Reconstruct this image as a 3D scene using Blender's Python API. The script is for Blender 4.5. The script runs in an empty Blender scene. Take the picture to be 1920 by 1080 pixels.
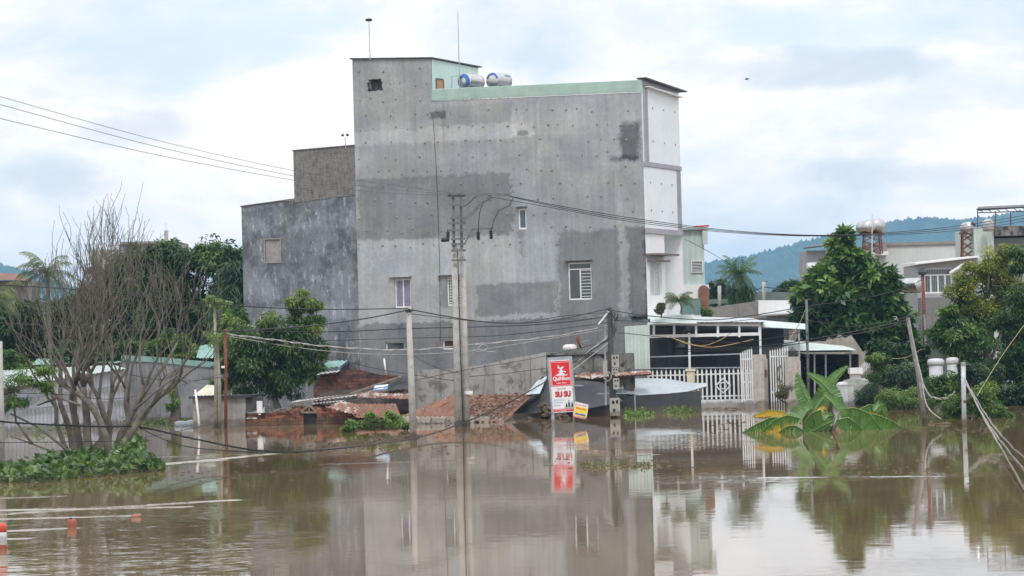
import bpy, math, random
import numpy as np
from mathutils import Vector, Matrix
R = math.radians
SC = bpy.context.scene
COL = SC.collection
# ------------------------------------------------------------------ camera
FPX, EYE, HZ, ROLL = 5600.0, 3.7, 100.0, 0.027      # focal length in photo pixels, eye height over the water
PIT = math.atan(HZ / FPX)
_f0 = Vector((0, math.cos(PIT), math.sin(PIT))); _u0 = Vector((0, -math.sin(PIT), math.cos(PIT))); _r0 = Vector((1, 0, 0))
CR = _r0 * math.cos(ROLL) - _u0 * math.sin(ROLL)
CU = _u0 * math.cos(ROLL) + _r0 * math.sin(ROLL)
EYEP = Vector((0, 0, EYE))
cam_d = bpy.data.cameras.new("camera"); cam = bpy.data.objects.new("camera", cam_d); COL.objects.link(cam)
cam_d.sensor_width = 36; cam_d.lens = 36 * FPX / 1920; cam_d.clip_start = .5; cam_d.clip_end = 20000
cam.matrix_world = Matrix(((CR.x, CU.x, -_f0.x, 0), (CR.y, CU.y, -_f0.y, 0), (CR.z, CU.z, -_f0.z, EYE), (0, 0, 0, 1)))
SC.camera = cam
SC.view_settings.view_transform = 'Standard'; SC.view_settings.look = 'None'
SC.view_settings.exposure = 0.45; SC.view_settings.gamma = 1.0; SC.view_settings.use_curve_mapping = False
SC.cycles.max_bounces = 8; SC.cycles.transparent_max_bounces = 8; SC.cycles.volume_bounces = 1

# ------------------------------------------------------------------ node helper
class G:
    def __init__(s, nt): s.nt = nt
    def n(s, t, ins=None, **props):
        nd = s.nt.nodes.new(t)
        for k, v in props.items(): setattr(nd, k, v)
        for k, v in (ins or {}).items(): s.put(nd.inputs[k], v)
        return nd
    def put(s, sock, v):
        if isinstance(v, bpy.types.NodeSocket): s.nt.links.new(v, sock)
        else:
            if sock.type == 'RGBA' and not isinstance(v, (int, float)) and len(v) == 3: v = (*v, 1)
            sock.default_value = v
    def m(s, op, a, b=0.0, c=None, clamp=False):
        nd = s.n('ShaderNodeMath', operation=op, use_clamp=clamp); s.put(nd.inputs[0], a); s.put(nd.inputs[1], b)
        if c is not None: s.put(nd.inputs[2], c)
        return nd.outputs[0]
    def v(s, op, a, b=(0, 0, 0)):
        nd = s.n('ShaderNodeVectorMath', operation=op); s.put(nd.inputs[0], a); s.put(nd.inputs[1], b)
        return nd.outputs['Value'] if op in ('DOT_PRODUCT', 'LENGTH') else nd.outputs[0]
    def mix(s, f, a, b, mode='MIX'):
        nd = s.n('ShaderNodeMix', data_type='RGBA', blend_type=mode)
        s.put(nd.inputs[0], f); s.put(nd.inputs[6], a); s.put(nd.inputs[7], b); return nd.outputs[2]
    def ss(s, x, a, b):
        nd = s.n('ShaderNodeMapRange', interpolation_type='SMOOTHSTEP'); s.put(nd.inputs[0], x)
        nd.inputs[1].default_value = a; nd.inputs[2].default_value = b; return nd.outputs[0]
    def noise(s, vec, scale, detail=4, rough=.55, out=0, dist=0.0):
        nd = s.n('ShaderNodeTexNoise', {'Scale': scale, 'Detail': detail, 'Roughness': rough, 'Distortion': dist}); s.put(nd.inputs['Vector'], vec); return nd.outputs[out]
    def scale(s, vec, sx, sy, sz): return s.v('MULTIPLY', vec, (sx, sy, sz))
    def ramp(s, f, stops):
        nd = s.n('ShaderNodeValToRGB'); s.put(nd.inputs[0], f); el = nd.color_ramp.elements
        while len(el) < len(stops): el.new(.5)
        for e, (p, c) in zip(el, stops): e.position = p; e.color = (*c, 1)
        return nd.outputs[0]
    def sep(s, vec):
        nd = s.n('ShaderNodeSeparateXYZ'); s.put(nd.inputs[0], vec); return nd.outputs
    def comb(s, x, y, z):
        nd = s.n('ShaderNodeCombineXYZ')
        for i, q in enumerate((x, y, z)): s.put(nd.inputs[i], q)
        return nd.outputs[0]

def px_dir(px, py):
    return (_f0 + CR * ((px - 960) / FPX) + CU * ((540 - py) / FPX))

# ------------------------------------------------------------------ sky and sun
SUN_EL, SUN_AZ = R(52), R(172)          # azimuth clockwise from +Y: behind the camera, a little to the right
W = bpy.data.worlds.new("World"); SC.world = W; W.use_nodes = True
wn = W.node_tree; wn.nodes.clear(); g = G(wn)
sky = g.n('ShaderNodeTexSky', sky_type='NISHITA', sun_disc=False, sun_elevation=SUN_EL, sun_rotation=SUN_AZ, dust_density=2.0)
d = g.n('ShaderNodeTexCoord').outputs['Generated']
dx, dy, dz = g.sep(d)[:3]
inv = g.m('DIVIDE', 1.0, g.m('MAXIMUM', dy, .08))
qx = g.m('MULTIPLY', dx, inv); qz = g.m('MULTIPLY', dz, inv)
pv = g.comb(qx, dy, g.m('MULTIPLY', qz, 2.2))
n1 = g.noise(g.v('ADD', pv, (3.1, 0, 1.7)), 9, 7, .6, dist=.4)
n2 = g.noise(g.v('ADD', pv, (7.3, 0, 4.2)), 26, 6, .55, dist=.3)
cov = g.m('ADD', g.m('MULTIPLY', n1, .75), g.m('MULTIPLY', n2, .25))
def blob(px, py, rx, ry):
    w = px_dir(px, py); cx, cz = w.x / w.y, w.z / w.y
    a = g.m('DIVIDE', g.m('SUBTRACT', qx, cx), rx / FPX); b = g.m('DIVIDE', g.m('SUBTRACT', qz, cz), ry / FPX)
    r2 = g.m('ADD', g.m('MULTIPLY', a, a), g.m('MULTIPLY', b, b))
    r2 = g.m('ADD', r2, g.m('MULTIPLY', g.m('SUBTRACT', n2, .5), 2.6))
    return g.ss(r2, 1.3, .0)
SKYS = .1
cloud_w = g.ramp(cov, [(.36, (.62, .73, .83)), (.47, (.82, .875, .92)), (.55, (1.0, 1.0, 1.0))])
blue = g.m('MAXIMUM', blob(380, 60, 330, 110), g.m('MAXIMUM', blob(1600, 50, 360, 60), blob(1760, 360, 190, 30)))
cloud = g.mix(g.m('MULTIPLY', blue, .62), cloud_w, (.60, .76, .88))
grey = g.m('MAXIMUM', blob(110, 335, 120, 50), g.m('MAXIMUM', blob(240, 250, 150, 45), g.m('MAXIMUM', blob(1700, 330, 230, 34), blob(1500, 130, 330, 40))))
cloud = g.mix(g.m('MULTIPLY', grey, .62), cloud, (.50, .60, .70))
lo = g.ss(dz, .10, .0); cloud = g.mix(1.0, cloud, g.mix(lo, (1.06, 1.0, .96), (1.30, 1.15, 1.02)), 'MULTIPLY')
hi = g.ss(dz, .15, .75)                                   # the overcast is thinner and brighter overhead
cloud = g.mix(1.0, cloud, g.mix(hi, (1.0, .965, .94), (1.46, 1.50, 1.55)), 'MULTIPLY')
skyc = g.mix(.88, g.mix(1.0, sky.outputs[0], (SKYS, SKYS, SKYS), 'MULTIPLY'), cloud)
bg = g.n('ShaderNodeBackground', {'Color': skyc, 'Strength': 1.0}); out = g.n('ShaderNodeOutputWorld')
wn.links.new(bg.outputs[0], out.inputs[0])
sd = bpy.data.lights.new("sun", 'SUN'); sd.energy = 1.3; sd.angle = R(14); sd.color = (1, .975, .94)
so = bpy.data.objects.new("sun", sd); COL.objects.link(so)
so.rotation_euler = Vector((math.sin(SUN_AZ) * math.cos(SUN_EL), math.cos(SUN_AZ) * math.cos(SUN_EL), math.sin(SUN_EL))).to_track_quat('Z', 'Y').to_euler()

# ------------------------------------------------------------------ placing helpers
def at(px, py, Y):
    w = px_dir(px, py); return EYEP + w * (Y / w.y)
def on_water(px, py, z=0.0):
    w = px_dir(px, py); return EYEP + w * ((z - EYE) / w.z)
class Frame:
    """A rotated local frame: x along a wall to the right, y away from the camera, z up."""
    def __init__(s, o, deg):
        s.o = Vector((o.x, o.y, 0)); s.a = R(-deg)
        s.X = Vector((math.cos(s.a), math.sin(s.a), 0)); s.Y = Vector((-math.sin(s.a), math.cos(s.a), 0))
    def P(s, x, y, z): return s.o + s.X * x + s.Y * y + Vector((0, 0, z))
    def _hit(s, px, py, n, c):
        w = px_dir(px, py); t = (c - (EYEP - s.o).dot(n)) / w.dot(n); return EYEP + w * t - s.o
    def f(s, px, py, y=0.0):
        h = s._hit(px, py, s.Y, y); return h.dot(s.X), h.z
    def s_(s, px, py, x=0.0):
        h = s._hit(px, py, s.X, x); return h.dot(s.Y), h.z
WORLD = Frame(Vector((0, 0, 0)), 0)
FRS = {}
def root_inv(o):
    while o.parent: o = o.parent
    loc, ang = FRS[o.name]
    return (Matrix.Translation(loc) @ Matrix.Rotation(ang, 4, 'Z')).inverted()
def tag(o, label, cat, group=None, kind=None):
    if label: o['label'] = label
    if cat: o['category'] = cat
    if group: o['group'] = group
    if kind: o['kind'] = kind
    return o
def T(name, label, cat, loc=None, fr=None, group=None):
    o = bpy.data.objects.new(name, None); COL.objects.link(o)
    loc = Vector(loc) if loc is not None else fr.o.copy(); ang = fr.a if fr else 0.0
    o.location = loc; o.rotation_euler = (0, 0, ang); o.empty_display_size = .3
    FRS[o.name] = (loc, ang)
    return tag(o, label, cat, group)

class MB:
    def __init__(s, fr=None): s.v = []; s.f = []; s.m = []; s.fr = fr; s.t = []
    def add(s, vs, fs, mi=0, tone=.5):
        b = len(s.v)
        if s.fr: vs = [s.fr.P(*q) for q in vs]
        s.v.extend(Vector(q) for q in vs)
        for f in fs: s.f.append([b + i for i in f]); s.m.append(mi); s.t.append(tone)
        return s
    def quad(s, *p, mi=0): return s.add(p, [range(len(p))], mi)
    def box(s, x0, x1, y0, y1, z0, z1, mi=0):
        return s.add([(x, y, z) for z in (z0, z1) for y in (y0, y1) for x in (x0, x1)],
                     [(0, 2, 3, 1), (4, 5, 7, 6), (0, 1, 5, 4), (2, 6, 7, 3), (0, 4, 6, 2), (1, 3, 7, 5)], mi)
    def prism(s, pts, vec, mi=0):
        n = len(pts); vec = Vector(vec); a = [Vector(p) for p in pts]; b = [p + vec for p in a]
        return s.add(a + b, [list(range(n)), list(range(2 * n - 1, n - 1, -1))] + [(i, i + n, (i + 1) % n + n, (i + 1) % n) for i in range(n)], mi)
    def bar(s, p, q, w=.06, h=None, mi=0):
        h = w if h is None else h; p = Vector(p); q = Vector(q); dd = (q - p).normalized()
        up = Vector((0, 0, 1)) if abs(dd.z) < .9 else Vector((0, 1, 0))
        a = dd.cross(up).normalized() * w / 2; b = a.cross(dd).normalized() * h / 2
        return s.add([p - a - b, p + a - b, p + a + b, p - a + b, q - a - b, q + a - b, q + a + b, q - a + b],
                     [(3, 2, 1, 0), (4, 5, 6, 7), (0, 1, 5, 4), (1, 2, 6, 5), (2, 3, 7, 6), (3, 0, 4, 7)], mi)
    def tube(s, pts, r, n=6, mi=0, cap=True, tone=.5):
        pts = [Vector(p) for p in pts]; k = len(pts); rs = list(r) if hasattr(r, '__len__') else [r] * k
        vs = []; prev = None
        for i, p in enumerate(pts):
            t = pts[min(i + 1, k - 1)] - pts[max(i - 1, 0)]
            t = t.normalized() if t.length > 1e-9 else Vector((0, 0, 1))
            if prev is None:
                prev = t.cross(Vector((0, 0, 1)) if abs(t.z) < .9 else Vector((1, 0, 0))).normalized()
            a = (prev - t * prev.dot(t)); a = a.normalized() if a.length > 1e-6 else t.orthogonal().normalized()
            prev = a; b = t.cross(a)
            for j in range(n):
                th = 2 * math.pi * j / n; vs.append(p + (a * math.cos(th) + b * math.sin(th)) * rs[i])
        fs = [(i * n + j, i * n + (j + 1) % n, (i + 1) * n + (j + 1) % n, (i + 1) * n + j) for i in range(k - 1) for j in range(n)]
        if cap: fs += [list(range(n))[::-1], [(k - 1) * n + j for j in range(n)]]
        return s.add(vs, fs, mi, tone)
    def lathe(s, c, prof, n=14, mi=0, ax=None):
        c = Vector(c); ax = Vector(ax or (0, 0, 1)).normalized(); a = ax.orthogonal().normalized(); b = ax.cross(a); vs = []
        for (r, z) in prof:
            for j in range(n):
                th = 2 * math.pi * j / n; vs.append(c + ax * z + (a * math.cos(th) + b * math.sin(th)) * max(r, 1e-4))
        k = len(prof)
        fs = [(i * n + j, i * n + (j + 1) % n, (i + 1) * n + (j + 1) % n, (i + 1) * n + j) for i in range(k - 1) for j in range(n)]
        fs += [list(range(n))[::-1], [(k - 1) * n + j for j in range(n)]]
        return s.add(vs, fs, mi)
    def sheet(s, p00, p10, p11, p01, pitch=.2, amp=.025, mi=0, nv=3, wob=0.0, seed=0):
        """Corrugated sheet; the ridges run from edge p00-p10 to edge p01-p11."""
        p00, p10, p11, p01 = map(Vector, (p00, p10, p11, p01))
        L = max((p10 - p00).length, (p11 - p01).length); k = max(4, min(600, int(L / pitch) * 4)); rg = random.Random(seed)
        nn = (p10 - p00).cross(p01 - p00).normalized(); vs = []
        wb = [[rg.uniform(-wob, wob) for _ in range(k // 8 + 3)] for _ in range(nv + 1)]
        for j in range(nv + 1):
            t = j / nv
            for i in range(k + 1):
                u = i / k; q = p00.lerp(p10, u).lerp(p01.lerp(p11, u), t)
                z = i / 8; a = wb[j][int(z)] * (1 - z % 1) + wb[j][int(z) + 1] * (z % 1)
                vs.append(q + nn * (amp * math.sin(i * math.pi / 2 + .4) + a))
        w = k + 1
        return s.add(vs, [(j * w + i, j * w + i + 1, (j + 1) * w + i + 1, (j + 1) * w + i) for j in range(nv) for i in range(k)], mi)
    def build(s, name, mats, par=None, smooth=False, label=None, cat=None, group=None, kind=None, base=None):
        me = bpy.data.meshes.new(name)
        if par is not None: inv = root_inv(par); loc = Vector((0, 0, 0))
        else:
            if base is None:
                xs = [v.x for v in s.v]; ys = [v.y for v in s.v]
                base = ((min(xs) + max(xs)) / 2, (min(ys) + max(ys)) / 2, min(v.z for v in s.v))
            loc = Vector(base); inv = Matrix.Translation(-loc)
        me.from_pydata([inv @ v for v in s.v], [], s.f)
        for mt in (mats if isinstance(mats, (list, tuple)) else [mats]): me.materials.append(mt)
        me.polygons.foreach_set('material_index', s.m)
        if smooth: me.polygons.foreach_set('use_smooth', [True] * len(s.f))
        at_ = me.attributes.new('tone', 'FLOAT', 'FACE'); at_.data.foreach_set('value', s.t)
        me.update(); o = bpy.data.objects.new(name, me); COL.objects.link(o)
        if par is not None: o.parent = par
        else: o.location = loc; FRS[o.name] = (loc, 0.0)
        return tag(o, label, cat, group, kind)

# ------------------------------------------------------------------ materials
MATS = {}
def newmat(name):
    m = bpy.data.materials.new(name); m.use_nodes = True; nt = m.node_tree; nt.nodes.clear()
    g = G(nt); b = g.n('ShaderNodeBsdfPrincipled'); o = g.n('ShaderNodeOutputMaterial'); nt.links.new(b.outputs[0], o.inputs[0])
    MATS[name] = m; return m, g, b, g.n('ShaderNodeTexCoord').outputs['Object']
def tide(g, co, c):
    '''Damp brown mud line that the flood left just above the water.'''
    z = g.sep(g.n('ShaderNodeNewGeometry').outputs['Position'])[2]; n = g.noise(g.scale(co, 1, 1, .4), 2.2, 5, .65)
    return g.mix(g.m('MULTIPLY', g.ss(g.m('SUBTRACT', z, g.m('MULTIPLY', n, .55)), .10, -.09), .6), c, (.085, .064, .045))
def weather(name, c1, c2, scale=1.0, rough=.8, streak=.0, streak_c=(.06, .055, .05), spot=0.0, spot_c=(.05, .05, .045), metal=0.0, bump=0.0, spec=.3, grime=0.0):
    """Two-tone noise with rain streaks that run down, blotches and a rough bump."""
    m, g, b, co = newmat(name)
    c = g.mix(g.ss(g.noise(co, scale, 6, .62), .32, .68), c1, c2)
    c = g.mix(g.m('MULTIPLY', g.noise(co, scale * 9, 4, .7), .28), c, tuple(x * .55 for x in c1))
    if streak:
        sv = g.noise(g.scale(co, 3.2, 3.2, .16), 1.6, 5, .6)
        c = g.mix(g.m('MULTIPLY', g.ss(sv, .5, .74), streak), c, streak_c)
    if spot:
        sp = g.noise(g.v('ADD', co, (5, 3, 9)), scale * 2.3, 8, .72)
        c = g.mix(g.m('MULTIPLY', g.ss(sp, .5, .62), spot), c, spot_c)
    c = tide(g, co, c)
    b.inputs['Base Color'].default_value = (*c1, 1); g.put(b.inputs['Base Color'], c)
    b.inputs['Roughness'].default_value = rough; b.inputs['Metallic'].default_value = metal; b.inputs['Specular IOR Level'].default_value = spec
    if bump:
        bn = g.n('ShaderNodeBump', {'Strength': .6, 'Distance': bump, 'Height': g.noise(co, scale * 12, 4, .6)}); g.put(b.inputs['Normal'], bn.outputs[0])
    return m
def leafmat(name, dark, mid, light, rough=.42, trans=.28):
    m, g, b, co = newmat(name)
    t = g.n('ShaderNodeAttribute', attribute_name='tone').outputs['Fac']
    c = g.ramp(t, [(.0, dark), (.5, mid), (1.0, light)])
    g.put(b.inputs['Base Color'], c); b.inputs['Roughness'].default_value = rough; b.inputs['Specular IOR Level'].default_value = .45
    tr = g.n('ShaderNodeBsdfTranslucent', {'Color': g.mix(1.0, c, (1.1, 1.25, .5), 'MULTIPLY')})
    mx = g.n('ShaderNodeMixShader', {0: trans}); g.nt.links.new(b.outputs[0], mx.inputs[1]); g.nt.links.new(tr.outputs[0], mx.inputs[2])
    g.nt.links.new(mx.outputs[0], [n for n in g.nt.nodes if n.type == 'OUTPUT_MATERIAL'][0].inputs[0])
    return m
def rustmat(name, base, rust, amount, zs=.9):
    m, g, b, co = newmat(name)
    n = g.noise(co, .9, 9, .68); n2 = g.noise(g.scale(co, 2.6, .35, .35), zs * 1.7, 6, .6)
    f = g.ss(g.m('ADD', g.m('MULTIPLY', n, .6), g.m('MULTIPLY', n2, .4)), .62 - amount * .32, .70 - amount * .28)
    rc = g.mix(g.ss(g.noise(g.scale(co, 2.4, .5, .5), 1.4, 6, .7), .35, .7), rust, tuple(x * .5 for x in rust))
    rc = g.mix(g.m('MULTIPLY', g.ss(g.noise(co, 6.0, 5, .7), .52, .7), .5), rc, (rust[0] * 1.7, rust[1] * 1.75, rust[2] * 1.8))
    g.put(b.inputs['Base Color'], g.mix(f, base, rc)); b.inputs['Roughness'].default_value = .72; b.inputs['Specular IOR Level'].default_value = .3
    return m
def brickmat(name, c1, c2, mortar, w=.22, h=.075, smear=.0, smear_c=(.3, .28, .26), dark=.3):
    m, g, b, co = newmat(name)
    s = g.sep(co); v = g.comb(g.m('ADD', s[0], s[1]), s[2], 0.0)
    br = g.n('ShaderNodeTexBrick', {'Color1': c1, 'Color2': c2, 'Mortar': mortar, 'Scale': 1.0, 'Mortar Size': .012, 'Bias': -.1, 'Brick Width': w, 'Row Height': h, 'Mortar Smooth': .3})
    g.put(br.inputs['Vector'], v)
    c = br.outputs[0]
    c = g.mix(g.m('MULTIPLY', g.ss(g.noise(co, 2.4, 8, .74), .44, .60), dark), c, (.035, .032, .03))
    if smear:
        c = g.mix(g.m('MULTIPLY', g.ss(g.noise(g.scale(co, 5, 5, 1.2), 1.4, 8, .75), .44, .60), smear), c, smear_c)
    g.put(b.inputs['Base Color'], tide(g, co, c)); b.inputs['Roughness'].default_value = .9; b.inputs['Specular IOR Level'].default_value = .15
    bn = g.n('ShaderNodeBump', {'Strength': .7, 'Distance': .015, 'Height': br.outputs[1]}, invert=True); g.put(b.inputs['Normal'], bn.outputs[0])
    return m
def glassmat(name, c, rough=.08):
    m, g, b, co = newmat(name)
    g.put(b.inputs['Base Color'], g.mix(g.noise(co, 1.5, 3), c, tuple(x * .5 for x in c))); b.inputs['Roughness'].default_value = rough; b.inputs['Specular IOR Level'].default_value = .6
    return m
# ------------------------------------------------------------------ shared materials
concrete = weather('pole_concrete', (.36, .35, .33), (.46, .45, .43), 2.0, .85, streak=.5, streak_c=(.2, .19, .18), spot=.25, bump=.006)
steel = weather('galvanised_steel', (.30, .33, .37), (.40, .43, .47), 3, .45, metal=.6, spot=.2)
dark_steel = weather('dark_steel', (.05, .055, .06), (.10, .10, .11), 4, .5, metal=.4)
stainless = weather('stainless_steel', (.46, .47, .48), (.58, .59, .60), 1.2, .28, metal=.95, spot=.15, spot_c=(.4, .38, .34))
rusty = weather('rusty_iron', (.13, .05, .03), (.22, .09, .05), 5, .8, spot=.4)
white_paint = weather('white_paint', (.66, .68, .70), (.76, .78, .79), 1.4, .5, streak=.28, streak_c=(.4, .4, .38), spot=.12, spot_c=(.3, .3, .28))
cream_paint = weather('cream_paint', (.62, .57, .42), (.72, .67, .52), 1.6, .6, streak=.3, streak_c=(.3, .27, .2))
teal_metal = weather('pale_green_sheet_metal', (.46, .63, .59), (.54, .70, .66), .7, .45, streak=.35, streak_c=(.34, .46, .43), spot=.12, spot_c=(.25, .3, .28))
pale_green = weather('pale_green_paint', (.45, .53, .50), (.53, .61, .58), .8, .6, streak=.4, streak_c=(.3, .37, .34), spot=.15, spot_c=(.25, .28, .26))
green_roof = weather('faded_green_roof', (.18, .34, .31), (.27, .44, .40), 1.0, .5, streak=.3, spot=.2)
black_plastic = weather('black_plastic', (.012, .012, .013), (.03, .03, .032), 3, .5)
cable_black = weather('cable_black', (.012, .012, .014), (.025, .025, .028), 3, .6)
cable_grey = weather('cable_grey', (.28, .28, .29), (.42, .42, .43), 5, .6)
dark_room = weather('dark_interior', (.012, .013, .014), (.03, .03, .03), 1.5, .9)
win_glass = glassmat('window_glass', (.05, .075, .08)); blue_glass = glassmat('bluish_window_glass', (.05, .11, .17))
win_white = weather('white_window_frame', (.68, .70, .72), (.78, .79, .80), 3, .4)
bark = weather('bark', (.10, .085, .07), (.17, .145, .12), 3, .95, spot=.4, spot_c=(.05, .045, .035), bump=.02)
grey_bark = weather('grey_dead_bark', (.092, .084, .068), (.172, .156, .128), 3, .95, streak=.3, spot=.45, spot_c=(.07, .06, .05), bump=.01)

# ------------------------------------------------------------------ water, ground, hills
def water():
    m, g, b, co = newmat('muddy_flood_water')
    p = g.n('ShaderNodeNewGeometry').outputs['Position']; s = g.sep(p); X, Yy = s[0], s[1]
    n_big = g.noise(g.scale(p, .10, .35, 1), 1, 3); n_tint = g.noise(g.scale(p, .03, .09, 1), 1, 4)
    g.put(b.inputs['Base Color'], g.mix(g.ss(n_tint, .35, .65), (.168, .112, .056), (.212, .148, .078)))
    b.inputs['Roughness'].default_value = .03; b.inputs['IOR'].default_value = 1.42; b.inputs['Specular IOR Level'].default_value = .5
    # real wave slopes: two scales of long-crested ripples, stronger in the current on the left and in a few wind patches
    c1 = g.v('SUBTRACT', g.noise(g.scale(p, .8, 2.3, 1), 1.0, 3, .5, out=1), (.5, .5, .5))
    c2 = g.v('SUBTRACT', g.noise(g.scale(p, 3.0, 9.0, 1), 1.0, 2, .5, out=1), (.5, .5, .5))
    def zone(px, py, rx, ry):           # a patch of water by its centre and half-extent seen from the road
        c = on_water(px, py); e = on_water(px + rx, py); t_ = on_water(px, py - ry); u_ = on_water(px, py + ry)
        a = g.m('DIVIDE', g.m('SUBTRACT', X, c.x), (e - c).length); q = g.m('DIVIDE', g.m('SUBTRACT', Yy, c.y), (t_ - u_).length / 2)
        r2 = g.m('ADD', g.m('MULTIPLY', a, a), g.m('MULTIPLY', q, q))
        return g.ss(g.m('ADD', r2, g.m('MULTIPLY', g.m('SUBTRACT', n_big, .5), 2.2)), 1.3, .2)
    rough = zone(170, 975, 330, 32)
    for z in ((330, 862, 260, 12), (1230, 832, 190, 9), (1640, 895, 380, 6), (300, 1010, 420, 10), (1330, 818, 120, 6), (60, 850, 120, 14), (230, 1045, 300, 34)):
        rough = g.m('MAXIMUM', rough, g.m('MULTIPLY', zone(*z), .8))
    calm = g.m('ADD', .55, g.m('MULTIPLY', n_big, .9))
    amp1 = g.m('ADD', g.m('MULTIPLY', calm, .0042), g.m('MULTIPLY', rough, .026))
    amp2 = g.m('ADD', g.m('MULTIPLY', calm, .010), g.m('MULTIPLY', rough, .085))
    sl = g.v('ADD', g.v('MULTIPLY', c1, g.comb(amp1, amp1, 0.0)), g.v('MULTIPLY', c2, g.comb(amp2, amp2, 0.0)))
    # standing wakes behind the floats and where the current passes the trees: thin ridges facing the road
    tot = None
    for (x0, y0, x1, y1, wd, am) in ((-60, 968, 465, 936, .30, .085), (-60, 958, 372, 950, .36, .10), (-60, 975, 268, 967, .30, .10), (-60, 1000, 155, 989, .30, .10),
                                     (-60, 1012, 60, 1010, .2, .06), (255, 876, 560, 846, .55, .09), (265, 858, 470, 852, .5, .06), (280, 872, 420, 862, .35, .09),
                                     (560, 846, 780, 826, .35, .04), (1400, 896, 1780, 893, .22, .035), (-60, 936, 130, 930, .3, .08), (560, 872, 900, 862, .3, .03), (1130, 857, 1240, 852, .3, .05)):
        A = on_water(x0, y0); B = on_water(x1, y1); L = (B - A).length; dd = (B - A) / L
        rel = g.v('SUBTRACT', p, tuple(A)); t = g.m('DIVIDE', g.v('DOT_PRODUCT', rel, tuple(dd)), L)
        q = g.m('DIVIDE', g.m('ADD', g.v('DOT_PRODUCT', rel, (-dd.y, dd.x, 0)), g.m('MULTIPLY', g.m('SUBTRACT', n_big, .5), wd * 1.6)), wd)
        k = g.m('MULTIPLY', g.m('POWER', 2.718, g.m('MULTIPLY', g.m('MULTIPLY', q, q), -1.0)), g.m('MULTIPLY', g.ss(t, -.02, .12), g.ss(t, 1.0, .93)))
        k = g.m('MULTIPLY', k, am); tot = k if tot is None else g.m('ADD', tot, k)
    fine = g.noise(g.scale(p, 2.0, 1.0, 1), 1.5, 4, .7)
    tot = g.m('MULTIPLY', tot, g.m('MULTIPLY', g.ss(g.noise(g.scale(p, .55, 2.5, 1), 1.0, 5, .7), .30, .55), g.m('ADD', .25, g.m('MULTIPLY', fine, 1.5))))
    ss = g.sep(sl)
    nrm = g.v('NORMALIZE', g.comb(ss[0], g.m('SUBTRACT', ss[1], tot), 1.0))
    g.put(b.inputs['Normal'], nrm)
    MB().quad((-260, 20, 0), (260, 20, 0), (260, 330, 0), (-260, 330, 0)).build('water', m, kind='structure')
water()
def ground():
    m = weather('ground_earth', (.08, .07, .045), (.05, .065, .03), .05, .95)
    ys = [-40, 0, 40, 200, 240, 300, 600, 1500, 3200, 7000]; zs = [-2, -2, -2, -2, -.6, .8, 1.0, 1.2, 1.5, 2]
    mb = MB()
    mb.add([(x, y, z) for y, z in zip(ys, zs) for x in (-2500, -400, 400, 2500)], [(j * 4 + i, j * 4 + i + 1, j * 4 + i + 5, j * 4 + i + 4) for j in range(9) for i in range(3)])
    mb.build('ground', m, kind='structure')
ground()
def hill(name, prof, Y, depth, seed, mat_, label):
    """A forested ridge with its skyline through photo points, its slope falling towards the town."""
    rg = np.random.RandomState(seed); xs = [p[0] for p in prof]; ys = [p[1] for p in prof]
    nx, ny = 900, 26; px = np.linspace(xs[0], xs[-1], nx); py = np.interp(px, xs, ys)
    vs = []; bump = np.convolve(rg.rand(nx + 8), np.ones(3) / 3, 'same')[:nx]
    wave = [np.interp(np.arange(nx), np.linspace(0, nx, 22), rg.randn(22)) for _ in range(ny + 1)]
    acc = np.zeros(nx)
    for j in range(ny + 1):
        t = j / ny; acc = acc * .75 + wave[j] * .25
        for i in range(nx):
            top = at(px[i], py[i], Y); y = Y - depth * (1 - t) ** 1.25
            h = max(top.z, 1.0)
            z = h * (t ** .9) + (math.sin(t * math.pi) * acc[i] * .09 * h) + (bump[i] * 7 + rg.rand() * 4) * (.35 + .65 * t)
            vs.append((top.x * (y / Y) ** .15, y, z - (3 if j == 0 else 0)))
    for i in range(nx): q = vs[ny * nx + i]; vs.append((q[0], Y + depth * .8, -3))
    mb = MB(); mb.add(vs, [(j * nx + i, j * nx + i + 1, (j + 1) * nx + i + 1, (j + 1) * nx + i) for j in range(ny + 1) for i in range(nx - 1)])
    o = mb.build(name, mat_, smooth=True, kind='structure'); o['label'] = label
def hillmat():
    m, g, b, co = newmat('hill_forest'); sc = g.scale(co, .0026, .0026, .006)
    c = g.mix(g.ss(g.noise(sc, 6, 8, .7), .38, .62), (.018, .045, .022), (.05, .085, .03))
    c = g.mix(g.m('MULTIPLY', g.ss(g.noise(g.v('ADD', sc, (9, 2, 4)), 1.6, 5, .6), .56, .66), .8), c, (.14, .19, .07))
    g.put(b.inputs['Base Color'], c); b.inputs['Roughness'].default_value = .9; b.inputs['Specular IOR Level'].default_value = .05
    return m
HM = hillmat()
hill('hills', [(1240, 512), (1310, 500), (1400, 488), (1480, 466), (1540, 450), (1620, 436), (1680, 420), (1740, 413), (1800, 420), (1860, 412), (1920, 402), (2100, 380), (2300, 420)], 4500, 1400, 4, HM, 'long forested blue hill behind the houses on the right')
hill('hills', [(-300, 480), (-100, 498), (0, 503), (40, 512), (90, 530), (240, 575), (420, 600)], 4300, 1000, 9, HM, 'low blue hill seen past the palm at the far left')
hz = newmat('haze_air')
hm = hz[0]; hnt = hm.node_tree
for n in list(hnt.nodes): hnt.nodes.remove(n)
pvn = hnt.nodes.new('ShaderNodeVolumePrincipled'); pvn.inputs['Color'].default_value = (.34, .64, 1.0, 1); pvn.inputs['Density'].default_value = 1.45e-4; pvn.inputs['Anisotropy'].default_value = .1
hnt.links.new(pvn.outputs[0], hnt.nodes.new('ShaderNodeOutputMaterial').inputs['Volume'])
hb = MB(); hb.box(-2600, 2600, -60, 7100, -6, 190); hb.build('haze', hm, kind='stuff')

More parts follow.
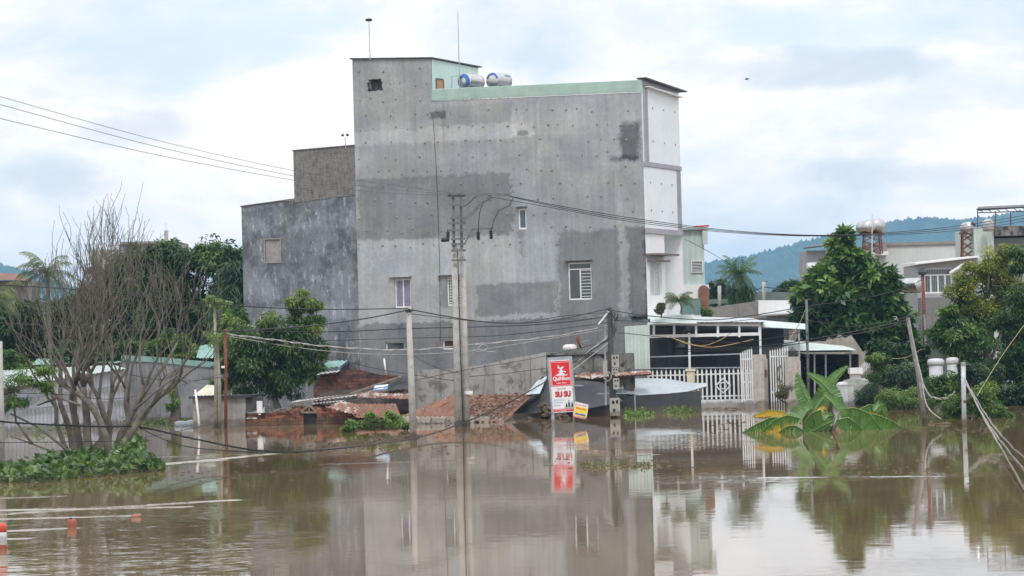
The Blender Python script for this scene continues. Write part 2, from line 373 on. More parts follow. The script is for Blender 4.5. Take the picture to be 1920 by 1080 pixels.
# ------------------------------------------------------------------ windows and walls
def wall_holes(mb, x0, x1, zb, top, holes=(), y=0.0, dep=.24, mi=0):
    """A wall face at local y with real openings; top is a height or a function of x."""
    tf = top if callable(top) else (lambda x: top)
    xs = sorted({x0, x1, *[h[0] for h in holes], *[h[1] for h in holes]}); n = max(1, int((x1 - x0) / 4))
    xs = sorted(set(xs) | {x0 + (x1 - x0) * i / n for i in range(n)})
    zs = sorted({zb, *[h[2] for h in holes], *[h[3] for h in holes]})
    for a, b in zip(xs, xs[1:]):
        for k, za in enumerate(zs):
            last = k == len(zs) - 1; c = (a + b) / 2
            zc = None if last else zs[k + 1]
            if not last and any(h[0] <= c <= h[1] and h[2] <= (za + zc) / 2 <= h[3] for h in holes): continue
            mb.add([(a, y, za), (b, y, za), (b, y, tf(b) if last else zc), (a, y, tf(a) if last else zc)], [(0, 1, 2, 3)], mi)
    for (a, b, za, zc) in holes:
        mb.add([(a, y, za), (b, y, za), (b, y, zc), (a, y, zc), (a, y + dep, za), (b, y + dep, za), (b, y + dep, zc), (a, y + dep, zc)],
               [(0, 4, 5, 1), (1, 5, 6, 2), (2, 6, 7, 3), (3, 7, 4, 0)], mi)
def window(root, fr, a, b, za, zb, y=.13, mull=(), trans=(), fw=.07, frame=None, glass=None, bars=0, vbars=0, half=None, curtain=None, side=False, name='window', nosub=False):
    """A framed window; sub-parts pane, security_bars, curtain. side=True puts it on a wall whose x is constant (y takes the place of x)."""
    frame = frame or win_white; glass = glass or win_glass
    sw = (lambda q: (-q[1], q[0], q[2])) if side else (lambda q: q)
    class F2:
        def P(s, x, yy, z): return fr.P(*sw((x, yy, z)))
    f2 = F2(); m = MB(f2)
    d0, d1 = y - .035, y + .03
    m.box(a, a + fw, d0, d1, za, zb); m.box(b - fw, b, d0, d1, za, zb)
    m.box(a + fw, b - fw, d0, d1, za, za + fw); m.box(a + fw, b - fw, d0, d1, zb - fw, zb)
    tz = [zb - fw] + [za + (zb - za) * t for t in trans]
    for t in trans: m.box(a + fw, b - fw, d0 + .004, d1, za + (zb - za) * t - fw * .4, za + (zb - za) * t + fw * .4)
    zt = min(tz)
    for t in mull: xm = a + (b - a) * t; m.box(xm - fw * .45, xm + fw * .45, d0 + .006, d1, za + fw, zt)
    w = m.build(name, frame, root)
    g_ = MB(f2); g_.quad((a + fw * .5, y + .01, za + fw * .5), (b - fw * .5, y + .01, za + fw * .5), (b - fw * .5, y + .01, zb - fw * .5), (a + fw * .5, y + .01, zb - fw * .5)); g_.build('pane', glass, w)
    if bars or vbars:
        k = MB(f2); x0 = a + fw + (0 if not half else (b - a) * half)
        for i in range(bars): zc = za + fw + (zt - za - fw) * (i + .6) / bars; k.box(x0, b - fw, y - .012, y + .002, zc - .014, zc + .014)
        for i in range(vbars): xc = x0 + (b - fw - x0) * (i + .5) / vbars; k.box(xc - .012, xc + .012, y - .014, y - .002, za + fw, zb - fw)
        k.build('security_bars', frame if bars else steel, w)
    if curtain:
        k = MB(f2); n = 24; x0, x1 = a + fw * .8, b - fw * .8
        vs = []
        for i in range(n + 1):
            x = x0 + (x1 - x0) * i / n; yy = y + .002 + .004 * math.sin(i * 1.9)
            vs += [(x, yy, za + fw), (x, yy, zb - fw)]
        k.add(vs, [(2 * i, 2 * i + 2, 2 * i + 3, 2 * i + 1) for i in range(n)]); k.build('curtain', curtain, w)
    return w

# ------------------------------------------------------------------ the tall grey building
GB = Frame(at(1219, 764, 158), 22)
fx = lambda px, py: GB.f(px, py)[0]
fz = lambda px, py: GB.f(px, py)[1]
def rect(x0, y0, x1, y1, fr=None, y=0.0):
    fr = fr or GB; a = fr.f(x0, (y0 + y1) / 2, y)[0]; b = fr.f(x1, (y0 + y1) / 2, y)[0]
    return a, b, fr.f((x0 + x1) / 2, y1, y)[1], fr.f((x0 + x1) / 2, y0, y)[1]
def plaster(name, base, patches, mottled=0.0, tint=(1, 1, 1)):
    """Rendered wall: trowelled grey plaster with day-joints, damp bands and streaks, placed in the wall's own x and z."""
    m, g, b, co = newmat(name); s = g.sep(co); x, z = s[0], s[2]
    w1 = g.m('ADD', g.m('MULTIPLY', g.m('SUBTRACT', g.noise(co, .8, 5, .65), .5), 1.9), g.m('MULTIPLY', g.m('SUBTRACT', g.noise(co, 4.5, 5, .7), .5), 1.1)); w2 = g.m('ADD', g.m('MULTIPLY', g.m('SUBTRACT', g.noise(g.v('ADD', co, (9, 9, 9)), 1.1, 6, .7), .5), 1.7), g.m('MULTIPLY', g.m('SUBTRACT', g.noise(g.v('ADD', co, (3, 9, 9)), 5, 5, .7), .5), 1.0))
    str_ = g.noise(g.scale(co, 3.0, 1, .12), 1.3, 6, .65); n = g.noise(co, .55, 8, .66); fine = g.noise(co, 5.5, 5, .7)
    val = g.m('ADD', base, g.m('MULTIPLY', g.m('SUBTRACT', n, .5), .26))
    for (q, tone, soft) in patches:
        x0, x1, z0, z1 = q
        def edge(v, w, a, b_): return g.m('MULTIPLY', g.ss(g.m('ADD', v, w), a - soft, a + soft), g.ss(g.m('ADD', v, w), b_ + soft, b_ - soft))
        k = g.m('MULTIPLY', edge(x, g.m('MULTIPLY', w1, .6), x0, x1), edge(z, g.m('MULTIPLY', w2, .45), z0, z1))
        val = g.m('ADD', val, g.m('MULTIPLY', k, tone - base))
    blot = g.ss(g.noise(g.v('ADD', co, (1, 8, 5)), .33, 9, .72), .40, .66); val = g.m('MULTIPLY', val, g.m('ADD', .90, g.m('MULTIPLY', blot, .20)))
    drip = g.ss(g.noise(g.scale(co, 2.2, 1, .10), 1.5, 7, .7), .55, .72); val = g.m('MULTIPLY', val, g.m('SUBTRACT', 1.0, g.m('MULTIPLY', drip, .18)))
    val = g.m('MULTIPLY', val, g.m('ADD', .57, g.m('MULTIPLY', str_, .44)))
    val = g.m('MULTIPLY', val, g.m('ADD', .74, g.m('MULTIPLY', fine, .52)))
    if mottled:
        ef = g.ss(g.noise(g.scale(co, 2.6, 1, .75), 1.5, 10, .8), .52, .64)
        dk = g.ss(g.noise(g.v('ADD', co, (4, 7, 2)), .9, 7, .7), .46, .62)
        val = g.m('MULTIPLY', val, g.m('SUBTRACT', 1.0, g.m('MULTIPLY', dk, .42 * mottled)))
        val = g.m('ADD', val, g.m('MULTIPLY', ef, .22 * mottled))
    c = g.mix(g.ss(g.noise(g.v('ADD', co, (2, 2, 2)), .4, 4), .4, .6), (.92, .99, 1.06), (.97, 1.0, 1.01))
    g.put(b.inputs['Base Color'], g.mix(1.0, g.mix(1.0, g.comb(val, val, val), tint, 'MULTIPLY'), c, 'MULTIPLY')); b.inputs['Roughness'].default_value = .9; b.inputs['Specular IOR Level'].default_value = .2
    bn = g.n('ShaderNodeBump', {'Strength': .5, 'Distance': .012, 'Height': fine}); g.put(b.inputs['Normal'], bn.outputs[0])
    return m
BASE = .42
P_ = lambda x0, y0, x1, y1, tone, soft=.10: (rect(x0, y0, x1, y1), tone, soft)
PL = plaster('grey_plaster', BASE, [
    P_(640, 100, 812, 232, .37, .2), P_(660, 238, 1000, 264, .51), P_(960, 205, 1190, 245, .44, .2), P_(672, 262, 1172, 326, .385), P_(820, 195, 960, 232, .36),
    P_(672, 330, 960, 446, .255), P_(672, 300, 1120, 330, .40), P_(955, 318, 1210, 410, .375, .2), P_(672, 448, 1040, 530, .475, .2),
    P_(893, 531, 1046, 590, .27, .05), P_(1048, 432, 1163, 596, .265, .12), P_(1178, 425, 1222, 600, .215, .12), P_(1160, 420, 1178, 570, .40, .08),
    P_(672, 600, 1230, 780, .225, .06), P_(1166, 228, 1200, 296, .16, .22), P_(1142, 293, 1200, 303, .19, .16), P_(972, 243, 988, 254, .17, .06), P_(808, 208, 836, 222, .2, .1),
    P_(1148, 180, 1162, 420, .45, .08), P_(1010, 180, 1016, 330, .48, .06), P_(960, 205, 966, 250, .5, .05), P_(745, 578, 752, 630, .36, .12), P_(974, 432, 982, 480, .30, .12), P_(1210, 430, 1222, 600, .30, .08), P_(826, 515, 858, 575, .30, .03)])
PR = plaster('old_mottled_plaster', .215, [(rect(440, 400, 690, 432), .27, .2), (rect(440, 515, 690, 560), .25, .2), (rect(440, 575, 690, 600), .29, .1), (rect(440, 640, 690, 720), .2, .1)], 1.0, (.95, 1.0, 1.07))
BRK = brickmat('smeared_brick_courses', (.155, .147, .14), (.12, .115, .11), (.25, .245, .24), w=.24, h=.10, smear=.6, smear_c=(.235, .23, .225), dark=.45)
SOOT = weather('black_opening_edge', (.02, .02, .022), (.06, .06, .06), 3, .95)
TIE = weather('form_tie_plug', (.20, .185, .15), (.30, .28, .225), 8, .8)
PANEL = weather('pale_grey_facade_panel', (.68, .73, .77), (.74, .79, .83), .5, .5, streak=.08, streak_c=(.42, .45, .47))
BAND = weather('grey_violet_band', (.30, .30, .34), (.36, .36, .40), 1.0, .6)
WHITEW = weather('white_wall', (.74, .76, .77), (.81, .82, .83), .8, .6, streak=.15, streak_c=(.45, .46, .44))
XL = fx(668, 400); XT = fx(812, 250); WD = 6.0
tank_z = [0]
def big_building():
    root = T('apartment_building', 'tall bare grey concrete building with stepped roofline and white panelled front, largest in the photo', 'building', fr=GB)
    holes = [rect(740, 523, 770, 577), rect(838, 519, 868, 573), rect(1065, 492, 1109, 562), rect(971, 391, 987, 430), rect(723, 641, 758, 657), rect(830, 637, 858, 655), rect(693, 149, 714, 167)]
    zl, zr = GB.f(808, 190)[1], GB.f(1200, 173)[1]
    bandtop = lambda x: zl + (zr - zl) * (x - XT) / (0 - XT)
    tz = [fz(660, 111), fz(806, 110)]
    mb = MB(GB)
    wall_holes(mb, XL, XT, -1.5, lambda x: tz[0] + (tz[1] - tz[0]) * (x - XL) / (XT - XL), [h for h in holes if h[1] < XT])
    wall_holes(mb, XT, 0, -1.5, bandtop, [h for h in holes if h[0] > XT])
    # unseen sides: back, left, top of the body
    mb.quad((XL, 0, fz(662, 300) - 3), (XL, WD, fz(662, 300) - 3), (XL, WD, tz[0]), (XL, 0, tz[0]))
    mb.quad((XL, WD, -1.5), (0, WD, -1.5), (0, WD, bandtop(0) - .4), (XL, WD, bandtop(XL) - .4))
    mb.quad((XT, 0.02, bandtop(XT) - .1), (0, .02, bandtop(0) - .1), (0, WD, bandtop(0) - .35), (XT, WD, bandtop(XT) - .35))
    # form ties left in the wall, row by row
    rg = random.Random(5)
    for k in range(13):
        py = 132 + k * 27.5
        for i in range(24):
            px = 672 + i * 23.5 + rg.uniform(-4, 4) + (11 if k % 2 else 0); q = py + rg.uniform(-4, 4) - (px - 672) * .02
            if (px < 806 and q < 118) or (px >= 800 and q < 200) or px > 1192 or rg.random() < .30: continue
            x, z = GB.f(px, q)
            if any(h[0] - .1 < x < h[1] + .1 and h[2] - .1 < z < h[3] + .1 for h in holes): continue
            r = rg.uniform(.035, .08)
            mb.lathe(GB.P(x, 0.0, z), [(r, 0), (r, .015), (r * .55, .05)], 7, 1, ax=-GB.Y) if False else None
            mb2.append((x, z, r))
    return root, mb, holes, bandtop, tz
mb2 = []
groot, gmb, gholes, bandtop, gtz = big_building()
def plugs(dst, pts):
    for (x, z, r) in pts:
        n = 7; vs = [(x + math.cos(6.283 * i / n) * r, -.003, z + math.sin(6.283 * i / n) * r) for i in range(n)] + [(x + math.cos(6.283 * i / n) * r * .5, -.05, z + math.sin(6.283 * i / n) * r * .5) for i in range(n)]
        dst.add(vs, [(i, (i + 1) % n, (i + 1) % n + n, i + n) for i in range(n)] + [list(range(n, 2 * n))], 1)
plugs(gmb, mb2)
gmb.build('side_wall', [PL, TIE], groot)
def cladding():
    m = MB(GB); za = bandtop; n = 5
    # teal parapet strip with flat horizontal ribs
    for i in range(n):
        for (a, b) in ((XT, XT * .52), (XT * .52, .05)):
            z0 = lambda x: bandtop(x) + .03 + (.62 * (i / n)); z1 = lambda x: bandtop(x) + .03 + .62 * ((i + .86) / n)
            m.add([(a, -.05, z0(a)), (b, -.05, z0(b)), (b, -.09, z1(b)), (a, -.09, z1(a)), (a, .1, z0(a)), (b, .1, z0(b)), (b, .1, z1(b)), (a, .1, z1(a))],
                  [(0, 1, 2, 3), (3, 2, 6, 7), (0, 4, 5, 1), (0, 3, 7, 4), (1, 5, 6, 2)])
        m.add([(XT, -.03, bandtop(XT) + .02), (.03, -.03, bandtop(0) + .02), (.03, -.03, bandtop(0) + .66), (XT, -.03, bandtop(XT) + .66)], [(0, 1, 2, 3)]) if i == 0 else None
    m.build('parapet_cladding', teal_metal, groot)
    r = MB(GB); zt = bandtop(0) + .70
    r.prism([(-.2, -.12, zt + .0), (.35, -.12, zt + .0), (.42, WD + .35, zt - .30), (-.2, WD + .35, zt - .30)], (0, 0, .07)); rf = r.build('roof', dark_steel, groot)
    s = MB(GB); s.prism([(.02, .35, zt - .42), (.3, .5, zt - .40), (.3, WD, zt - .62), (.02, WD, zt - .62)], (0, 0, .05)); s.build('soffit', win_white, rf)
    # stair tower: side wall of teal sheet, sloping roof
    y1, z1 = GB.s_(896, 126, XT); y0, z0 = 0.02, gtz[1]
    y1 = min(y1, 7.0); zb = bandtop(XT) - .3
    t = MB(GB); t.sheet((XT + .02, y0, z0 - .02), (XT + .02, y1, z1 - .05), (XT + .02, y1, zb), (XT + .02, y0, zb), .25, .015); 
    t.quad((XL, y1, zb), (XT, y1, zb), (XT, y1, z1 - .03), (XL, y1, z1 - .03))
    tw = t.build('stair_tower_wall', teal_metal, groot)
    q = MB(GB); q.prism([(XL - .12, -.12, gtz[0]), (XT + .12, -.12, gtz[1] + .01), (XT + .12, y1 + .35, z1), (XL - .12, y1 + .35, z1)], (0, 0, .06)); q.build('stair_tower_roof', dark_steel, groot)
    ya, za1 = GB.s_(817, 148, XT + .03); yb, zb1 = GB.s_(831, 168, XT + .03); yb = GB.s_(830, 158, XT + .03)[0]
    sh = MB(GB); sh.box(XT + .03, XT + .06, ya, yb, zb1, za1); sh.box(XT + .06, XT + .09, ya - .05, ya, zb1, za1, 1); sh.box(XT + .06, XT + .09, yb, yb + .05, zb1, za1, 1); sh.box(XT + .06, XT + .09, ya, yb, za1, za1 + .05, 1)
    sh.build('shutter', [weather('orange_wood', (.42, .24, .12), (.5, .3, .16), 3, .6, streak=.3), dark_steel], groot)
    # black hole in the tower wall with ragged edge
    a, b, z0, z1 = gholes[6]
    e = MB(GB); e.quad((a, .235, z0), (b, .235, z0), (b, .235, z1), (a, .235, z1))
    rg = random.Random(3); N = 26; inner = []; outer = []
    for i in range(N):
        th = 6.283 * i / N; c, s = math.cos(th), math.sin(th); k = 1 / max(abs(c), abs(s)); cx, cz = (a + b) / 2, (z0 + z1) / 2
        inner.append((cx + c * k * (b - a) / 2, -.004, cz + s * k * (z1 - z0) / 2)); j = rg.uniform(1.15, 1.55) if s < .3 else rg.uniform(1.03, 1.2)
        outer.append((cx + c * k * (b - a) / 2 * j, -.004, cz + s * k * (z1 - z0) / 2 * j))
    e.add(inner + outer, [(i, (i + 1) % N, (i + 1) % N + N, i + N) for i in range(N)])
    e.build('opening', SOOT, groot)
    # windows in the side wall
    purple = weather('purple_curtain', (.16, .12, .20), (.34, .28, .40), 14, .8)
    A = gholes
    window(groot, GB, *A[0], mull=(.5,), curtain=purple, vbars=5)
    window(groot, GB, *A[1], mull=(.5,), glass=win_glass, bars=9, vbars=4)
    window(groot, GB, *A[2], mull=(.5,), trans=(.82,), bars=9, half=.46)
    window(groot, GB, *A[3], glass=blue_glass, fw=.09)
    window(groot, GB, *A[4], fw=.06); window(groot, GB, *A[5], fw=.06, glass=weather('red_brown_interior', (.06, .025, .02), (.1, .04, .03), 3, .8))
    for i, dx in ((0, .25), (2, .1), (1, .45), (3, .08)):
        l = MB(GB); l.box(A[i][0] - dx, A[i][1] + .08, -.22, -.004, A[i][3] + .10, A[i][3] + .17); l.build('lintel', PL, groot)
    pp = MB(GB); pp.tube([GB.P(*(GB.f(*q)[0], -.03, GB.f(*q)[1])) - Vector((0, 0, 0)) for q in ()] or [], .02) if False else None
    pts = [GB.f(812, 215), GB.f(819, 330), GB.f(824, 470), GB.f(826, 640)]
    pp = MB(); pp.tube([GB.P(x, -.02, z) for x, z in pts], .011, 5); pp.build('downpipe', cable_black, groot)
cladding()
def rear():
    xa, xb, xc = fx(455, 500), fx(551, 330), XL
    r = MB(GB); bw = rect(497, 449, 525, 491)
    ztop = lambda x: np.interp(x, [xa, xb, xc], [fz(450, 388), fz(552, 374), fz(664, 362)])
    wall_holes(r, xa, xc, -1.5, ztop, [bw], y=.012, dep=.06)
    r.quad((xa, .012, -1.5), (xa, 4, -1.5), (xa, 4, ztop(xa)), (xa, .012, ztop(xa)))
    r.quad((xa, .012, ztop(xa)), (xc, .012, ztop(xc)), (xc, 4, ztop(xc)), (xa, 4, ztop(xa)))
    r.quad((xa, 4, -1.5), (xc, 4, -1.5), (xc, 4, ztop(xc)), (xa, 4, ztop(xa)))
    rw = r.build('rear_wall', PR, groot)
    k = MB(GB); a, b, z0, z1 = bw
    k.quad((a, .071, z0), (b, .071, z0), (b, .071, z1), (a, .071, z1))
    for (p, q, s, t) in ((a - .07, a, z0 - .07, z1 + .07), (b, b + .07, z0 - .07, z1 + .07), (a, b, z1, z1 + .07), (a, b, z0 - .07, z0)): k.box(p, q, -.02, .06, s, t)
    k.build('blocked_window', weather('blocked_window_cement', (.25, .24, .22), (.32, .31, .29), 2, .9, spot=.3), groot)
    b_ = MB(GB); zt0, zt1 = fz(550, 283), fz(663, 273); zb0, zb1 = fz(551, 380), fz(664, 366)
    b_.quad((xb, -.01, zb0), (xc - .004, -.01, zb1), (xc - .004, -.01, zt1), (xb, -.01, zt0)); b_.quad((xb, -.01, zb0), (xb, -.01, zt0), (xb, 3.5, zt0), (xb, 3.5, zb0)); b_.quad((xb, 3.5, zb0), (xb, 3.5, zt0), (xc, 3.5, zt1), (xc, 3.5, zb1))
    b_.build('brick_upper_wall', BRK, groot)
    c = MB(GB); c.prism([(xb - .06, -.06, zt0), (xc - .01, -.06, zt1), (xc - .01, 3.6, zt1), (xb - .06, 3.6, zt0)], (0, 0, .05)); c.build('coping', weather('dark_coping', (.10, .09, .09), (.16, .14, .13), 2, .9), groot); c = MB(GB); c.prism([(xa - .05, -.04, ztop(xa)), (xb - .02, -.04, ztop(xb)), (xb - .02, .1, ztop(xb)), (xa - .05, .1, ztop(xa))], (0, 0, .06)); c.build('coping', MATS['dark_coping'], groot)
rear()
def facade():
    """The street front (faces right): panels, stripes, recessed balcony."""
    Sy = lambda px, py: GB.s_(px, py, 0)
    zt = bandtop(0) + .58; zm1, zm0 = Sy(1204, 303)[1], Sy(1205, 311)[1]; zb1, zb0 = Sy(1209, 428)[1], Sy(1209, 437)[1]
    m = MB(GB)
    m.quad((0, 0, -1.5), (0, .25, -1.5), (0, .25, zb0), (0, 0, zb0))
    m.quad((0, 0, zb0), (0, WD, zb0), (0, WD, zt), (0, 0, zt)); m.quad((0, 0, zb0), (-1.6, 0.2, zb0), (-1.6, WD, zb0), (0, WD, zb0))
    m.build('front_wall', WHITEW, groot)
    p = MB(GB); p.box(.004, .05, .75, WD - .05, zm1 + .02, zt - .22); p.box(.004, .05, .08, WD - .75, zb1 + .02, zm0 - .02); pts = []
    for (z0, z1, y0, y1) in ((zm1, zt - .3, 1.2, WD - .4), (zb1, zm0, .6, WD - 1.2)):
        for i in range(3):
            for j in range(2):
                yy = y0 + (y1 - y0) * (i + .15) / 2.4; z = z0 + (z1 - z0) * (.28 + .45 * j); p.box(.05, .08, yy, yy + .10, z, z + .10, 1)
    p.build('facade_panel', [PANEL, BAND], groot)
    b = MB(GB); b.box(.004, .09, -.02, WD + .02, zt - .2, zt + .02); b.box(.004, .10, -.02, WD + .02, zm0 - .0, zm1); b.box(.004, .10, -.02, WD + .02, zb0, zb1)
    for y in (.24, .60): b.box(.004, .07, y - .04, y + .18, zm1 + .003, zt - .203)
    for y in (WD - .66, WD - .28): b.box(.004, .07, y - .06, y + .2, zb1 + .003, zm0 - .003)
    b.build('facade_band', BAND, groot)
    # first-floor bay, recess and balcony
    yb = Sy(1247, 500)[0]; za = Sy(1214, 592)[1]
    w0, z1 = Sy(1218, 489); w1 = Sy(1241, 520)[0]; z0 = Sy(1218, 556)[1]
    k = MB(GB)
    class Side:
        def P(s, x, y, z): return GB.P(-y, x, z)
    km = MB(Side()); wall_holes(km, .25, yb, za, zb0 - .003, [(w0, w1, z0, z1)])
    km.quad((yb, 0, za), (yb, 1.6, za), (yb, 1.6, zb0 - .003), (yb, 0, zb0 - .003))
    km.quad((.25, 1.6, za), (WD, 1.6, za), (WD, 1.6, zb0 - .003), (.25, 1.6, zb0 - .003)); km.quad((WD - .04, 1.58, -1.5), (WD - .04, -.02, -1.5), (WD - .04, -.02, zb0 - .003), (WD - .04, 1.58, zb0 - .003))
    lw = MB(GB); lw.box(.01, .06, .04, WD, -1.5, za - .2); lw.build('ground_floor_wall', weather('shade_dark_ground_floor', (.05, .055, .058), (.09, .095, .1), .7, .8, streak=.4), groot)  # dark colour stands in for the shade under the carport
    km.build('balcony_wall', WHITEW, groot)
    window(groot, GB, w0, w1, z0, z1, mull=(.5,), glass=win_glass, side=True, curtain=weather('white_net_curtain', (.42, .44, .46), (.6, .62, .64), 9, .9))
    aw = MB(GB); zz = Sy(1215, 479)[1]; aw.box(.0, .75, -.05, yb + .25, zz, zz + .10); aw.box(.0, .45, .1, w1 + .15, zz - .32, zz - .24); aw.build('awning', weather('brown_awning', (.15, .12, .11), (.22, .18, .17), 2, .6), groot)
    s = MB(GB); s.box(-1.6, .9, .02, WD + .3, za - .18, za - .004); s.build('balcony_slab', WHITEW, groot)
    gl = MB(GB); gl.box(.84, .87, yb - .1, WD + .25, za, za + .85); hr = gl.build('balcony_railing', glassmat('green_railing_glass', (.25, .38, .36), .1), groot)
    hb_ = MB(); hb_.bar(GB.P(.86, yb - .1, za + .88), GB.P(.86, WD + .25, za + .88), .06); hb_.build('handrail', steel, hr)
facade()
# ------------------------------------------------------------------ on the roof of the grey building
def roof_things():
    zt = bandtop(-8) + .0
    for i, (px, py, col) in enumerate(((884, 154, (.03, .10, .30)), (936, 152, (.04, .07, .30)))):
        c = GB.P(GB.f(px, py, 1.6)[0], 1.6, GB.f(px, py, 1.6)[1]); r = .44
        lb = ('horizontal steel water tank with broad blue painted end, nearer the teal tower wall', 'horizontal steel water tank with thin blue arc, farther from the teal tower wall')[i]
        t = T('water_tank', lb, 'water tank', loc=(c.x, c.y, zt - .4), group="steel water tanks on the grey building's roof")
        ax = (Vector((.62, .78, 0))).normalized() if i == 0 else Vector((.56, .83, 0)).normalized()
        m = MB(); L = 1.25; a0 = c - ax * L / 2
        prof = [(.02, -.16), (r * .45, -.13), (r * .8, -.07), (r, 0)] + [q for k in range(1, 8) for q in ((r, L * k / 8 - .03), (r * 1.025, L * k / 8), (r, L * k / 8 + .03))] + [(r, L), (r * .8, L + .07), (r * .45, L + .13), (.02, L + .16)]
        m.lathe(a0, prof, 28, ax=ax); m.build('tank_body', stainless, t, smooth=True)
        e = MB(); up = Vector((0, 0, 1)); sd_ = ax.cross(up); arc = []
        n = 22; th0, th1 = (R(-40), R(220)) if i == 0 else (R(15), R(165)); ra, rb = (r * .55, r * .97) if i == 0 else (r * .72, r * .93)
        for k in range(n + 1):
            th = th0 + (th1 - th0) * k / n
            for q in (ra, rb): arc.append(a0 - ax * (.155 if q < r * .6 else .12 if q < r * .8 else .035) + sd_ * math.cos(th) * -q + up * math.sin(th) * q)
        e.add(arc, [(2 * k, 2 * k + 2, 2 * k + 3, 2 * k + 1) for k in range(n)])
        e.build('painted_arc', weather('tank_paint_%d' % i if False else 'tank_blue_paint', col, tuple(x * 1.4 for x in col), 4, .5), t)
        if i == 1:
            b = MB(); q0 = c + ax * .15 - sd_ * 0
            for k in range(5):
                o = c + ax * (.05 + .11 * k); th = R(38); pts = []
                for dth in (-.10, .10):
                    for s_ in (0, .08): pts.append(o + ax * s_ + (-Vector((ax.y, -ax.x, 0)) * -1 * math.cos(th + dth) * 0 + (sd_ * math.cos(th + dth) + up * math.sin(th + dth))) * (r * 1.04))
                b.add([pts[0], pts[1], pts[3], pts[2]], [(0, 1, 2, 3)])
            b.build('lettering', MATS['tank_blue_paint'], t)
        l = MB()
        for k in (.2, .8):
            o = a0 + ax * L * k
            for s_ in (-1, 1): l.bar(o + sd_ * s_ * .33 - up * .25, Vector((o.x + sd_.x * s_ * .33, o.y + sd_.y * s_ * .33, zt - .4)), .05)
            l.bar(o - sd_ * .36 - up * .46, o + sd_ * .36 - up * .46, .05)
        l.build('stand', dark_steel, t)
    # masts
    def mast(px, py0, py1, Y, name, label, cat, head):
        b, tp = at(px[0], py0, Y), at(px[1], py1, Y); t = T(name, label, cat, loc=b)
        m = MB(); m.tube([b, b.lerp(tp, .5), tp], [.03, .025, .018], 6); m.build('pole', steel, t); head(t, tp)
    def disc(t, tp): m = MB(); m.lathe(tp, [(.05, -.05), (.17, -.04), (.19, .05), (.12, .09), (.02, .1)], 14); m.build('disc_head', black_plastic, t, smooth=True)
    def spike(t, tp): m = MB(); m.tube([tp, tp + Vector((0, 0, .25))], [.012, .004], 5); m.build('tip', dark_steel, t)
    def twin(t, tp):
        for s_ in (-1, 1): m = MB(); m.lathe(tp + Vector((s_ * .08, 0, .02)), [(.02, 0), (.09, .08), (.09, .12)], 10, ax=(s_ * .6, -.3, .7)); m.build('horn', black_plastic, t)
    mast((694, 691.5), 112, 38, 160, 'roof_pole', 'thin pole with a flat black disc on top, above the grey stair tower', 'pole', disc)
    mast((862, 858.5), 168, 28, 159.5, 'lightning_rod', 'tall thin lightning rod rising in front of the roof water tanks', 'lightning rod', spike)
    mast((648, 647), 278, 256, 162, 'loudspeaker_pole', 'short pole with twin black horns above the brick upper wall', 'loudspeaker', twin)
    p = MB(); a = GB.P(*[GB.f(847, 168, .9)[0], .9, GB.f(847, 168, .9)[1] - .3]); b = GB.P(GB.f(847, 143, .9)[0], .9, GB.f(847, 143, .9)[1]); c = GB.P(GB.f(866, 142, .9)[0], .9, GB.f(866, 142, .9)[1]); p.tube([a, b, c], .022, 5)
    p.build('tank_pipe', steel, label='bent thin pipe feeding the left roof water tank', cat='pipe')
roof_things()

# ------------------------------------------------------------------ low things in front of the grey building
rust_red = rustmat('red_rusty_sheet', (.36, .31, .29), (.21, .098, .062), .90)
rust_pale = rustmat('patchy_rusty_sheet', (.44, .41, .38), (.23, .105, .068), .6)
old_sheet = rustmat('old_grey_sheet', (.40, .41, .41), (.20, .12, .08), .25)
tarp = weather('black_tarpaulin', (.016, .017, .019), (.04, .042, .045), .8, .55, streak=.35, streak_c=(.08, .08, .08), bump=.01, spec=.4)
stained = weather('stained_cement_wall', (.26, .255, .245), (.36, .355, .345), .7, .9, streak=.8, streak_c=(.10, .10, .095), spot=.6, spot_c=(.05, .05, .048))
mossy = weather('black_stained_wall', (.10, .10, .095), (.23, .225, .21), .9, .95, streak=.9, streak_c=(.025, .026, .025), spot=.9, spot_c=(.02, .02, .02))
brick = brickmat('red_hollow_brick', (.34, .125, .075), (.22, .08, .05), (.06, .045, .038), w=.27, h=.16, dark=.95)
cement = weather('cement_render', (.24, .23, .215), (.33, .32, .30), .9, .9, streak=.6, streak_c=(.12, .11, .1), spot=.4)
timber = weather('old_timber', (.16, .13, .10), (.26, .22, .17), 4, .9, spot=.4)
LBUILD = []
def A(px, py, Y): return at(px, py, Y)
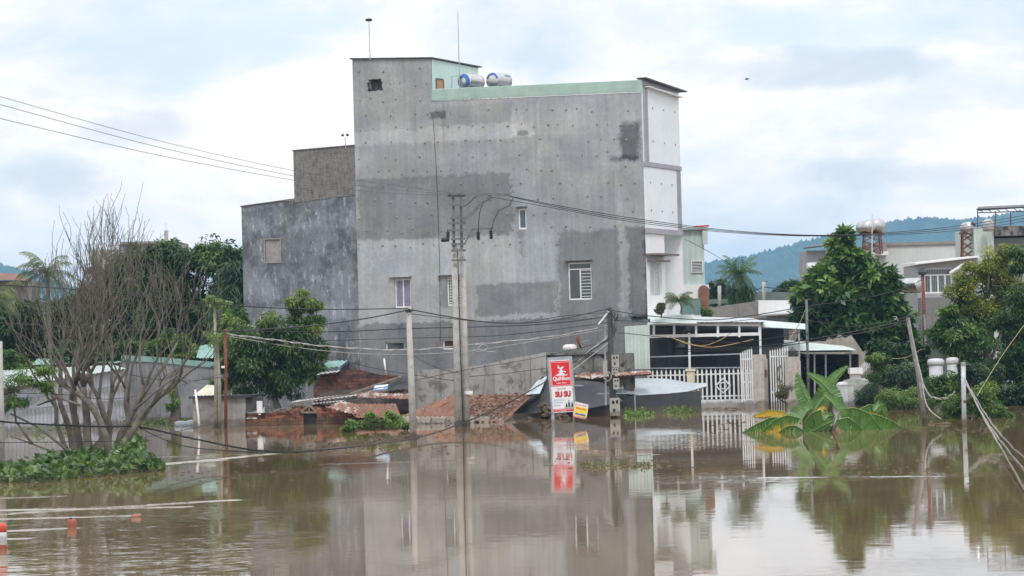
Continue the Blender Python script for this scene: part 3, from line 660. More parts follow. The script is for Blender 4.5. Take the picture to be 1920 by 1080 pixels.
def low_things():
    # long stained wall whose top climbs to the right, then the darker block behind the sign
    w = MB(); Y = 147
    top = [(783, 694), (860, 690), (905, 684), (960, 672), (1012, 663), (1024, 660)]
    lo = [A(px, 800, Y) for px, _ in top]; hi = [A(px, py, Y) for px, py in top]
    for i in range(len(top) - 1):
        a, b, c, d = lo[i], lo[i + 1], hi[i + 1], hi[i]
        w.add([a, b, c, d, a + Vector((0, .25, 0)), b + Vector((0, .25, 0)), c + Vector((0, .25, 0)), d + Vector((0, .25, 0))], [(0, 1, 2, 3), (3, 2, 6, 7), (5, 4, 7, 6)])
    w.build('garden_wall', stained, label='long stained cement wall with a rising top, behind the rusty roof', cat='wall')
    t = T('outbuilding', 'dark moss stained flat roofed block behind the red beer sign', 'outbuilding', loc=Vector((A(1100, 780, 150).x, 150, 0)))
    b = MB(); a0, a1 = A(1024, 662, 149), A(1189, 656, 149); z = a0.z
    b.box(a0.x, a1.x, 149, 153, -1, z - .12); b.build('wall', mossy, t)
    r = MB(); r.box(a0.x - .12, A(1140, 660, 149).x, 148.85, 153.1, z - .119, z + .0); r.build('roof_slab', mossy, t)
    # satellite dish and white tub on its roof
    t = T('satellite_dish', 'rusty satellite dish seen edge-on above the stained block behind the beer sign', 'satellite dish', loc=A(1087, 657, 149.6))
    c = A(1088, 641, 149.6); m = MB(); ax = Vector((.93, -.15, .33)).normalized()
    m.lathe(c, [(.02, -.16), (.25, -.12), (.42, 0.0), (.40, .01), (.22, -.09), (.02, -.12)], 18, ax=ax); m.build('dish', rusty, t, smooth=True)
    k = MB(); k.tube([A(1094, 656, 149.6), c], .025, 5); k.tube([c, c + ax * .5 - Vector((0, 0, .1))], .015, 4); k.build('arm', steel, t)
    m = MB(); m.lathe(A(1069, 657, 149.5), [(.36, 0), (.38, .14), (.34, .24), (.22, .30), (.02, .31)], 18)
    m.build('upturned_tub', weather('white_tub', (.62, .62, .62), (.75, .74, .73), 6, .5, spot=.7, spot_c=(.18, .06, .05)), smooth=True, label='white upturned tub with rusty rim on the stained block roof', cat='tub')
    # the big rusty roof standing just out of the water
    t = T('flooded_shack', 'flooded shack of which only the red rusty corrugated roof shows, around the twin poles', 'shack', loc=Vector((A(880, 790, 139).x, 139, 0)))
    m = MB(); m.sheet(A(745, 789, 138.6) + Vector((0, 0, .03)), A(946, 789, 137.6) + Vector((0, 0, -.05)), A(1003, 737, 144.5), A(846, 741, 144.5), .26, .03, wob=.004, seed=2)
    m.sheet(A(742, 785, 138.8), A(785, 786, 138.7), A(862, 742, 144.4), A(836, 745, 144.6), .26, .03, wob=.006, seed=3); m.build('roof', rust_red, t, smooth=True)
    e = MB(); rg = random.Random(4)
    for i in range(7):
        x0 = 752 + i * 27.5; e.sheet(A(x0, 793, 138.0), A(x0 + 27.2, 792.5 - rg.uniform(0, 1), 137.4), A(x0 + 30, 783, 138.6) + Vector((0, 0, .06)), A(x0 + 2, 784, 138.8) + Vector((0, 0, .06)), .30, .03, nv=1)
    e.build('eaves_sheet', weather('bleached_sheet_edge', (.30, .26, .22), (.42, .38, .33), 2, .8, streak=.3, streak_c=(.25, .12, .08), spot=.3, spot_c=(.2, .1, .07)), t)
    # fallen leaves lying on that roof
    rg = random.Random(8); m = MB()
    for i in range(900):
        u, v = rg.random() ** .7, rg.random(); p = A(860, 785, 139).lerp(A(944, 785, 138.2), u).lerp(A(868, 741, 144.3).lerp(A(998, 738, 144.3), u), v) + Vector((0, 0, .06)); s_ = rg.uniform(.05, .12); an = rg.uniform(0, 6.28)
        dx_, dy_ = math.cos(an) * s_, math.sin(an) * s_; m.add([p + Vector((dx_, dy_, .0)), p + Vector((-dy_ * .5, dx_ * .5, .02)), p - Vector((dx_, dy_, -.03)), p - Vector((-dy_ * .5, dx_ * .5, 0))], [(0, 1, 2, 3)], 0, rg.random())
    m.build('dry_leaves', leafmat('dry_leaf', (.07, .045, .03), (.19, .13, .09), (.36, .27, .20), .8, .1), label='dry brown leaves scattered over the rusty roof', kind='stuff')
    # brick shack on the left
    Y = 143; t = T('brick_shack', 'half sunken red brick shack with rusty sheets and a gabled doorway', 'shack', loc=Vector((A(580, 797, Y).x, Y, 0)))
    fr = Frame(A(465, 797, Y), 4)
    X = lambda px, py, y=0: fr.f(px, py, y)
    m = MB(fr); d0, d1 = X(569, 780)[0], X(593, 780)[0]; zd = X(580, 772)[1]
    topx = [(X(460, 790)[0], X(460, 790)[1]), (X(495, 781)[0], X(495, 781)[1]), (X(566, 760)[0], X(566, 762)[1]), (X(600, 762)[0], X(600, 762)[1]), (X(668, 785)[0], X(668, 778)[1]), (X(730, 790)[0], X(730, 785)[1])]
    wall_holes(m, topx[0][0], topx[-1][0], -1.2, lambda x: float(np.interp(x, [q[0] for q in topx], [q[1] for q in topx])), [(d0, d1, -.9, zd)], dep=.2)
    m.build('wall', brick, t)
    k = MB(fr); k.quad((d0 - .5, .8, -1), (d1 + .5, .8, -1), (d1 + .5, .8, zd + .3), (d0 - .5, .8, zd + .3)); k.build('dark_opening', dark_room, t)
    k = MB(fr); ap = X(580, 759)
    for q in (X(565, 772), X(594, 772)): k.bar((q[0], -.08, q[1]), (ap[0], -.08, ap[1]), .09, .10)
    k.bar((X(565, 773)[0], -.09, X(565, 773)[1]), (X(594, 773)[0], -.09, X(594, 773)[1]), .08, .09); k.bar((ap[0], -.085, ap[1]), (ap[0], -.085, X(580, 773)[1]), .06); k.build('door_gable', timber, t)
    b = MB(); z0 = A(600, 700, 147)
    bt = [(588, 718), (604, 702), (650, 694), (668, 692), (715, 703), (772, 705)]
    lo = [A(px, 800, 148) for px, _ in bt]; hi = [A(px, py, 148) for px, py in bt]
    for i in range(len(bt) - 1): b.add([lo[i], lo[i + 1], hi[i + 1], hi[i], lo[i] + Vector((0, .2, 0)), lo[i + 1] + Vector((0, .2, 0)), hi[i + 1] + Vector((0, .2, 0)), hi[i] + Vector((0, .2, 0))], [(0, 1, 2, 3), (3, 2, 6, 7)])
    b.build('back_wall', brickmat('shaded_dirty_brick', (.17, .07, .05), (.10, .045, .035), (.05, .04, .035), w=.27, h=.16, dark=1.0), t)  # brick colours darkened for dirt and for shadow alike
    def sh(name, q, mt, pitch=.2, amp=.025, seed=1, wob=.008):
        s_ = MB(); s_.sheet(*[A(*p) for p in q], pitch, amp, wob=wob, seed=seed); return s_.build(name, mt, t, smooth=True)
    sh('roof_sheet', ((612, 764, 140.6), (695, 784, 140.0), (712, 765, 142.4), (640, 752, 143)), rust_pale, seed=2)
    sh('roof_sheet', ((668, 783, 139.7), (752, 782, 139.4), (742, 757, 142.6), (636, 757, 142.6)), rust_red, seed=4)
    sh('roof_sheet', ((660, 745, 143.6), (768, 748, 143.2), (772, 732, 146), (700, 731, 146)), rust_pale, seed=5)
    sh('roof_sheet', ((540, 757, 143.4), (668, 742, 143.4), (672, 738, 145), (560, 750, 145)), old_sheet, seed=6)
    sh('roof_sheet', ((585, 757, 143.0), (640, 752, 143.0), (672, 746, 144), (606, 754, 144.5)), old_sheet, seed=7)
    sh('roof_sheet', ((592, 703, 147.6), (634, 697, 147.4), (640, 694, 148.5), (604, 698, 148.5)), old_sheet, seed=8)
    sh('roof_sheet', ((594, 690, 149), (638, 687, 149), (654, 675, 151.5), (618, 677, 151.5)), green_roof, seed=9, wob=.005)
    k = MB(); k.quad(A(640, 690, 149.1), A(655, 678, 151.2), A(655, 700, 151.2), A(640, 700, 149.1)); k.build('gable', dark_room, t)
    b = MB(); b.bar(A(656, 739, 143.2), A(752, 706, 146), .12, .08); b.bar(A(540, 757, 143.3), A(690, 735, 143.3), .09, .07); b.bar(A(610, 762, 142.6), A(700, 784, 142), .08, .06); b.build('roof_beam', timber, t)
    k = MB(); k.quad(A(600, 758, 146.2), A(768, 770, 146.2), A(768, 720, 147.6), A(600, 735, 147.6)); k.build('inner_wall', weather('dark_inner_wall', (.03, .025, .022), (.08, .06, .05), 2, .95), t)  # near-black brown sheet closing the inside of the shack
    p = MB(); n = 10; rg = random.Random(6); vs = []
    for j in range(n + 1):
        for i in range(n + 1):
            u, v = i / n, j / n; q = A(716, 731, 145).lerp(A(773, 730, 144.8), u).lerp(A(748, 704, 147).lerp(A(775, 704, 147), u), v); vs.append(q + Vector((0, 0, rg.uniform(-.05, .05) + .12 * math.sin(u * 7) * math.sin(v * 3.1))))
    p.add(vs, [(j * (n + 1) + i, j * (n + 1) + i + 1, (j + 1) * (n + 1) + i + 1, (j + 1) * (n + 1) + i) for j in range(n) for i in range(n)])
    p.build('roof_tarpaulin', tarp, smooth=True, label='dark tarpaulin draped over the brick shack roof behind the thin concrete pole', cat='tarpaulin')
    # rubble along the broken wall top
    m = MB(); rg = random.Random(11)
    for i in range(150):
        u = rg.random(); q = A(470 + u * 110, 786 - u * 26 + rg.uniform(-5, 1), 142.9 + rg.uniform(0, .8)); s_ = rg.uniform(.05, .16); m.bar(q, q + Vector((rg.uniform(-1, 1), rg.uniform(-.3, .3), rg.uniform(-.3, .5))) * s_ * 2.2, s_ * .5, s_ * .35)
    m.build('rubble', weather('rubble_debris', (.14, .12, .10), (.28, .25, .21), 5, .95), label='rubble and twigs along the broken brick wall', kind='stuff')
    # blue board lying on the roof
    t2 = T('blue_board', 'small blue and white board propped on the rusty roof', 'board', loc=A(715, 733, 143.4))
    q = [A(699, 733, 143.3), A(726, 730, 143.2), A(729, 720, 143.6), A(702, 723, 143.7)]; m = MB(); m.prism(q, (0, .04, -.03)); m.build('panel', weather('blue_board_paint', (.10, .22, .42), (.16, .30, .5), 3, .5), t2)
    k = MB(); L = lambda u, v: q[0].lerp(q[1], u).lerp(q[3].lerp(q[2], u), v) + Vector((0, -.012, .008))
    k.quad(L(.05, .55), L(.95, .55), L(.95, .9), L(.05, .9)); k.quad(L(.08, .2), L(.7, .2), L(.7, .36), L(.08, .36)); k.build('pale_stripe', win_white, t2)
    # cement shed with cream roof
    Y = 143.5; t = T('cement_shed', 'small grey cement shed with pale roof sheet beside the brick shack', 'shed', loc=Vector((A(425, 800, Y).x, Y, 0)))
    fr = Frame(A(366, 800, Y), 8); m = MB(fr); a, b_ = fr.f(362, 780)[0], fr.f(461, 780)[0]; z = fr.f(410, 746)[1]
    m.box(a, b_, 0, 2.6, -1, z); m.build('wall', cement, t)
    m = MB(fr); m.box(a - .15, b_ + .35, -.22, 2.8, z + .002, z + .10); m.build('roof_edge', tarp, t)
    m = MB(); m.sheet(A(362, 742, 143.2), A(405, 741, 143.2), A(408, 722, 146), A(388, 722, 146), .18, .02); m.sheet(A(362, 743, 143.25), A(372, 742, 143.3), A(392, 721, 146), A(388, 722, 146), .18, .02); m.build('roof', weather('cream_sheet', (.55, .52, .42), (.66, .63, .54), 2, .7, streak=.3), t)
    m = MB(fr); x0, x1 = fr.f(462, 780)[0], fr.f(494, 780)[0]; m.add([(x0, .1, z - .02), (x1, .1, z - .02), (x1, .05, z - .55), (x0 + .2, -.05, z - .72), (x0, -.02, z - .62)], [(0, 1, 2, 3, 4)]); m.build('tarpaulin_flap', tarp, t)
    m = MB(fr); m.box(x0, x1, .12, .3, -1, z - .5, 0); m.box(x0 + .1, x1 - .1, -.1, .1, z - .86, z - .80); m.box(x0 + .05, x1 - .3, -.14, .1, z - 1.05, z - .99); m.box(x1 - .3, x1 - .04, -.08, .1, z - 1.0, z - .2); m.build('side_boards', white_paint, t)
low_things()

def canopies():
    # pale blue canopy with black cloth walls
    t = T('market_canopy', 'low pale blue sheet canopy over black cloth walls, in front of the white fence', 'canopy', loc=Vector((A(1240, 770, 149).x, 149, 0)))
    e = [(1078, 722), (1120, 724), (1160, 733), (1200, 741), (1250, 739), (1290, 733), (1326, 724)]; bk = [(1090, 709), (1130, 709), (1170, 710), (1210, 709), (1250, 711), (1290, 716), (1318, 719)]
    vs = []; n = 6
    for j in range(n + 1):
        v = j / n
        for k in range(len(e)): vs.append(A(*e[k], 148.5).lerp(A(*bk[k], 153), v) + Vector((0, 0, .10 * math.sin(v * 3.14) + .03 * math.sin(k * 2.1 + j))))
    m = MB(); w = len(e); m.add(vs, [(j * w + i, j * w + i + 1, (j + 1) * w + i + 1, (j + 1) * w + i) for j in range(n) for i in range(w - 1)]); m.add([v - Vector((0, 0, .04)) for v in vs], [(j * w + i, j * w + i + 1, (j + 1) * w + i + 1, (j + 1) * w + i) for j in range(n) for i in range(w - 1)])
    m.build('roof', weather('pale_blue_sheet', (.42, .48, .51), (.52, .57, .60), .9, .5, streak=.3, spot=.25, spot_c=(.25, .27, .28)), t, smooth=True)
    def cloth(name, quadpts, mt, par, nx=14, nz=8, wob=.06, seed=1, **kw):
        rg = random.Random(seed); vs = []; ph = [rg.uniform(0, 6) for _ in range(6)]; P = [A(*q) for q in quadpts]
        for j in range(nz + 1):
            for i in range(nx + 1):
                u, v = i / nx, j / nz; q = P[0].lerp(P[1], u).lerp(P[3].lerp(P[2], u), v)
                vs.append(q + Vector((0, wob * (math.sin(u * 9 + ph[0] + v * 2) + .5 * math.sin(u * 21 + ph[1] - v * 3)), wob * .4 * math.sin(u * 6 + ph[2]) * v)))
        c = MB(); c.add(vs, [(j * (nx + 1) + i, j * (nx + 1) + i + 1, (j + 1) * (nx + 1) + i + 1, (j + 1) * (nx + 1) + i) for j in range(nz) for i in range(nx)])
        return c.build(name, mt, par, smooth=True, **kw)
    grey_cloth = weather('dark_grey_cloth', (.03, .032, .035), (.05, .052, .055), .7, .8, streak=.2, streak_c=(.08, .08, .08))
    cloth('cloth_wall', ((1166, 790, 148.2), (1316, 782, 147.6), (1314, 733, 147.8), (1166, 744, 148.4)), grey_cloth, t, wob=.03, seed=3)
    m = MB()
    for px, py in ((1168, 724), (1314, 728), (1240, 738)): m = MB(); m.bar(A(px, 790, 148.6), A(px - 1, py, 148.6), .06); m.build('post', steel, t)
    t = T('black_tent', 'sagging black tarpaulin shelter behind the red beer sign', 'shelter', loc=Vector((A(1050, 790, 144).x, 144, 0)))
    cloth('tarpaulin_side', ((958, 776, 143.2), (1080, 772, 142.6), (1075, 716, 145.5), (1018, 706, 146.5)), tarp, t, wob=.10, seed=4)
    cloth('tarpaulin_side', ((1064, 775, 143.0), (1168, 752, 143.2), (1132, 716, 146), (1066, 715, 145.5)), tarp, t, wob=.12, seed=5)
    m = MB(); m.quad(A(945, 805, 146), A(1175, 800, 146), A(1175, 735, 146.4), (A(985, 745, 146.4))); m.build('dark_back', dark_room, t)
    for p, q in (((1190, 728, 143.2), (1192, 800, 143.2)), ((1066, 722, 145), (1170, 728, 146)), ((1120, 738, 143), (1190, 737, 143))): m = MB(); m.bar(A(*p), A(*q), .06); m.build('tent_pole', steel, t)
    cloth('pale_tarpaulin', ((985, 740, 143.6), (1012, 738, 143.6), (1026, 706, 146), (1010, 712, 146)), weather('pale_blue_tarpaulin', (.30, .34, .38), (.5, .53, .55), 3, .6), None, nx=8, nz=6, wob=.08, seed=6, label='crumpled pale blue plastic sheet at the right end of the rusty roof', cat='plastic sheet')
    # rusty lean-to roof behind the sign
    t = T('lean_to_roof', 'short rusty sheet roof on the stained block, between beer sign and meter pole', 'roof', loc=A(1130, 712, 148))
    m = MB(); m.sheet(A(1076, 706, 147.8), A(1112, 710, 147.6), A(1148, 697, 149), A(1094, 699, 149), .2, .025, wob=.02); m.sheet(A(1112, 708, 147.8), A(1222, 700, 148), A(1218, 694, 149), A(1140, 698, 149), .2, .025, wob=.02, seed=7); m.build('sheet', rust_pale, t, smooth=True)
    m = MB(); m.bar(A(1078, 712, 148.2), A(1220, 702, 148.2), .08); m.build('rafter', timber, t)
    # rubbish heaped under the tent
    m = MB(); rg = random.Random(21)
    for cx, cy, rx, ry, k in ((1022, 776, 13, 14, 60), (1052, 784, 22, 9, 60), (997, 789, 7, 5, 18)):
        for i in range(k):
            q = A(cx + rg.gauss(0, rx * .5), cy + rg.gauss(0, ry * .5), 141.5 + rg.uniform(-.4, .4)); s_ = rg.uniform(.06, .16)
            m.lathe(q, [(s_ * .3, -s_ * .7), (s_, -s_ * .2), (s_ * .8, s_ * .4), (s_ * .2, s_ * .8)], 6, ax=(rg.uniform(-1, 1), rg.uniform(-1, 1), 1))
    m.build('debris', weather('brown_debris', (.06, .045, .035), (.15, .115, .09), 4, .95), label='brown heap of rubbish at the waterline behind the beer sign', kind='stuff')
canopies()
# ------------------------------------------------------------------ right side: carport house, fence, gate, canopies, far houses
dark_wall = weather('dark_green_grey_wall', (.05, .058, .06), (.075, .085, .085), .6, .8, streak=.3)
stone = weather('speckled_stone', (.44, .41, .37), (.54, .51, .47), 3, .85, spot=.5, spot_c=(.26, .24, .21), streak=.2)
ROOFW = weather('pale_roof_sheet', (.42, .45, .47), (.50, .53, .55), .6, .5, streak=.3, streak_c=(.38, .4, .4), spot=.2, spot_c=(.32, .33, .33))
grey_render = weather('brown_grey_render', (.20, .195, .185), (.27, .26, .25), .7, .9, streak=.4, spot=.2)
def right_front():
    CF = Frame(A(1425, 764, 155), 9)
    # carport
    t = T('carport', 'steel carport with white lattice beam and pale roof sheets beside the grey building', 'carport', fr=CF)
    f = lambda px, py, y=0: CF.f(px, py, y)
    def P(px, py, y=0): x, z = f(px, py, y); return CF.P(x, y, z)
    m = MB(); m.bar(P(1215, 607), P(1424, 609), .13, .15); m.bar(P(1215, 631), P(1424, 626), .10, .16)
    for px in (1216, 1226, 1264, 1305, 1346, 1386, 1424): m.bar(P(px, 606), P(px, 632), .12, .12) if px < 1424 else m.bar(P(px, 605), P(px, 629), .12, .12)
    m.build('lattice_beam', white_paint, t)
    for px, top, bot in ((1292, 624, 800), (1425, 610, 790)):
        m = MB(); m.bar(P(px, top), P(px + 3, bot), .11); m.build('post', white_paint, t)
    for (a, b) in (((1217, 669.5), (1400, 663)), ((1217, 690.5), (1400, 689))): m = MB(); m.bar(P(*a), P(*b), .07); m.build('rail', steel, t)
    b_ = (1300, 595, 6.5)
    m = MB(); m.sheet(P(1222, 604, -.3), P(1436, 604, -.3), P(1412, 597, 5.5), P(1300, 594, 5.5), .25, .015); m.sheet(P(1300, 593.5, 5.6), P(1412, 596.5, 5.6), P(1436, 603.4, -.3) + Vector((0, 0, -.06)), P(1222, 603.4, -.3) + Vector((0, 0, -.06)), .25, .01); m.build('roof_sheet', ROOFW, t)
    # rolled pale green right-hand roof
    m = MB(); n = 8; vs = []
    for k in range(n + 1):
        u = k / n; px = 1424 + 86 * u; top = 600 + 7 * u; bot = 613 + 4.5 * u
        for j in range(5):
            v = j / 4; q = P(px, bot + (top - bot) * v, .0 + 1.8 * v * v + .2); vs.append(q)
    m.add(vs, [(k * 5 + j, k * 5 + 5 + j, k * 5 + 6 + j, k * 5 + 1 + j) for k in range(n) for j in range(4)])
    m.quad(P(1424, 613.2, .22), P(1510, 617.6, .22), P(1500, 613, 4), P(1424, 608, 4)); m.build('rolled_roof', pale_green, t, smooth=True)
    for px, tp in ((1498, 616),): m = MB(); m.bar(P(px, tp, .4), P(px + 2, 790, .4), .09); m.build('post', steel, t)
    # green awning between the grey building and the carport
    m = MB(); vs = []
    for k in range(9):
        u = k / 8
        for j in range(5): v = j / 4; vs.append(P(1219 + 84 * u + (6 - 8 * v) * (1 if k == 8 else 0), 607 - 17 * v + 3 * math.sin(v * 3.14), -.9 + 1.5 * v))
    m.add(vs, [(k * 5 + j, k * 5 + 5 + j, k * 5 + 6 + j, k * 5 + 1 + j) for k in range(8) for j in range(4)])
    m.build('green_awning', pale_green, smooth=True, label='short curved pale green awning above the carport beam, below the balcony', cat='awning')
    m = MB(); m.sheet(P(1171, 612, -1.4), P(1217, 609, -1.4), P(1219, 692, -1.4), P(1174, 692, -1.4), .17, .02, nv=2); m.build('sheet_panel', pale_green, label='tall pale green corrugated panel at the foot of the grey building corner', cat='panel')
    # the house under the carport
    h = T('house', 'dark walled single storey house in the shade of the carport', 'house', fr=CF)
    w = MB(CF); Yh = 6.0; R_ = lambda a, b, c, d_: (f(a, (b + d_) / 2, Yh)[0], f(c, (b + d_) / 2, Yh)[0], f((a + c) / 2, d_, Yh)[1], f((a + c) / 2, b, Yh)[1])
    door = R_(1226, 652, 1250, 700); win = R_(1404, 650, 1440, 690)
    wall_holes(w, f(1213, 650, Yh)[0], f(1466, 650, Yh)[0], -1.2, f(1340, 600, Yh)[1], [door], y=Yh); x1 = f(1466, 650, Yh)[0]; w.quad((x1, Yh, -1.2), (x1, Yh + 6, -1.2), (x1, Yh + 6, f(1340, 600, Yh)[1]), (x1, Yh, f(1340, 600, Yh)[1]))
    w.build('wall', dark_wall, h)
    window(h, CF, *door, y=Yh + .06, mull=(.5,), fw=.09, frame=steel, name='door')
    a = R_(1228, 635, 1290, 652); window(h, CF, *a, y=Yh - .05, mull=(.33, .66), frame=weather('grey_window_frame', (.12, .13, .14), (.18, .19, .2), 3, .5), fw=.05)
    k = MB(CF); k.box(f(1285, 650, 3)[0], f(1470, 650, 3)[0], 3.0, 3.08, f(1380, 652, 3)[1], f(1380, 618, 3)[1]); k.build('shade_cloth', weather('black_shade_cloth', (.035, .038, .042), (.05, .054, .058), .8, .9), h)
    # white picket fence, cream pillar, low wall
    FF = Frame(A(1410, 764, 154.2), 10); g_ = lambda px, py, y=0: FF.f(px, py, y)
    t = T('picket_fence', 'white metal fence with spear topped pickets and diamond ornament, left of the stone gate pillars', 'fence', fr=FF)
    x0, x1 = g_(1216, 720)[0], g_(1410, 720)[0]; zt0, zt1 = g_(1225, 694)[1], g_(1405, 691)[1]; zb = g_(1360, 748)[1]
    m = MB(FF); k = int((x1 - x0) / .225)
    for i in range(k + 1):
        x = x0 + (x1 - x0) * i / k; zt = zt0 + (zt1 - zt0) * i / k
        if g_(1288, 700)[0] < x < g_(1304, 700)[0]: continue
        m.box(x - .045, x + .045, -.02, .02, zb, zt - .12); m.add([(x - .055, -.02, zt - .12), (x + .055, -.02, zt - .12), (x, -.02, zt + .02), (x - .055, .02, zt - .12), (x + .055, .02, zt - .12), (x, .02, zt + .02)], [(0, 1, 2), (5, 4, 3), (0, 2, 5, 3), (1, 4, 5, 2)])
    m.build('picket_panel', win_white, t)
    for z in (zb + .12, zt0 - .32): r = MB(FF); r.box(x0, x1, .022, .06, z, z + .07); r.build('rail', win_white, t)
    o = MB(FF); cx, cz = g_(1356, 723); rr = .38
    pts = [(cx, cz + rr), (cx + rr, cz), (cx, cz - rr), (cx - rr, cz)]
    for p, q in zip(pts, pts[1:] + pts[:1]): o.bar((p[0], -.04, p[1]), (q[0], -.04, q[1]), .05, .07)
    pts = [(cx + .17 * math.cos(i * .785), cz + .17 * math.sin(i * .785)) for i in range(9)]
    for p, q in zip(pts, pts[1:]): o.bar((p[0], -.045, p[1]), (q[0], -.045, q[1]), .04, .05)
    o.build('ornament', win_white, t)
    c = MB(FF); a, b = g_(1289, 720)[0], g_(1303, 720)[0]; z = zt0 - .10; c.box(a, b, -.18, .2, -1, z); c.box(a - .06, b + .06, -.24, .26, z + .002, z + .12); c.build('pillar', cream_paint, t)
    c = MB(FF); c.box(x0, x1 - .02, -.12, .12, -1, zb - .02); c.build('base_wall', white_paint, t)
    # stone gate pillars
    for i, (px0, px1, py, lb) in enumerate(((1411, 1446, 665, 'speckled stone gate pillar with a brown plaque, left of the open gate leaf'), (1475, 1505, 669, 'speckled stone gate pillar with a lantern on top, right of the open gate leaf'))):
        ff = Frame(A(px0, 766, 153.6 + i * .2), 24); t = T('gate_pillar', lb, 'pillar', fr=ff, group='stone gate pillars')
        wd = .66 if i == 0 else .62; z = ff.f(px0 + 8, py)[1]; m = MB(ff); m.box(0, wd, 0, wd, -1.2, z - .22); m.build('shaft', stone, t); m = MB(ff); m.box(.05, wd - .05, .05, wd - .05, z - .22, z); m.build('capstone', stone, t)
        if i == 0: q = MB(ff); q.box(wd + .002, wd + .03, .12, .42, z - 1.15, z - .8); q.build('plaque', weather('brown_plaque', (.16, .08, .06), (.2, .1, .08), 3, .5), t)
        else:
            q = MB(ff); c = ff.P(wd / 2, wd / 2, z); q.fr = None; q.lathe(c, [(.12, 0), (.10, .06), (.20, .14), (.22, .26), (.25, .30), (.10, .42), (.03, .5)], 10); q.build('lantern', dark_steel, t)
    # gate leaves
    def leaf(fr, w, ztops, zb_, lab, mt, orn):
        t = T('gate_leaf', lab, 'gate', fr=fr, group='white iron gate leaves'); m = MB(fr); k = max(5, int(abs(w) / .17))
        for i in range(k + 1):
            u = i / k; x = w * u; z = ztops[0] + (ztops[1] - ztops[0]) * u ** 1.4; r_ = .032; m.box(x - r_, x + r_, -.02, .02, zb_, z - .08); m.add([(x - r_, -.02, z - .08), (x + r_, -.02, z - .08), (x, 0, z + .05), (x + r_, .02, z - .08), (x - r_, .02, z - .08)], [(0, 1, 2), (3, 4, 2), (1, 3, 2), (4, 0, 2)])
        m.build('bars', mt, t)
        lo, hi = min(0, w), max(0, w)
        for z in (zb_ + .1, zb_ + 1.0, min(ztops) - .35): r = MB(fr); r.box(lo, hi, .022, .06, z, z + .07); r.build('rail', mt, t)
        if orn:
            o = MB(fr); cx, cz = w * .5, zb_ + (min(ztops) - zb_) * .62; rr = .26; pts = [(cx + .7 * rr * math.cos(i * .785), cz + 1.7 * rr * math.sin(i * .785)) for i in range(9)]
            for p, q in zip(pts, pts[1:]): o.bar((p[0], -.04, p[1]), (q[0], -.04, q[1]), .05, .05)
            o.build('ornament', timber, t)
    f1 = Frame(A(1412, 764, 153.5), -35); leaf(f1, -.72, (f1.f(1411, 653)[1], f1.f(1394, 662)[1]), .25, 'white iron gate leaf folded back beside the left stone pillar', win_white, False)
    f2 = Frame(A(1447, 766, 153.2), -40); leaf(f2, 1.25, (f2.f(1447, 657)[1], f2.f(1474, 650)[1]), -.3, 'pale iron gate leaf with oval ornament standing open between the stone pillars', white_paint, True)
    m = MB(); c = A(1406, 760, 153.0); m.lathe(c, [(.02, -.05), (.22, -.03), (.29, .02), (.27, .05), (.02, .06)], 18, ax=(.1, -1, .2)); m.build('round_basin', weather('grey_basin', (.22, .23, .24), (.3, .31, .32), 3, .5), label='round grey basin floating against the fence beside the left stone pillar', cat='basin')
    m = MB(); rg = random.Random(5)
    for i in range(26): q = on_water(1325 + rg.random() * 70, 766, .03); q.y -= .3; m.bar(q, q + Vector((rg.uniform(-.6, .6), rg.uniform(-.1, .1), rg.uniform(-.0, .12))), rg.uniform(.02, .06))
    m.build('floating_debris', weather('pale_debris', (.3, .27, .24), (.5, .46, .42), 4, .9), label='floating twigs and litter against the white fence', kind='stuff')
    # second canopy to the right of the gate
    t = T('green_canopy', 'pale green metal canopy on thin posts right of the stone gate, under the big tree', 'canopy', loc=Vector((A(1535, 765, 156).x, 156, 0)))
    m = MB(); vs = []
    for k in range(9):
        u = k / 8; lo = (1468 + 138 * u, 658 - 2 * u); hi = (1466 + 100 * u, 637 + 10 * u)
        for j in range(5): v = j / 4; vs.append(A(lo[0] + (hi[0] - lo[0]) * v, lo[1] + (hi[1] - lo[1]) * v - 2 * math.sin(v * 3.14), 155.5 + 4 * v))
    m.add(vs, [(k * 5 + j, k * 5 + 5 + j, k * 5 + 6 + j, k * 5 + 1 + j) for k in range(8) for j in range(4)])
    m.add([q - Vector((0, 0, .12)) for q in vs], [(k * 5 + j, k * 5 + 5 + j, k * 5 + 6 + j, k * 5 + 1 + j) for k in range(8) for j in range(4)]); m.build('roof', pale_green, t, smooth=True)
    for px in (1527, 1548, 1594): m = MB(); m.bar(A(px, 660, 156.5), A(px + 1, 790, 156.5), .09); m.build('post', steel, t)
    # backdrop wall, white box and stair behind that canopy
    fr = Frame(A(1500, 765, 163), 6); q = lambda px, py: fr.f(px, py)
    t = T('yard_wall', 'old beige yard wall with a jagged broken top behind the pale green canopy', 'wall', fr=fr)
    m = MB(fr); tp = [(1500, 640), (1548, 640), (1554, 632), (1562, 637), (1575, 626), (1584, 634), (1596, 628), (1606, 642), (1618, 660), (1630, 652), (1640, 668), (1700, 690)]
    for a, b in zip(tp, tp[1:]): (xa, za), (xb, zb2) = q(*a), q(*b); m.add([(xa, 0, -1), (xb, 0, -1), (xb, 0, zb2), (xa, 0, za), (xa, .2, -1), (xb, .2, -1), (xb, .2, zb2), (xa, .2, za)], [(0, 1, 2, 3), (3, 2, 6, 7)])
    m.build('wall', weather('beige_old_wall', (.30, .27, .23), (.42, .39, .34), .8, .9, streak=.5, spot=.4), t)
    m = MB(); m.quad(A(1500, 790, 161), A(1610, 790, 161), A(1610, 664, 161), A(1500, 664, 161)); m.quad(A(1500, 664, 161), A(1610, 664, 161), A(1610, 664, 157), A(1500, 664, 157)); m.build('dark_shelter', weather('dark_shelter_wall', (.02, .02, .02), (.06, .055, .05), 2, .9), label='dark cluttered shelter wall under the pale green canopy', cat='wall')
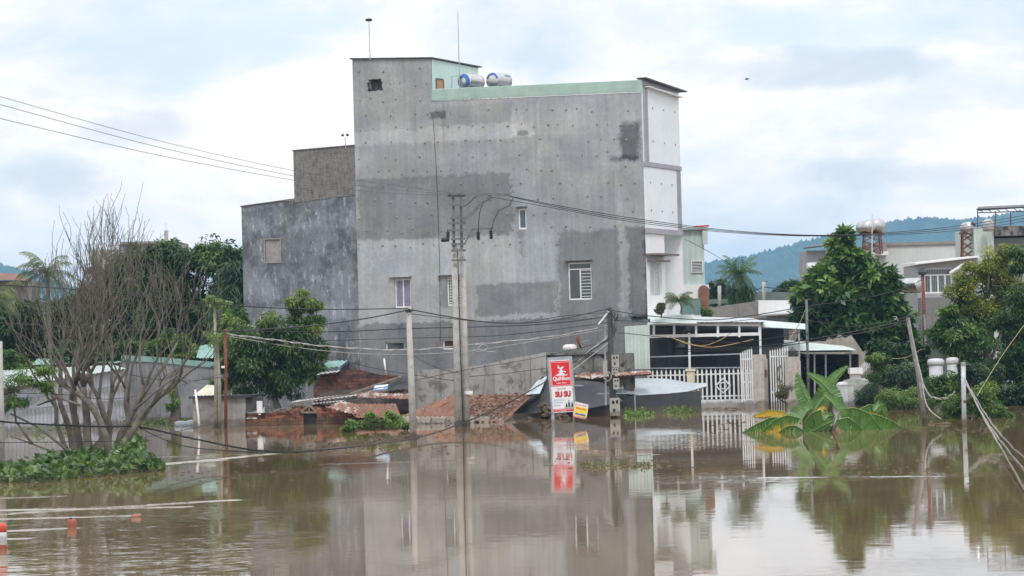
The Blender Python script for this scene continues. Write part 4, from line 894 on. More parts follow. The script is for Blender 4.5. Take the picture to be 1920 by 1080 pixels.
    m = MB(); m.box(A(1594, 700, 152).x, A(1618, 700, 152).x, 152, 153, A(1600, 701, 152).z, A(1600, 690, 152).z); m.box(A(1597, 700, 152).x, A(1615, 700, 152).x, 152.2, 152.8, -1, A(1600, 701, 152).z - .002); m.build('white_box', white_paint, label='white masonry box behind the banana plant', cat='box')
    # boulder-like tarpaulin hump
    m = MB(); c = A(1602, 728, 148); m.lathe(c, [(1.15, -1.2), (1.1, -.4), (.9, .15), (.5, .42), (.05, .5)], 16); m.build('covered_mound', weather('greenish_tarpaulin', (.16, .17, .14), (.26, .27, .23), 1.5, .8, streak=.3), smooth=True, label='greenish covered mound between white pillars behind the banana plant', cat='mound')
    # round-capped white pillars and the gate wings between them
    aged_white = weather('aged_white_paint', (.46, .48, .51), (.56, .58, .60), 1.6, .6, streak=.6, streak_c=(.24, .25, .25), spot=.3, spot_c=(.22, .23, .22))
    def round_pillar(px0, px1, py, Y, lb):
        w = (A(px1, py, Y) - A(px0, py, Y)).length / 2; c = A((px0 + px1) / 2, 760, Y); c.z = 0; zt = A((px0 + px1) / 2, py, Y).z
        t = T('round_pillar', lb, 'pillar', loc=c, group='white round capped pillars'); m = MB(); m.lathe(c, [(w * .82, -1.2), (w * .82, zt - .30)], 16); m.build('shaft', aged_white, t, smooth=True)
        k = MB(); k.lathe(c, [(w * .84, zt - .34), (w, zt - .28), (w, zt - .12), (w * .8, zt - .03), (w * .3, zt)], 16); k.build('cap', aged_white, t, smooth=True)
    round_pillar(1569, 1592, 716, 147, 'white round capped pillar right behind the banana leaves, left of the mound')
    round_pillar(1608, 1630, 710, 149, 'white round capped pillar half hidden by bushes, right of the mound')
    round_pillar(1741, 1773, 672, 146, 'taller white round capped pillar among bushes, left one of the far pair')
    round_pillar(1776, 1800, 670, 149, 'taller white round capped pillar among bushes, right one of the far pair')
    fr = Frame(A(1572, 765, 146.6), 8); t = T('wire_gate', 'white chain link gate between the banana plant and the mound', 'gate', fr=fr); z = fr.f(1580, 723)[1]
    m = MB(fr); x0, x1 = fr.f(1562, 740)[0], fr.f(1602, 740)[0]
    for a, b in (((x0, -.2), (x0, z)), ((x1, -.2), (x1, z)), ((x0, z), (x1, z))): m.bar((a[0], 0, a[1]), (b[0], 0, b[1]), .06)
    m.build('gate_frame', steel, t); m = MB(fr); n = 12
    for i in range(-n, n): 
        for sg in (1, -1):
            xa = x0 + (x1 - x0) * (i / n); pts = []
            a = (max(x0, min(x1, xa)), 0); L = z + .2
            for sx in (0, 1):
                xx = xa + sx * L * .7; pts.append((xx, -.2 + sx * L))
            (u0, v0), (u1, v1) = pts
            if u1 < x0 or u0 > x1: continue
            ta = max(0, (x0 - u0) / (u1 - u0)); tb = min(1, (x1 - u0) / (u1 - u0)); p = (u0 + (u1 - u0) * ta, v0 + (v1 - v0) * ta); q_ = (u0 + (u1 - u0) * tb, v0 + (v1 - v0) * tb)
            if sg < 0: p = (x0 + x1 - p[0], p[1]); q_ = (x0 + x1 - q_[0], q_[1])
            m.bar((p[0], .01 * sg, p[1]), (q_[0], .01 * sg, q_[1]), .02)
    m.build('mesh', win_white, t)
    fr = Frame(A(1620, 765, 160), 5); t = T('stair_railing', 'small white picket railing climbing to the right, behind the mound', 'railing', fr=fr); m = MB(fr)
    for i in range(9): x, z = fr.f(1606 + i * 3, 692 - i * 2.8); m.bar((x, 0, z - .55), (x, 0, z), .06)
    m.build('pickets', win_white, t); m = MB(fr); a, b = fr.f(1604, 694), fr.f(1633, 667); m.bar((a[0], .05, a[1] - .2), (b[0], .05, b[1] - .2), .06); m.build('rail', win_white, t)
    # red roofed hut
    t = T('hut', 'small hut with a rusty roof edge behind the red pole', 'hut', loc=A(1760, 700, 165)); m = MB(); m.sheet(A(1738, 626, 163), A(1790, 632, 163), A(1786, 628, 166), A(1740, 622, 166), .2, .02); m.build('roof', rust_red, t)
    m = MB(); m.box(A(1742, 640, 165).x, A(1786, 640, 165).x, 165, 167, 0, A(1760, 630, 165).z); m.build('wall', weather('green_hut_wall', (.16, .22, .2), (.24, .3, .27), 1, .8, streak=.6), t)
right_front()

def far_houses():
    # pale green tall house
    fr = Frame(A(1284, 640, 174), -3); q = lambda px, py: fr.f(px, py)
    t = T('green_house', 'narrow pale green house with an arched brown door, directly right of the grey building', 'house', fr=fr)
    x0, x1 = q(1270, 500)[0], q(1321, 500)[0]; zt = q(1300, 430)[1]; zm = q(1300, 536)[1]
    m = MB(fr); m.sheet((x0, 0, zt), (x1, 0, zt - .1), (x1, 0, zm), (x0, 0, zm), .3, .015, nv=2); m.quad((x1, 0, zm), (x1, 5, zm), (x1, 5, zt - .1), (x1, 0, zt - .1)); m.build('upper_wall', pale_green, t)
    m = MB(fr); x2 = q(1329, 560)[0]; m.box(x0, x2, -.15, 5, -1, zm + .05); m.build('lower_wall', WHITEW, t)
    m = MB(fr); m.box(x0 - .1, x1 + .25, -.3, 5, zt - .02, zt + .1); m.box(x1 - .1, x1 + .2, -.28, -.2, zt - .9, zt - .05); m.build('roof', pale_green, t)
    m = MB(fr); m.bar((q(1300, 430)[0], -.2, zt + .14), (x1 + .3, -.2, zt + .18), .1); m.build('red_ridge', weather('red_plastic', (.5, .06, .05), (.55, .08, .06), 3, .5), t)
    a, b, z0, z1 = q(1315, 500)[0] - .6, q(1318, 500)[0], q(1314, 511)[1], q(1314, 488)[1]; window(t, fr, a, b, z0, z1, y=-.06, bars=7, fw=.05)
    d_ = MB(fr); c = q(1319, 560)[0]; wdt = .32; z0, z1 = q(1319, 578)[1], q(1319, 546)[1]; pts = [(c - wdt, -.17, z0), (c + wdt, -.17, z0)] + [(c + wdt * math.cos(i * .393), -.17, z1 + wdt * 1.1 * math.sin(i * .393)) for i in range(9)]; d_.prism(pts, fr.Y * -.03 if False else (0, -.03, 0)); d_.build('door', weather('brown_door', (.20, .10, .06), (.28, .15, .1), 4, .6), t)
    # low grey gable with white parapet
    t = T('low_house', 'low brown grey gable wall with a white parapet block, above the carport roof', 'house', loc=Vector((A(1390, 640, 185).x, 185, 0))); Y = 184
    tp = [(1290, 590), (1310, 580), (1422, 564)]; m = MB(); lo = [A(p[0], 660, Y) for p in tp]; hi = [A(*p, Y) for p in tp]
    for i in range(2): m.add([lo[i], lo[i + 1], hi[i + 1], hi[i], hi[i] + Vector((0, 6, 0)), hi[i + 1] + Vector((0, 6, 0))], [(0, 1, 2, 3), (3, 2, 5, 4)])
    m.quad(A(1422, 660, Y + .02), A(1500, 660, Y + .02), A(1500, 592, Y + .02), A(1422, 592, Y + .02)); m.build('wall', grey_render, t)
    m = MB(); m.prism([A(1422, 590, Y - .05), A(1481, 592, Y - .05), A(1481, 563, Y - .05), A(1422, 563, Y - .05)], (0, 2, 0)); m.build('parapet', WHITEW, t)
    m = MB(); m.prism([A(1424, 592, Y - .8), A(1494, 588, Y - .8), A(1496, 577, Y + 1.5), A(1482, 583, Y + 1.5)], (0, 0, .06)); m.build('roof_sheet', ROOFW, t)
    # fence line far behind the palm
    m = MB(); m.prism([A(1330, 570, 215), A(1378, 568, 215), A(1378, 560, 215), A(1330, 561, 215)], (0, .2, 0)); m.prism([A(1395, 566, 216), A(1500, 566, 216), A(1500, 548, 216), A(1395, 547, 216)], (0, .3, 0)); m.build('distant_wall', weather('dull_green_wall', (.10, .14, .13), (.16, .2, .19), .6, .9), label='long dull green wall in the distance behind the palm', cat='wall')
    # long white building with tank tower
    Y = 205; t = T('warehouse', 'long pale windowless building behind the big tree, below the hill', 'building', loc=Vector((A(1720, 640, Y).x, Y, 0)))
    m = MB(); z = A(1740, 459, Y).z; x0, x1 = A(1640, 500, Y).x, A(1816, 500, Y).x; m.box(x0, x1, Y, Y + 10, 0, z)
    for i in range(8): x = A(1690 + i * 14, 478, Y).x; m.box(x - .08, x + .08, Y - .1, Y, z - 2.6, z - 2.2)
    m.build('wall', weather('pale_wall', (.50, .52, .52), (.58, .60, .60), .3, .7, streak=.5, streak_c=(.36, .37, .37)), t)
    m = MB(); m.box(x0 - .2, x1, Y - .15, Y + 10.1, z + .003, z + .2); m.box(A(1640, 465, Y).x, A(1662, 465, Y).x, Y - .3, Y - .05, z - .5, z + .24, 0); m.build('coping', weather('brown_grey_coping', (.22, .2, .19), (.3, .28, .27), 1, .9), t)
    m = MB(); m.box(A(1640, 475, Y - 1).x, A(1665, 475, Y - 1).x, Y - 1.2, Y - .16, A(1650, 475, Y).z - .15, A(1650, 475, Y).z + .1); m.build('ledge', WHITEW, t)
    def tank_tower(px, base, top, Y, wpx, name, lb, r, twin):
        c = A(px, base, Y); z = A(px, top, Y).z; w = wpx * Y / FPX / 2; t = T(name, lb, 'tank stand', loc=c)
        m = MB()
        for sx in (-1, 1):
            for sy in (-1, 1): m.bar(c + Vector((sx * w, sy * w, 0)), Vector((c.x + sx * w * .85, c.y + sy * w * .85, z)), .09)
        h = z - c.z
        for k in range(3):
            za, zb_ = c.z + h * k / 3, c.z + h * (k + 1) / 3
            for sy in (-1, 1): m.bar(Vector((c.x - w, c.y + sy * w, za)), Vector((c.x + w, c.y + sy * w, zb_)), .05); m.bar(Vector((c.x + w, c.y + sy * w, za)), Vector((c.x - w, c.y + sy * w, zb_)), .05)
        m.box(c.x - w * 1.25, c.x + w * 1.25, c.y - w, c.y + w, z, z + .08); m.build('lattice', rusty, t)
    def tank(c, r, L, ax, lb, red=False):
        ax = Vector(ax).normalized(); t = T('water_tank', lb, 'water tank', loc=c - Vector((0, 0, r)), group='steel water tanks among the right hand houses'); m = MB(); a0 = c - ax * L / 2
        m.lathe(a0, [(.02, -.16), (r * .5, -.13), (r * .85, -.06), (r, 0)] + [q_ for k in range(1, 5) for q_ in ((r, L * k / 5 - .03), (r * 1.03, L * k / 5), (r, L * k / 5 + .03))] + [(r, L), (r * .85, L + .06), (.02, L + .14)], 20, ax=ax); m.build('tank_body', stainless, t, smooth=True)
        if red:
            up = Vector((0, 0, 1)); s_ = ax.cross(up).normalized(); e = MB(); arc = []
            for k in range(13):
                th = R(10 + 160 * k / 12)
                for q_ in (r * .7, r * .95): arc.append(a0 - ax * .10 + s_ * math.cos(th) * q_ + up * math.sin(th) * q_)
            e.add(arc, [(2 * k, 2 * k + 2, 2 * k + 3, 2 * k + 1) for k in range(12)]); e.build('painted_arc', weather('tank_red_paint', (.5, .06, .06), (.55, .1, .08), 4, .5), t)
        else:
            for k in (.25, .75): m = MB(); o = a0 + ax * L * k; m.bar(o + Vector((-r * .7, 0, -r + .02)), o + Vector((r * .7, 0, -r + .02)), .08); m.build('cradle', rusty, t)
    tank_tower(1636, 476, 440, 203, 34, 'tank_tower', 'rusty steel stand carrying the twin tanks behind the big tree', .4, True)
    tank(A(1623, 426, 203), .42, 1.3, (.35, -.9, 0), 'dull steel tank on the rusty stand behind the big tree, left of the pair')
    tank(A(1640, 424, 203.6), .48, 1.2, (.45, -.9, 0), 'beige steel tank on the rusty stand behind the big tree, right of the pair')
    m = MB(); m.tube([A(1635, 480, 202), A(1635.5, 402, 202)], .035, 5); m.build('vent_pipe', weather('pale_pipe', (.55, .55, .55), (.65, .65, .65), 3, .5), label='tall thin pale pipe beside the twin tanks', cat='pipe')
    tank_tower(1815, 484, 438, 188, 22, 'tank_tower', 'rusty lattice tower left of the green concrete house', .4, False)
    tank(A(1815, 428, 188), .40, .9, (.2, -1, 0), 'steel tank with red arc on the lattice tower left of the green house', True)
    c = A(1853, 423, 186); m = MB(); m.lathe(c, [(.33, -.35), (.36, -.1), (.36, .1), (.33, .3), (.1, .42)], 14); m.build('upright_tank', weather('old_grey_tank', (.36, .36, .36), (.46, .45, .44), 3, .6, spot=.5), smooth=True, label='small upright grey tank on the green concrete house roof', cat='water tank')
    # green concrete house at the right edge with steel roof frame
    Y = 187; t = T('concrete_house', 'pale green concrete house with a stained flat roof at the right edge', 'house', loc=Vector((A(1880, 640, Y).x, Y, 0)))
    m = MB(); x0, x1 = A(1827, 460, Y).x, A(1980, 460, Y).x; m.box(x0, A(1864, 460, Y).x, Y, Y + 8, 0, A(1845, 426, Y).z); m.box(A(1864, 460, Y).x, x1, Y + 1, Y + 8, 0, A(1900, 445, Y).z); m.build('wall', pale_green, t)
    m = MB(); m.box(A(1864, 450, Y).x, x1, Y - .4, Y + 8, A(1900, 442, Y).z, A(1900, 424, Y).z); m.build('stained_roof_slab', mossy, t)
    m = MB(); m.quad(A(1866, 560, Y + .9), A(1990, 560, Y + .9), A(1990, 447, Y + .9), A(1866, 447, Y + .9)); m.build('shaded_wall', weather('blue_grey_wall', (.28, .33, .35), (.34, .39, .41), .6, .8), t)
    m = MB(); m.tube([A(1853, 474, Y - .2), A(1853, 445, Y - .2)], .06, 6); m.build('downpipe', white_paint, t)
    t = T('roof_frame', 'dark steel roof frame on thin posts above the green concrete house', 'roof frame', loc=A(1880, 425, Y))
    m = MB(); m.bar(A(1832, 394, Y), A(1990, 384, Y), .1); m.bar(A(1834, 399, Y), A(1990, 394, Y), .06)
    for i in range(9): m.bar(A(1836 + i * 16, 393.5 - i * .9, Y), A(1844 + i * 16, 398.5 - i * .5, Y), .04)
    m.build('truss', dark_steel, t)
    for px, bt in ((1833, 426), (1866, 424), (1895, 424)): k = MB(); k.bar(A(px, 396, Y), A(px, bt, Y), .06); k.build('post', rusty, t)
    m = MB(); m.prism([A(1831, 393, Y - .5), A(1990, 386, Y - .5), A(1990, 382, Y + 5), A(1835, 389, Y + 5)], (0, 0, .05)); m.build('roof_sheet', dark_steel, t)
    # grey house with white-barred windows
    Y = 176; fr = Frame(A(1722, 640, Y), 0); q = lambda px, py: fr.f(px, py); t = T('grey_house', 'grey house with large white barred window, right of the big tree', 'house', fr=fr)
    hole = rect(1732, 502, 1786, 550, fr); m = MB(fr); x0, x1 = q(1720, 540)[0], q(1835, 540)[0]; za, zb_ = q(1720, 496)[1], q(1830, 483)[1]
    wall_holes(m, x0, x1, 0, lambda x: za + (zb_ - za) * (x - x0) / (x1 - x0), [hole]); m.quad((x0, 0, 0), (x0, 6, 0), (x0, 6, za), (x0, 0, za)); m.build('wall', weather('light_grey_wall', (.32, .33, .335), (.38, .39, .395), .7, .8, streak=.3), t)
    m = MB(fr); m.prism([(x0 - .15, -.5, za), (x1, -.5, zb_), (x1, 6, zb_ + .1), (x0 - .15, 6, za + .1)], (0, 0, .10)); m.build('roof_edge', WHITEW, t)
    window(t, fr, *hole, mull=(.25, .5, .75), trans=(.72,), vbars=16, fw=.09)
    m = MB(fr); zl = q(1760, 558)[1]; m.box(x0, q(1800, 560)[0], -1.2, -.004, 0, zl); m.build('lower_wall', weather('dark_cement', (.16, .16, .155), (.22, .22, .215), .8, .9, streak=.5), t)
    m = MB(fr); a, b = q(1778, 513), q(1806, 495); m.tube([(a[0], -.6, a[1]), (b[0], -.6, b[1])], .09, 8); m.build('gutter_pipe', white_paint, t)
    m = MB(); tank(A(1710, 535, 172), .42, .9, (.8, -.6, 0), 'low steel tank half hidden by the big tree and red pole')
    # small house with red-roofed balcony behind the tree top
    Y = 215; t = T('balcony_house', 'pale house with dark tin roof, half hidden by the big tree top', 'house', loc=Vector((A(1530, 640, Y).x, Y, 0)))
    m = MB(); m.box(A(1513, 480, Y).x, A(1580, 480, Y).x, Y, Y + 6, 0, A(1520, 470, Y).z); m.build('wall', weather('violet_grey_wall', (.26, .26, .29), (.34, .34, .37), .6, .8), t)
    m = MB(); m.prism([A(1507, 467, Y - 1), A(1580, 458, Y - 1), A(1580, 456, Y + 5), A(1507, 465, Y + 5)], (0, 0, .1)); m.build('roof', dark_steel, t)
    m = MB(); m.box(A(1512, 500, Y).x, A(1535, 500, Y).x, Y - 1.2, Y - .01, A(1520, 503, Y).z, A(1520, 493, Y).z); m.build('balcony', WHITEW, t)
far_houses()

def left_structures():
    # grey wall with green coping
    Y = 152; t = T('grey_wall', 'long grey stained wall with a green coping behind the bare tree', 'wall', loc=Vector((A(330, 795, Y).x, Y, 0)))
    tp = [(228, 676), (300, 680), (360, 686), (424, 691)]; Ys = (156, 154, 152.5, 151); lo = [A(p[0], 820, y) for p, y in zip(tp, Ys)]; hi = [A(*p, y) for p, y in zip(tp, Ys)]; m = MB(); c = MB()
    for i in range(3):
        m.add([lo[i], lo[i + 1], hi[i + 1], hi[i]], [(0, 1, 2, 3)]); u = Vector((0, 0, .28)); d_ = Vector((0, .35, 0)); f_ = Vector((0, -.1, 0))
        c.add([hi[i] + f_, hi[i + 1] + f_, hi[i + 1] + f_ + u, hi[i] + f_ + u, hi[i] + d_, hi[i + 1] + d_, hi[i + 1] + d_ + u, hi[i] + d_ + u], [(0, 1, 2, 3), (3, 2, 6, 7), (5, 4, 7, 6), (0, 4, 5, 1)])
    m.build('wall', weather('blue_grey_stained_wall', (.21, .215, .23), (.29, .295, .31), .7, .9, streak=.8, streak_c=(.09, .09, .095), spot=.3), t); c.build('coping', green_roof, t)
    # white corrugated shed
    t = T('white_shed', 'pale corrugated metal shed with a sloping roof at the far left', 'shed', loc=Vector((A(90, 810, 142).x, 142, 0)))
    m = MB(); a, b = A(-40, 812, 140), A(240, 806, 150); m.sheet(A(-40, 735, 140), A(235, 690, 150), b, a, .3, .03, nv=2); m.build('wall', weather('lilac_grey_sheet', (.36, .38, .42), (.44, .46, .50), .5, .6, streak=.5, streak_c=(.24, .25, .27), spot=.2), t)
    k = MB(); 
    for v in (.28, .52): k.bar(A(-40, 735, 139.8).lerp(A(-40, 812, 139.8), v), A(235, 690, 149.8).lerp(A(240, 806, 149.8), v), .06, .07)
    k.build('seam', weather('seam_strip', (.22, .23, .26), (.28, .29, .32), 2, .6), t)
    m = MB(); m.sheet(A(-40, 736, 139.6), A(236, 691, 149.6), A(212, 684, 154), A(-40, 697, 154), .3, .02); m.build('roof', weather('white_green_sheet', (.36, .44, .42), (.46, .54, .52), .6, .5, streak=.3, spot=.2), t)
    m = MB(); m.sheet(A(60, 684, 156), A(232, 680, 156), A(228, 671, 160), A(70, 673, 160), .3, .02); m.build('back_roof', green_roof, t); m = MB(); m.quad(A(100, 700, 157), A(232, 700, 157), A(232, 680, 157), A(100, 683, 157)); m.build('back_wall', weather('pinkish_wall', (.34, .26, .24), (.42, .33, .3), .7, .9), t)
    # grey flat building behind the trees, with a corner column
    Y = 205; t = T('flat_building', 'grey flat roofed building behind the bare tree top', 'building', loc=Vector((A(240, 640, Y).x, Y, 0)))
    m = MB(); x0, x1 = A(170, 480, Y).x, A(330, 480, Y).x; z = A(240, 458, Y).z; m.box(x0, A(222, 480, Y).x, Y, Y + 8, 0, z - .35); m.box(A(222, 480, Y).x, x1, Y + .5, Y + 8, 0, z); m.build('wall', weather('plain_grey_wall', (.28, .27, .265), (.36, .35, .345), .5, .9, streak=.4), t); m = MB(); m.box(A(224, 480, Y).x, x1, Y + .3, Y + 8.2, z + .003, z + .18); m.build('roof_slab', grey_render, t)
    m = MB(); c = A(312, 462, Y); m.box(c.x - .12, c.x + .12, Y - .1, Y + .2, c.z, c.z + 1.1); m.tube([c + Vector((0, 0, 1.1)), c + Vector((0, 0, 1.6))], .015, 4); m.build('column_stub', concrete, t)
    # red roof at the edge, green roofs
    t = T('red_roof_house', 'house with a faded red tin roof at the left edge behind the palms', 'house', loc=Vector((A(20, 640, 190).x, 190, 0))); m = MB(); m.sheet(A(-30, 524, 189), A(58, 526, 189), A(40, 514, 194), A(-30, 510, 194), .3, .02); m.build('roof', rust_red, t); m = MB(); m.box(A(-30, 540, 190).x, A(52, 540, 190).x, 190, 195, 0, A(10, 526, 190).z); m.build('wall', grey_render, t)
    t = T('green_roof_shed', 'shed with a small green tin roof between the papaya stems and the left trees', 'shed', loc=Vector((A(388, 700, 158).x, 158, 0))); m = MB(); m.sheet(A(368, 671, 157), A(400, 671, 157), A(402, 644, 161), A(374, 648, 161), .25, .02); m.build('roof', green_roof, t); m = MB(); m.box(A(372, 690, 158).x, A(402, 690, 158).x, 158, 161, 0, A(388, 673, 158).z); m.build('wall', dark_room, t)
left_structures()
# ------------------------------------------------------------------ vegetation
def leaf_mesh(name, mt, par, C, Rr, n, ln, wd, rng, tone, droop=.35, flat=.55, label=None, kind=None, fold=.0, up=0.0):
    """n leaves around clump centres C (k,3) with radii Rr (k,3) and a tone per clump; every leaf is a small four-cornered blade."""
    C = np.asarray(C, float); k = len(C); idx = rng.randint(0, k, n)
    dirs = rng.randn(n, 3); dirs /= np.linalg.norm(dirs, axis=1)[:, None]; rad = rng.rand(n) ** .5
    pos = C[idx] + dirs * rad[:, None] * np.asarray(Rr, float)[idx]
    ax = dirs * .7 + rng.randn(n, 3) * .6; ax[:, 2] = ax[:, 2] * flat - droop + up; ax /= np.linalg.norm(ax, axis=1)[:, None]
    sd_ = np.cross(ax, rng.randn(n, 3) * .55 + np.array([0, 0, 1.0])); sd_ /= np.linalg.norm(sd_, axis=1)[:, None] + 1e-9
    L = ln * rng.uniform(.6, 1.25, n)[:, None]; Wd = wd * rng.uniform(.7, 1.2, n)[:, None]
    nn = np.cross(sd_, ax)
    v = np.stack([pos, pos + ax * L * .45 + sd_ * Wd / 2 + nn * Wd * fold, pos + ax * L - np.array([0, 0, 1]) * L * .12, pos + ax * L * .45 - sd_ * Wd / 2 + nn * Wd * fold], 1).reshape(-1, 3)
    tn = np.clip(np.asarray(tone)[idx] + rng.randn(n) * .12, 0, 1)
    me = bpy.data.meshes.new(name); base = C.mean(0); base[2] = C[:, 2].min()
    inv = root_inv(par) if par is not None else Matrix.Translation(-Vector(base))
    v = v @ np.array(inv.to_3x3()).T + np.array(inv.translation)
    me.vertices.add(4 * n); me.vertices.foreach_set('co', v.ravel()); me.loops.add(4 * n); me.loops.foreach_set('vertex_index', np.arange(4 * n)); me.polygons.add(n)
    me.polygons.foreach_set('loop_start', np.arange(n) * 4); me.materials.append(mt); me.update(calc_edges=True)
    a = me.attributes.new('tone', 'FLOAT', 'FACE'); a.data.foreach_set('value', tn.astype('f'))
    o = bpy.data.objects.new(name, me); COL.objects.link(o)
    if par is not None: o.parent = par
    else: o.location = base; FRS[o.name] = (Vector(base), 0.0)
    return tag(o, label, None, None, kind)
def clumps(blobs, Y, rng, per=9, size=.34, depth=1.0, tone=.45, spread=.22):
    """Leaf clumps spread through ellipsoids given by where they stand in the photo: (px, py, half width, half height[, tone])."""
    C, Rr, tn = [], [], []
    for b in blobs:
        px, py, rx, ry = b[:4]; tb = b[4] if len(b) > 4 else tone; c = at(px, py, Y); s_ = Y / FPX; k = max(7, int(per * 1.25 * (rx * ry / 1600.0) ** .75))
        for _ in range(k):
            d_ = rng.randn(3); d_ /= np.linalg.norm(d_); r_ = rng.uniform(.35, .95)
            q = np.array(c) + d_ * np.array([rx, rx * depth, ry]) * s_ * r_
            rr = (rx * ry) ** .5 * s_ * size * rng.uniform(.75, 1.45)
            q[2] = max(q[2], .05)
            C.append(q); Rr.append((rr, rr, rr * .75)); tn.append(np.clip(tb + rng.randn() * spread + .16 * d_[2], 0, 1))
    return C, Rr, tn
def limbs(m, base, top, C, rng, r0, k=10, wob=.15):
    base = Vector(base); top = Vector(top); n = 5; pts = [base.lerp(top, i / n) + Vector((rng.randn() * wob, rng.randn() * wob, 0)) * (0 if i == 0 else 1) for i in range(n + 1)]
    m.tube(pts, [r0 * (1.15 - .6 * i / n) for i in range(n + 1)], 8)
    for i in rng.permutation(len(C))[:k]:
        q = Vector(C[i]); s_ = pts[int(rng.randint(2, n + 1))]; mid = s_.lerp(q, .5) + Vector((rng.randn() * .2, rng.randn() * .2, .15 * (q - s_).length)); m.tube([s_, mid, q], [r0 * .42, r0 * .26, r0 * .08], 5)
def tree(name, label, Y, blobs, n, ln, wd, mt, seed, trunk=None, r0=.18, per=9, size=.34, droop=.35, cat='tree', group=None, tone=.45, spread=.22, flat=.55, k=10, bk=None, depth=.8, fold=.12, up=0.0):
    rng = np.random.RandomState(seed); C, Rr, tn = clumps(blobs, Y, rng, per, size, depth, tone, spread)
    tb, tt = trunk if trunk else ((blobs[0][0], 790), (blobs[0][0], blobs[0][1])); b = at(*tb, Y); b.z = min(b.z, .0) if b.z < 2.6 else b.z; 
    t = T(name, label, cat, loc=b, group=group)
    m = MB(); limbs(m, b, at(*tt, Y), C, rng, r0, k); m.build('trunk' if cat == 'tree' else 'stem', bk or bark, t, smooth=True)
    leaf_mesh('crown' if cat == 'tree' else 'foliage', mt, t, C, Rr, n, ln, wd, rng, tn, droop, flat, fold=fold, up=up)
    return t
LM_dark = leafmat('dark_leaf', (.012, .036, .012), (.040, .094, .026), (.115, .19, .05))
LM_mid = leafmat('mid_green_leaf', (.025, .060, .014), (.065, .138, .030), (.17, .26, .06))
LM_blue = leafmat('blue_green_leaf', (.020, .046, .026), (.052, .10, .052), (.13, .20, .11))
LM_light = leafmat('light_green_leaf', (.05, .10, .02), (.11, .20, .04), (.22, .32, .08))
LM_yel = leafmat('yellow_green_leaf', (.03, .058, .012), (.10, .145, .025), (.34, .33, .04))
LM_big = leafmat('big_glossy_leaf', (.016, .046, .014), (.055, .128, .030), (.21, .33, .09), rough=.32)
LM_mango = leafmat('mango_leaf', (.014, .038, .010), (.046, .104, .025), (.19, .25, .055))
LM_olive = leafmat('olive_leaf', (.05, .055, .02), (.12, .12, .05), (.24, .20, .09))
LM_palm = leafmat('palm_leaf', (.02, .045, .02), (.05, .09, .035), (.16, .19, .06))
LM_hya = leafmat('hyacinth_leaf', (.025, .055, .018), (.055, .115, .03), (.14, .22, .06), rough=.35)
GL = 'trees and bushes on the left bank'; GR = 'trees and bushes on the right bank'
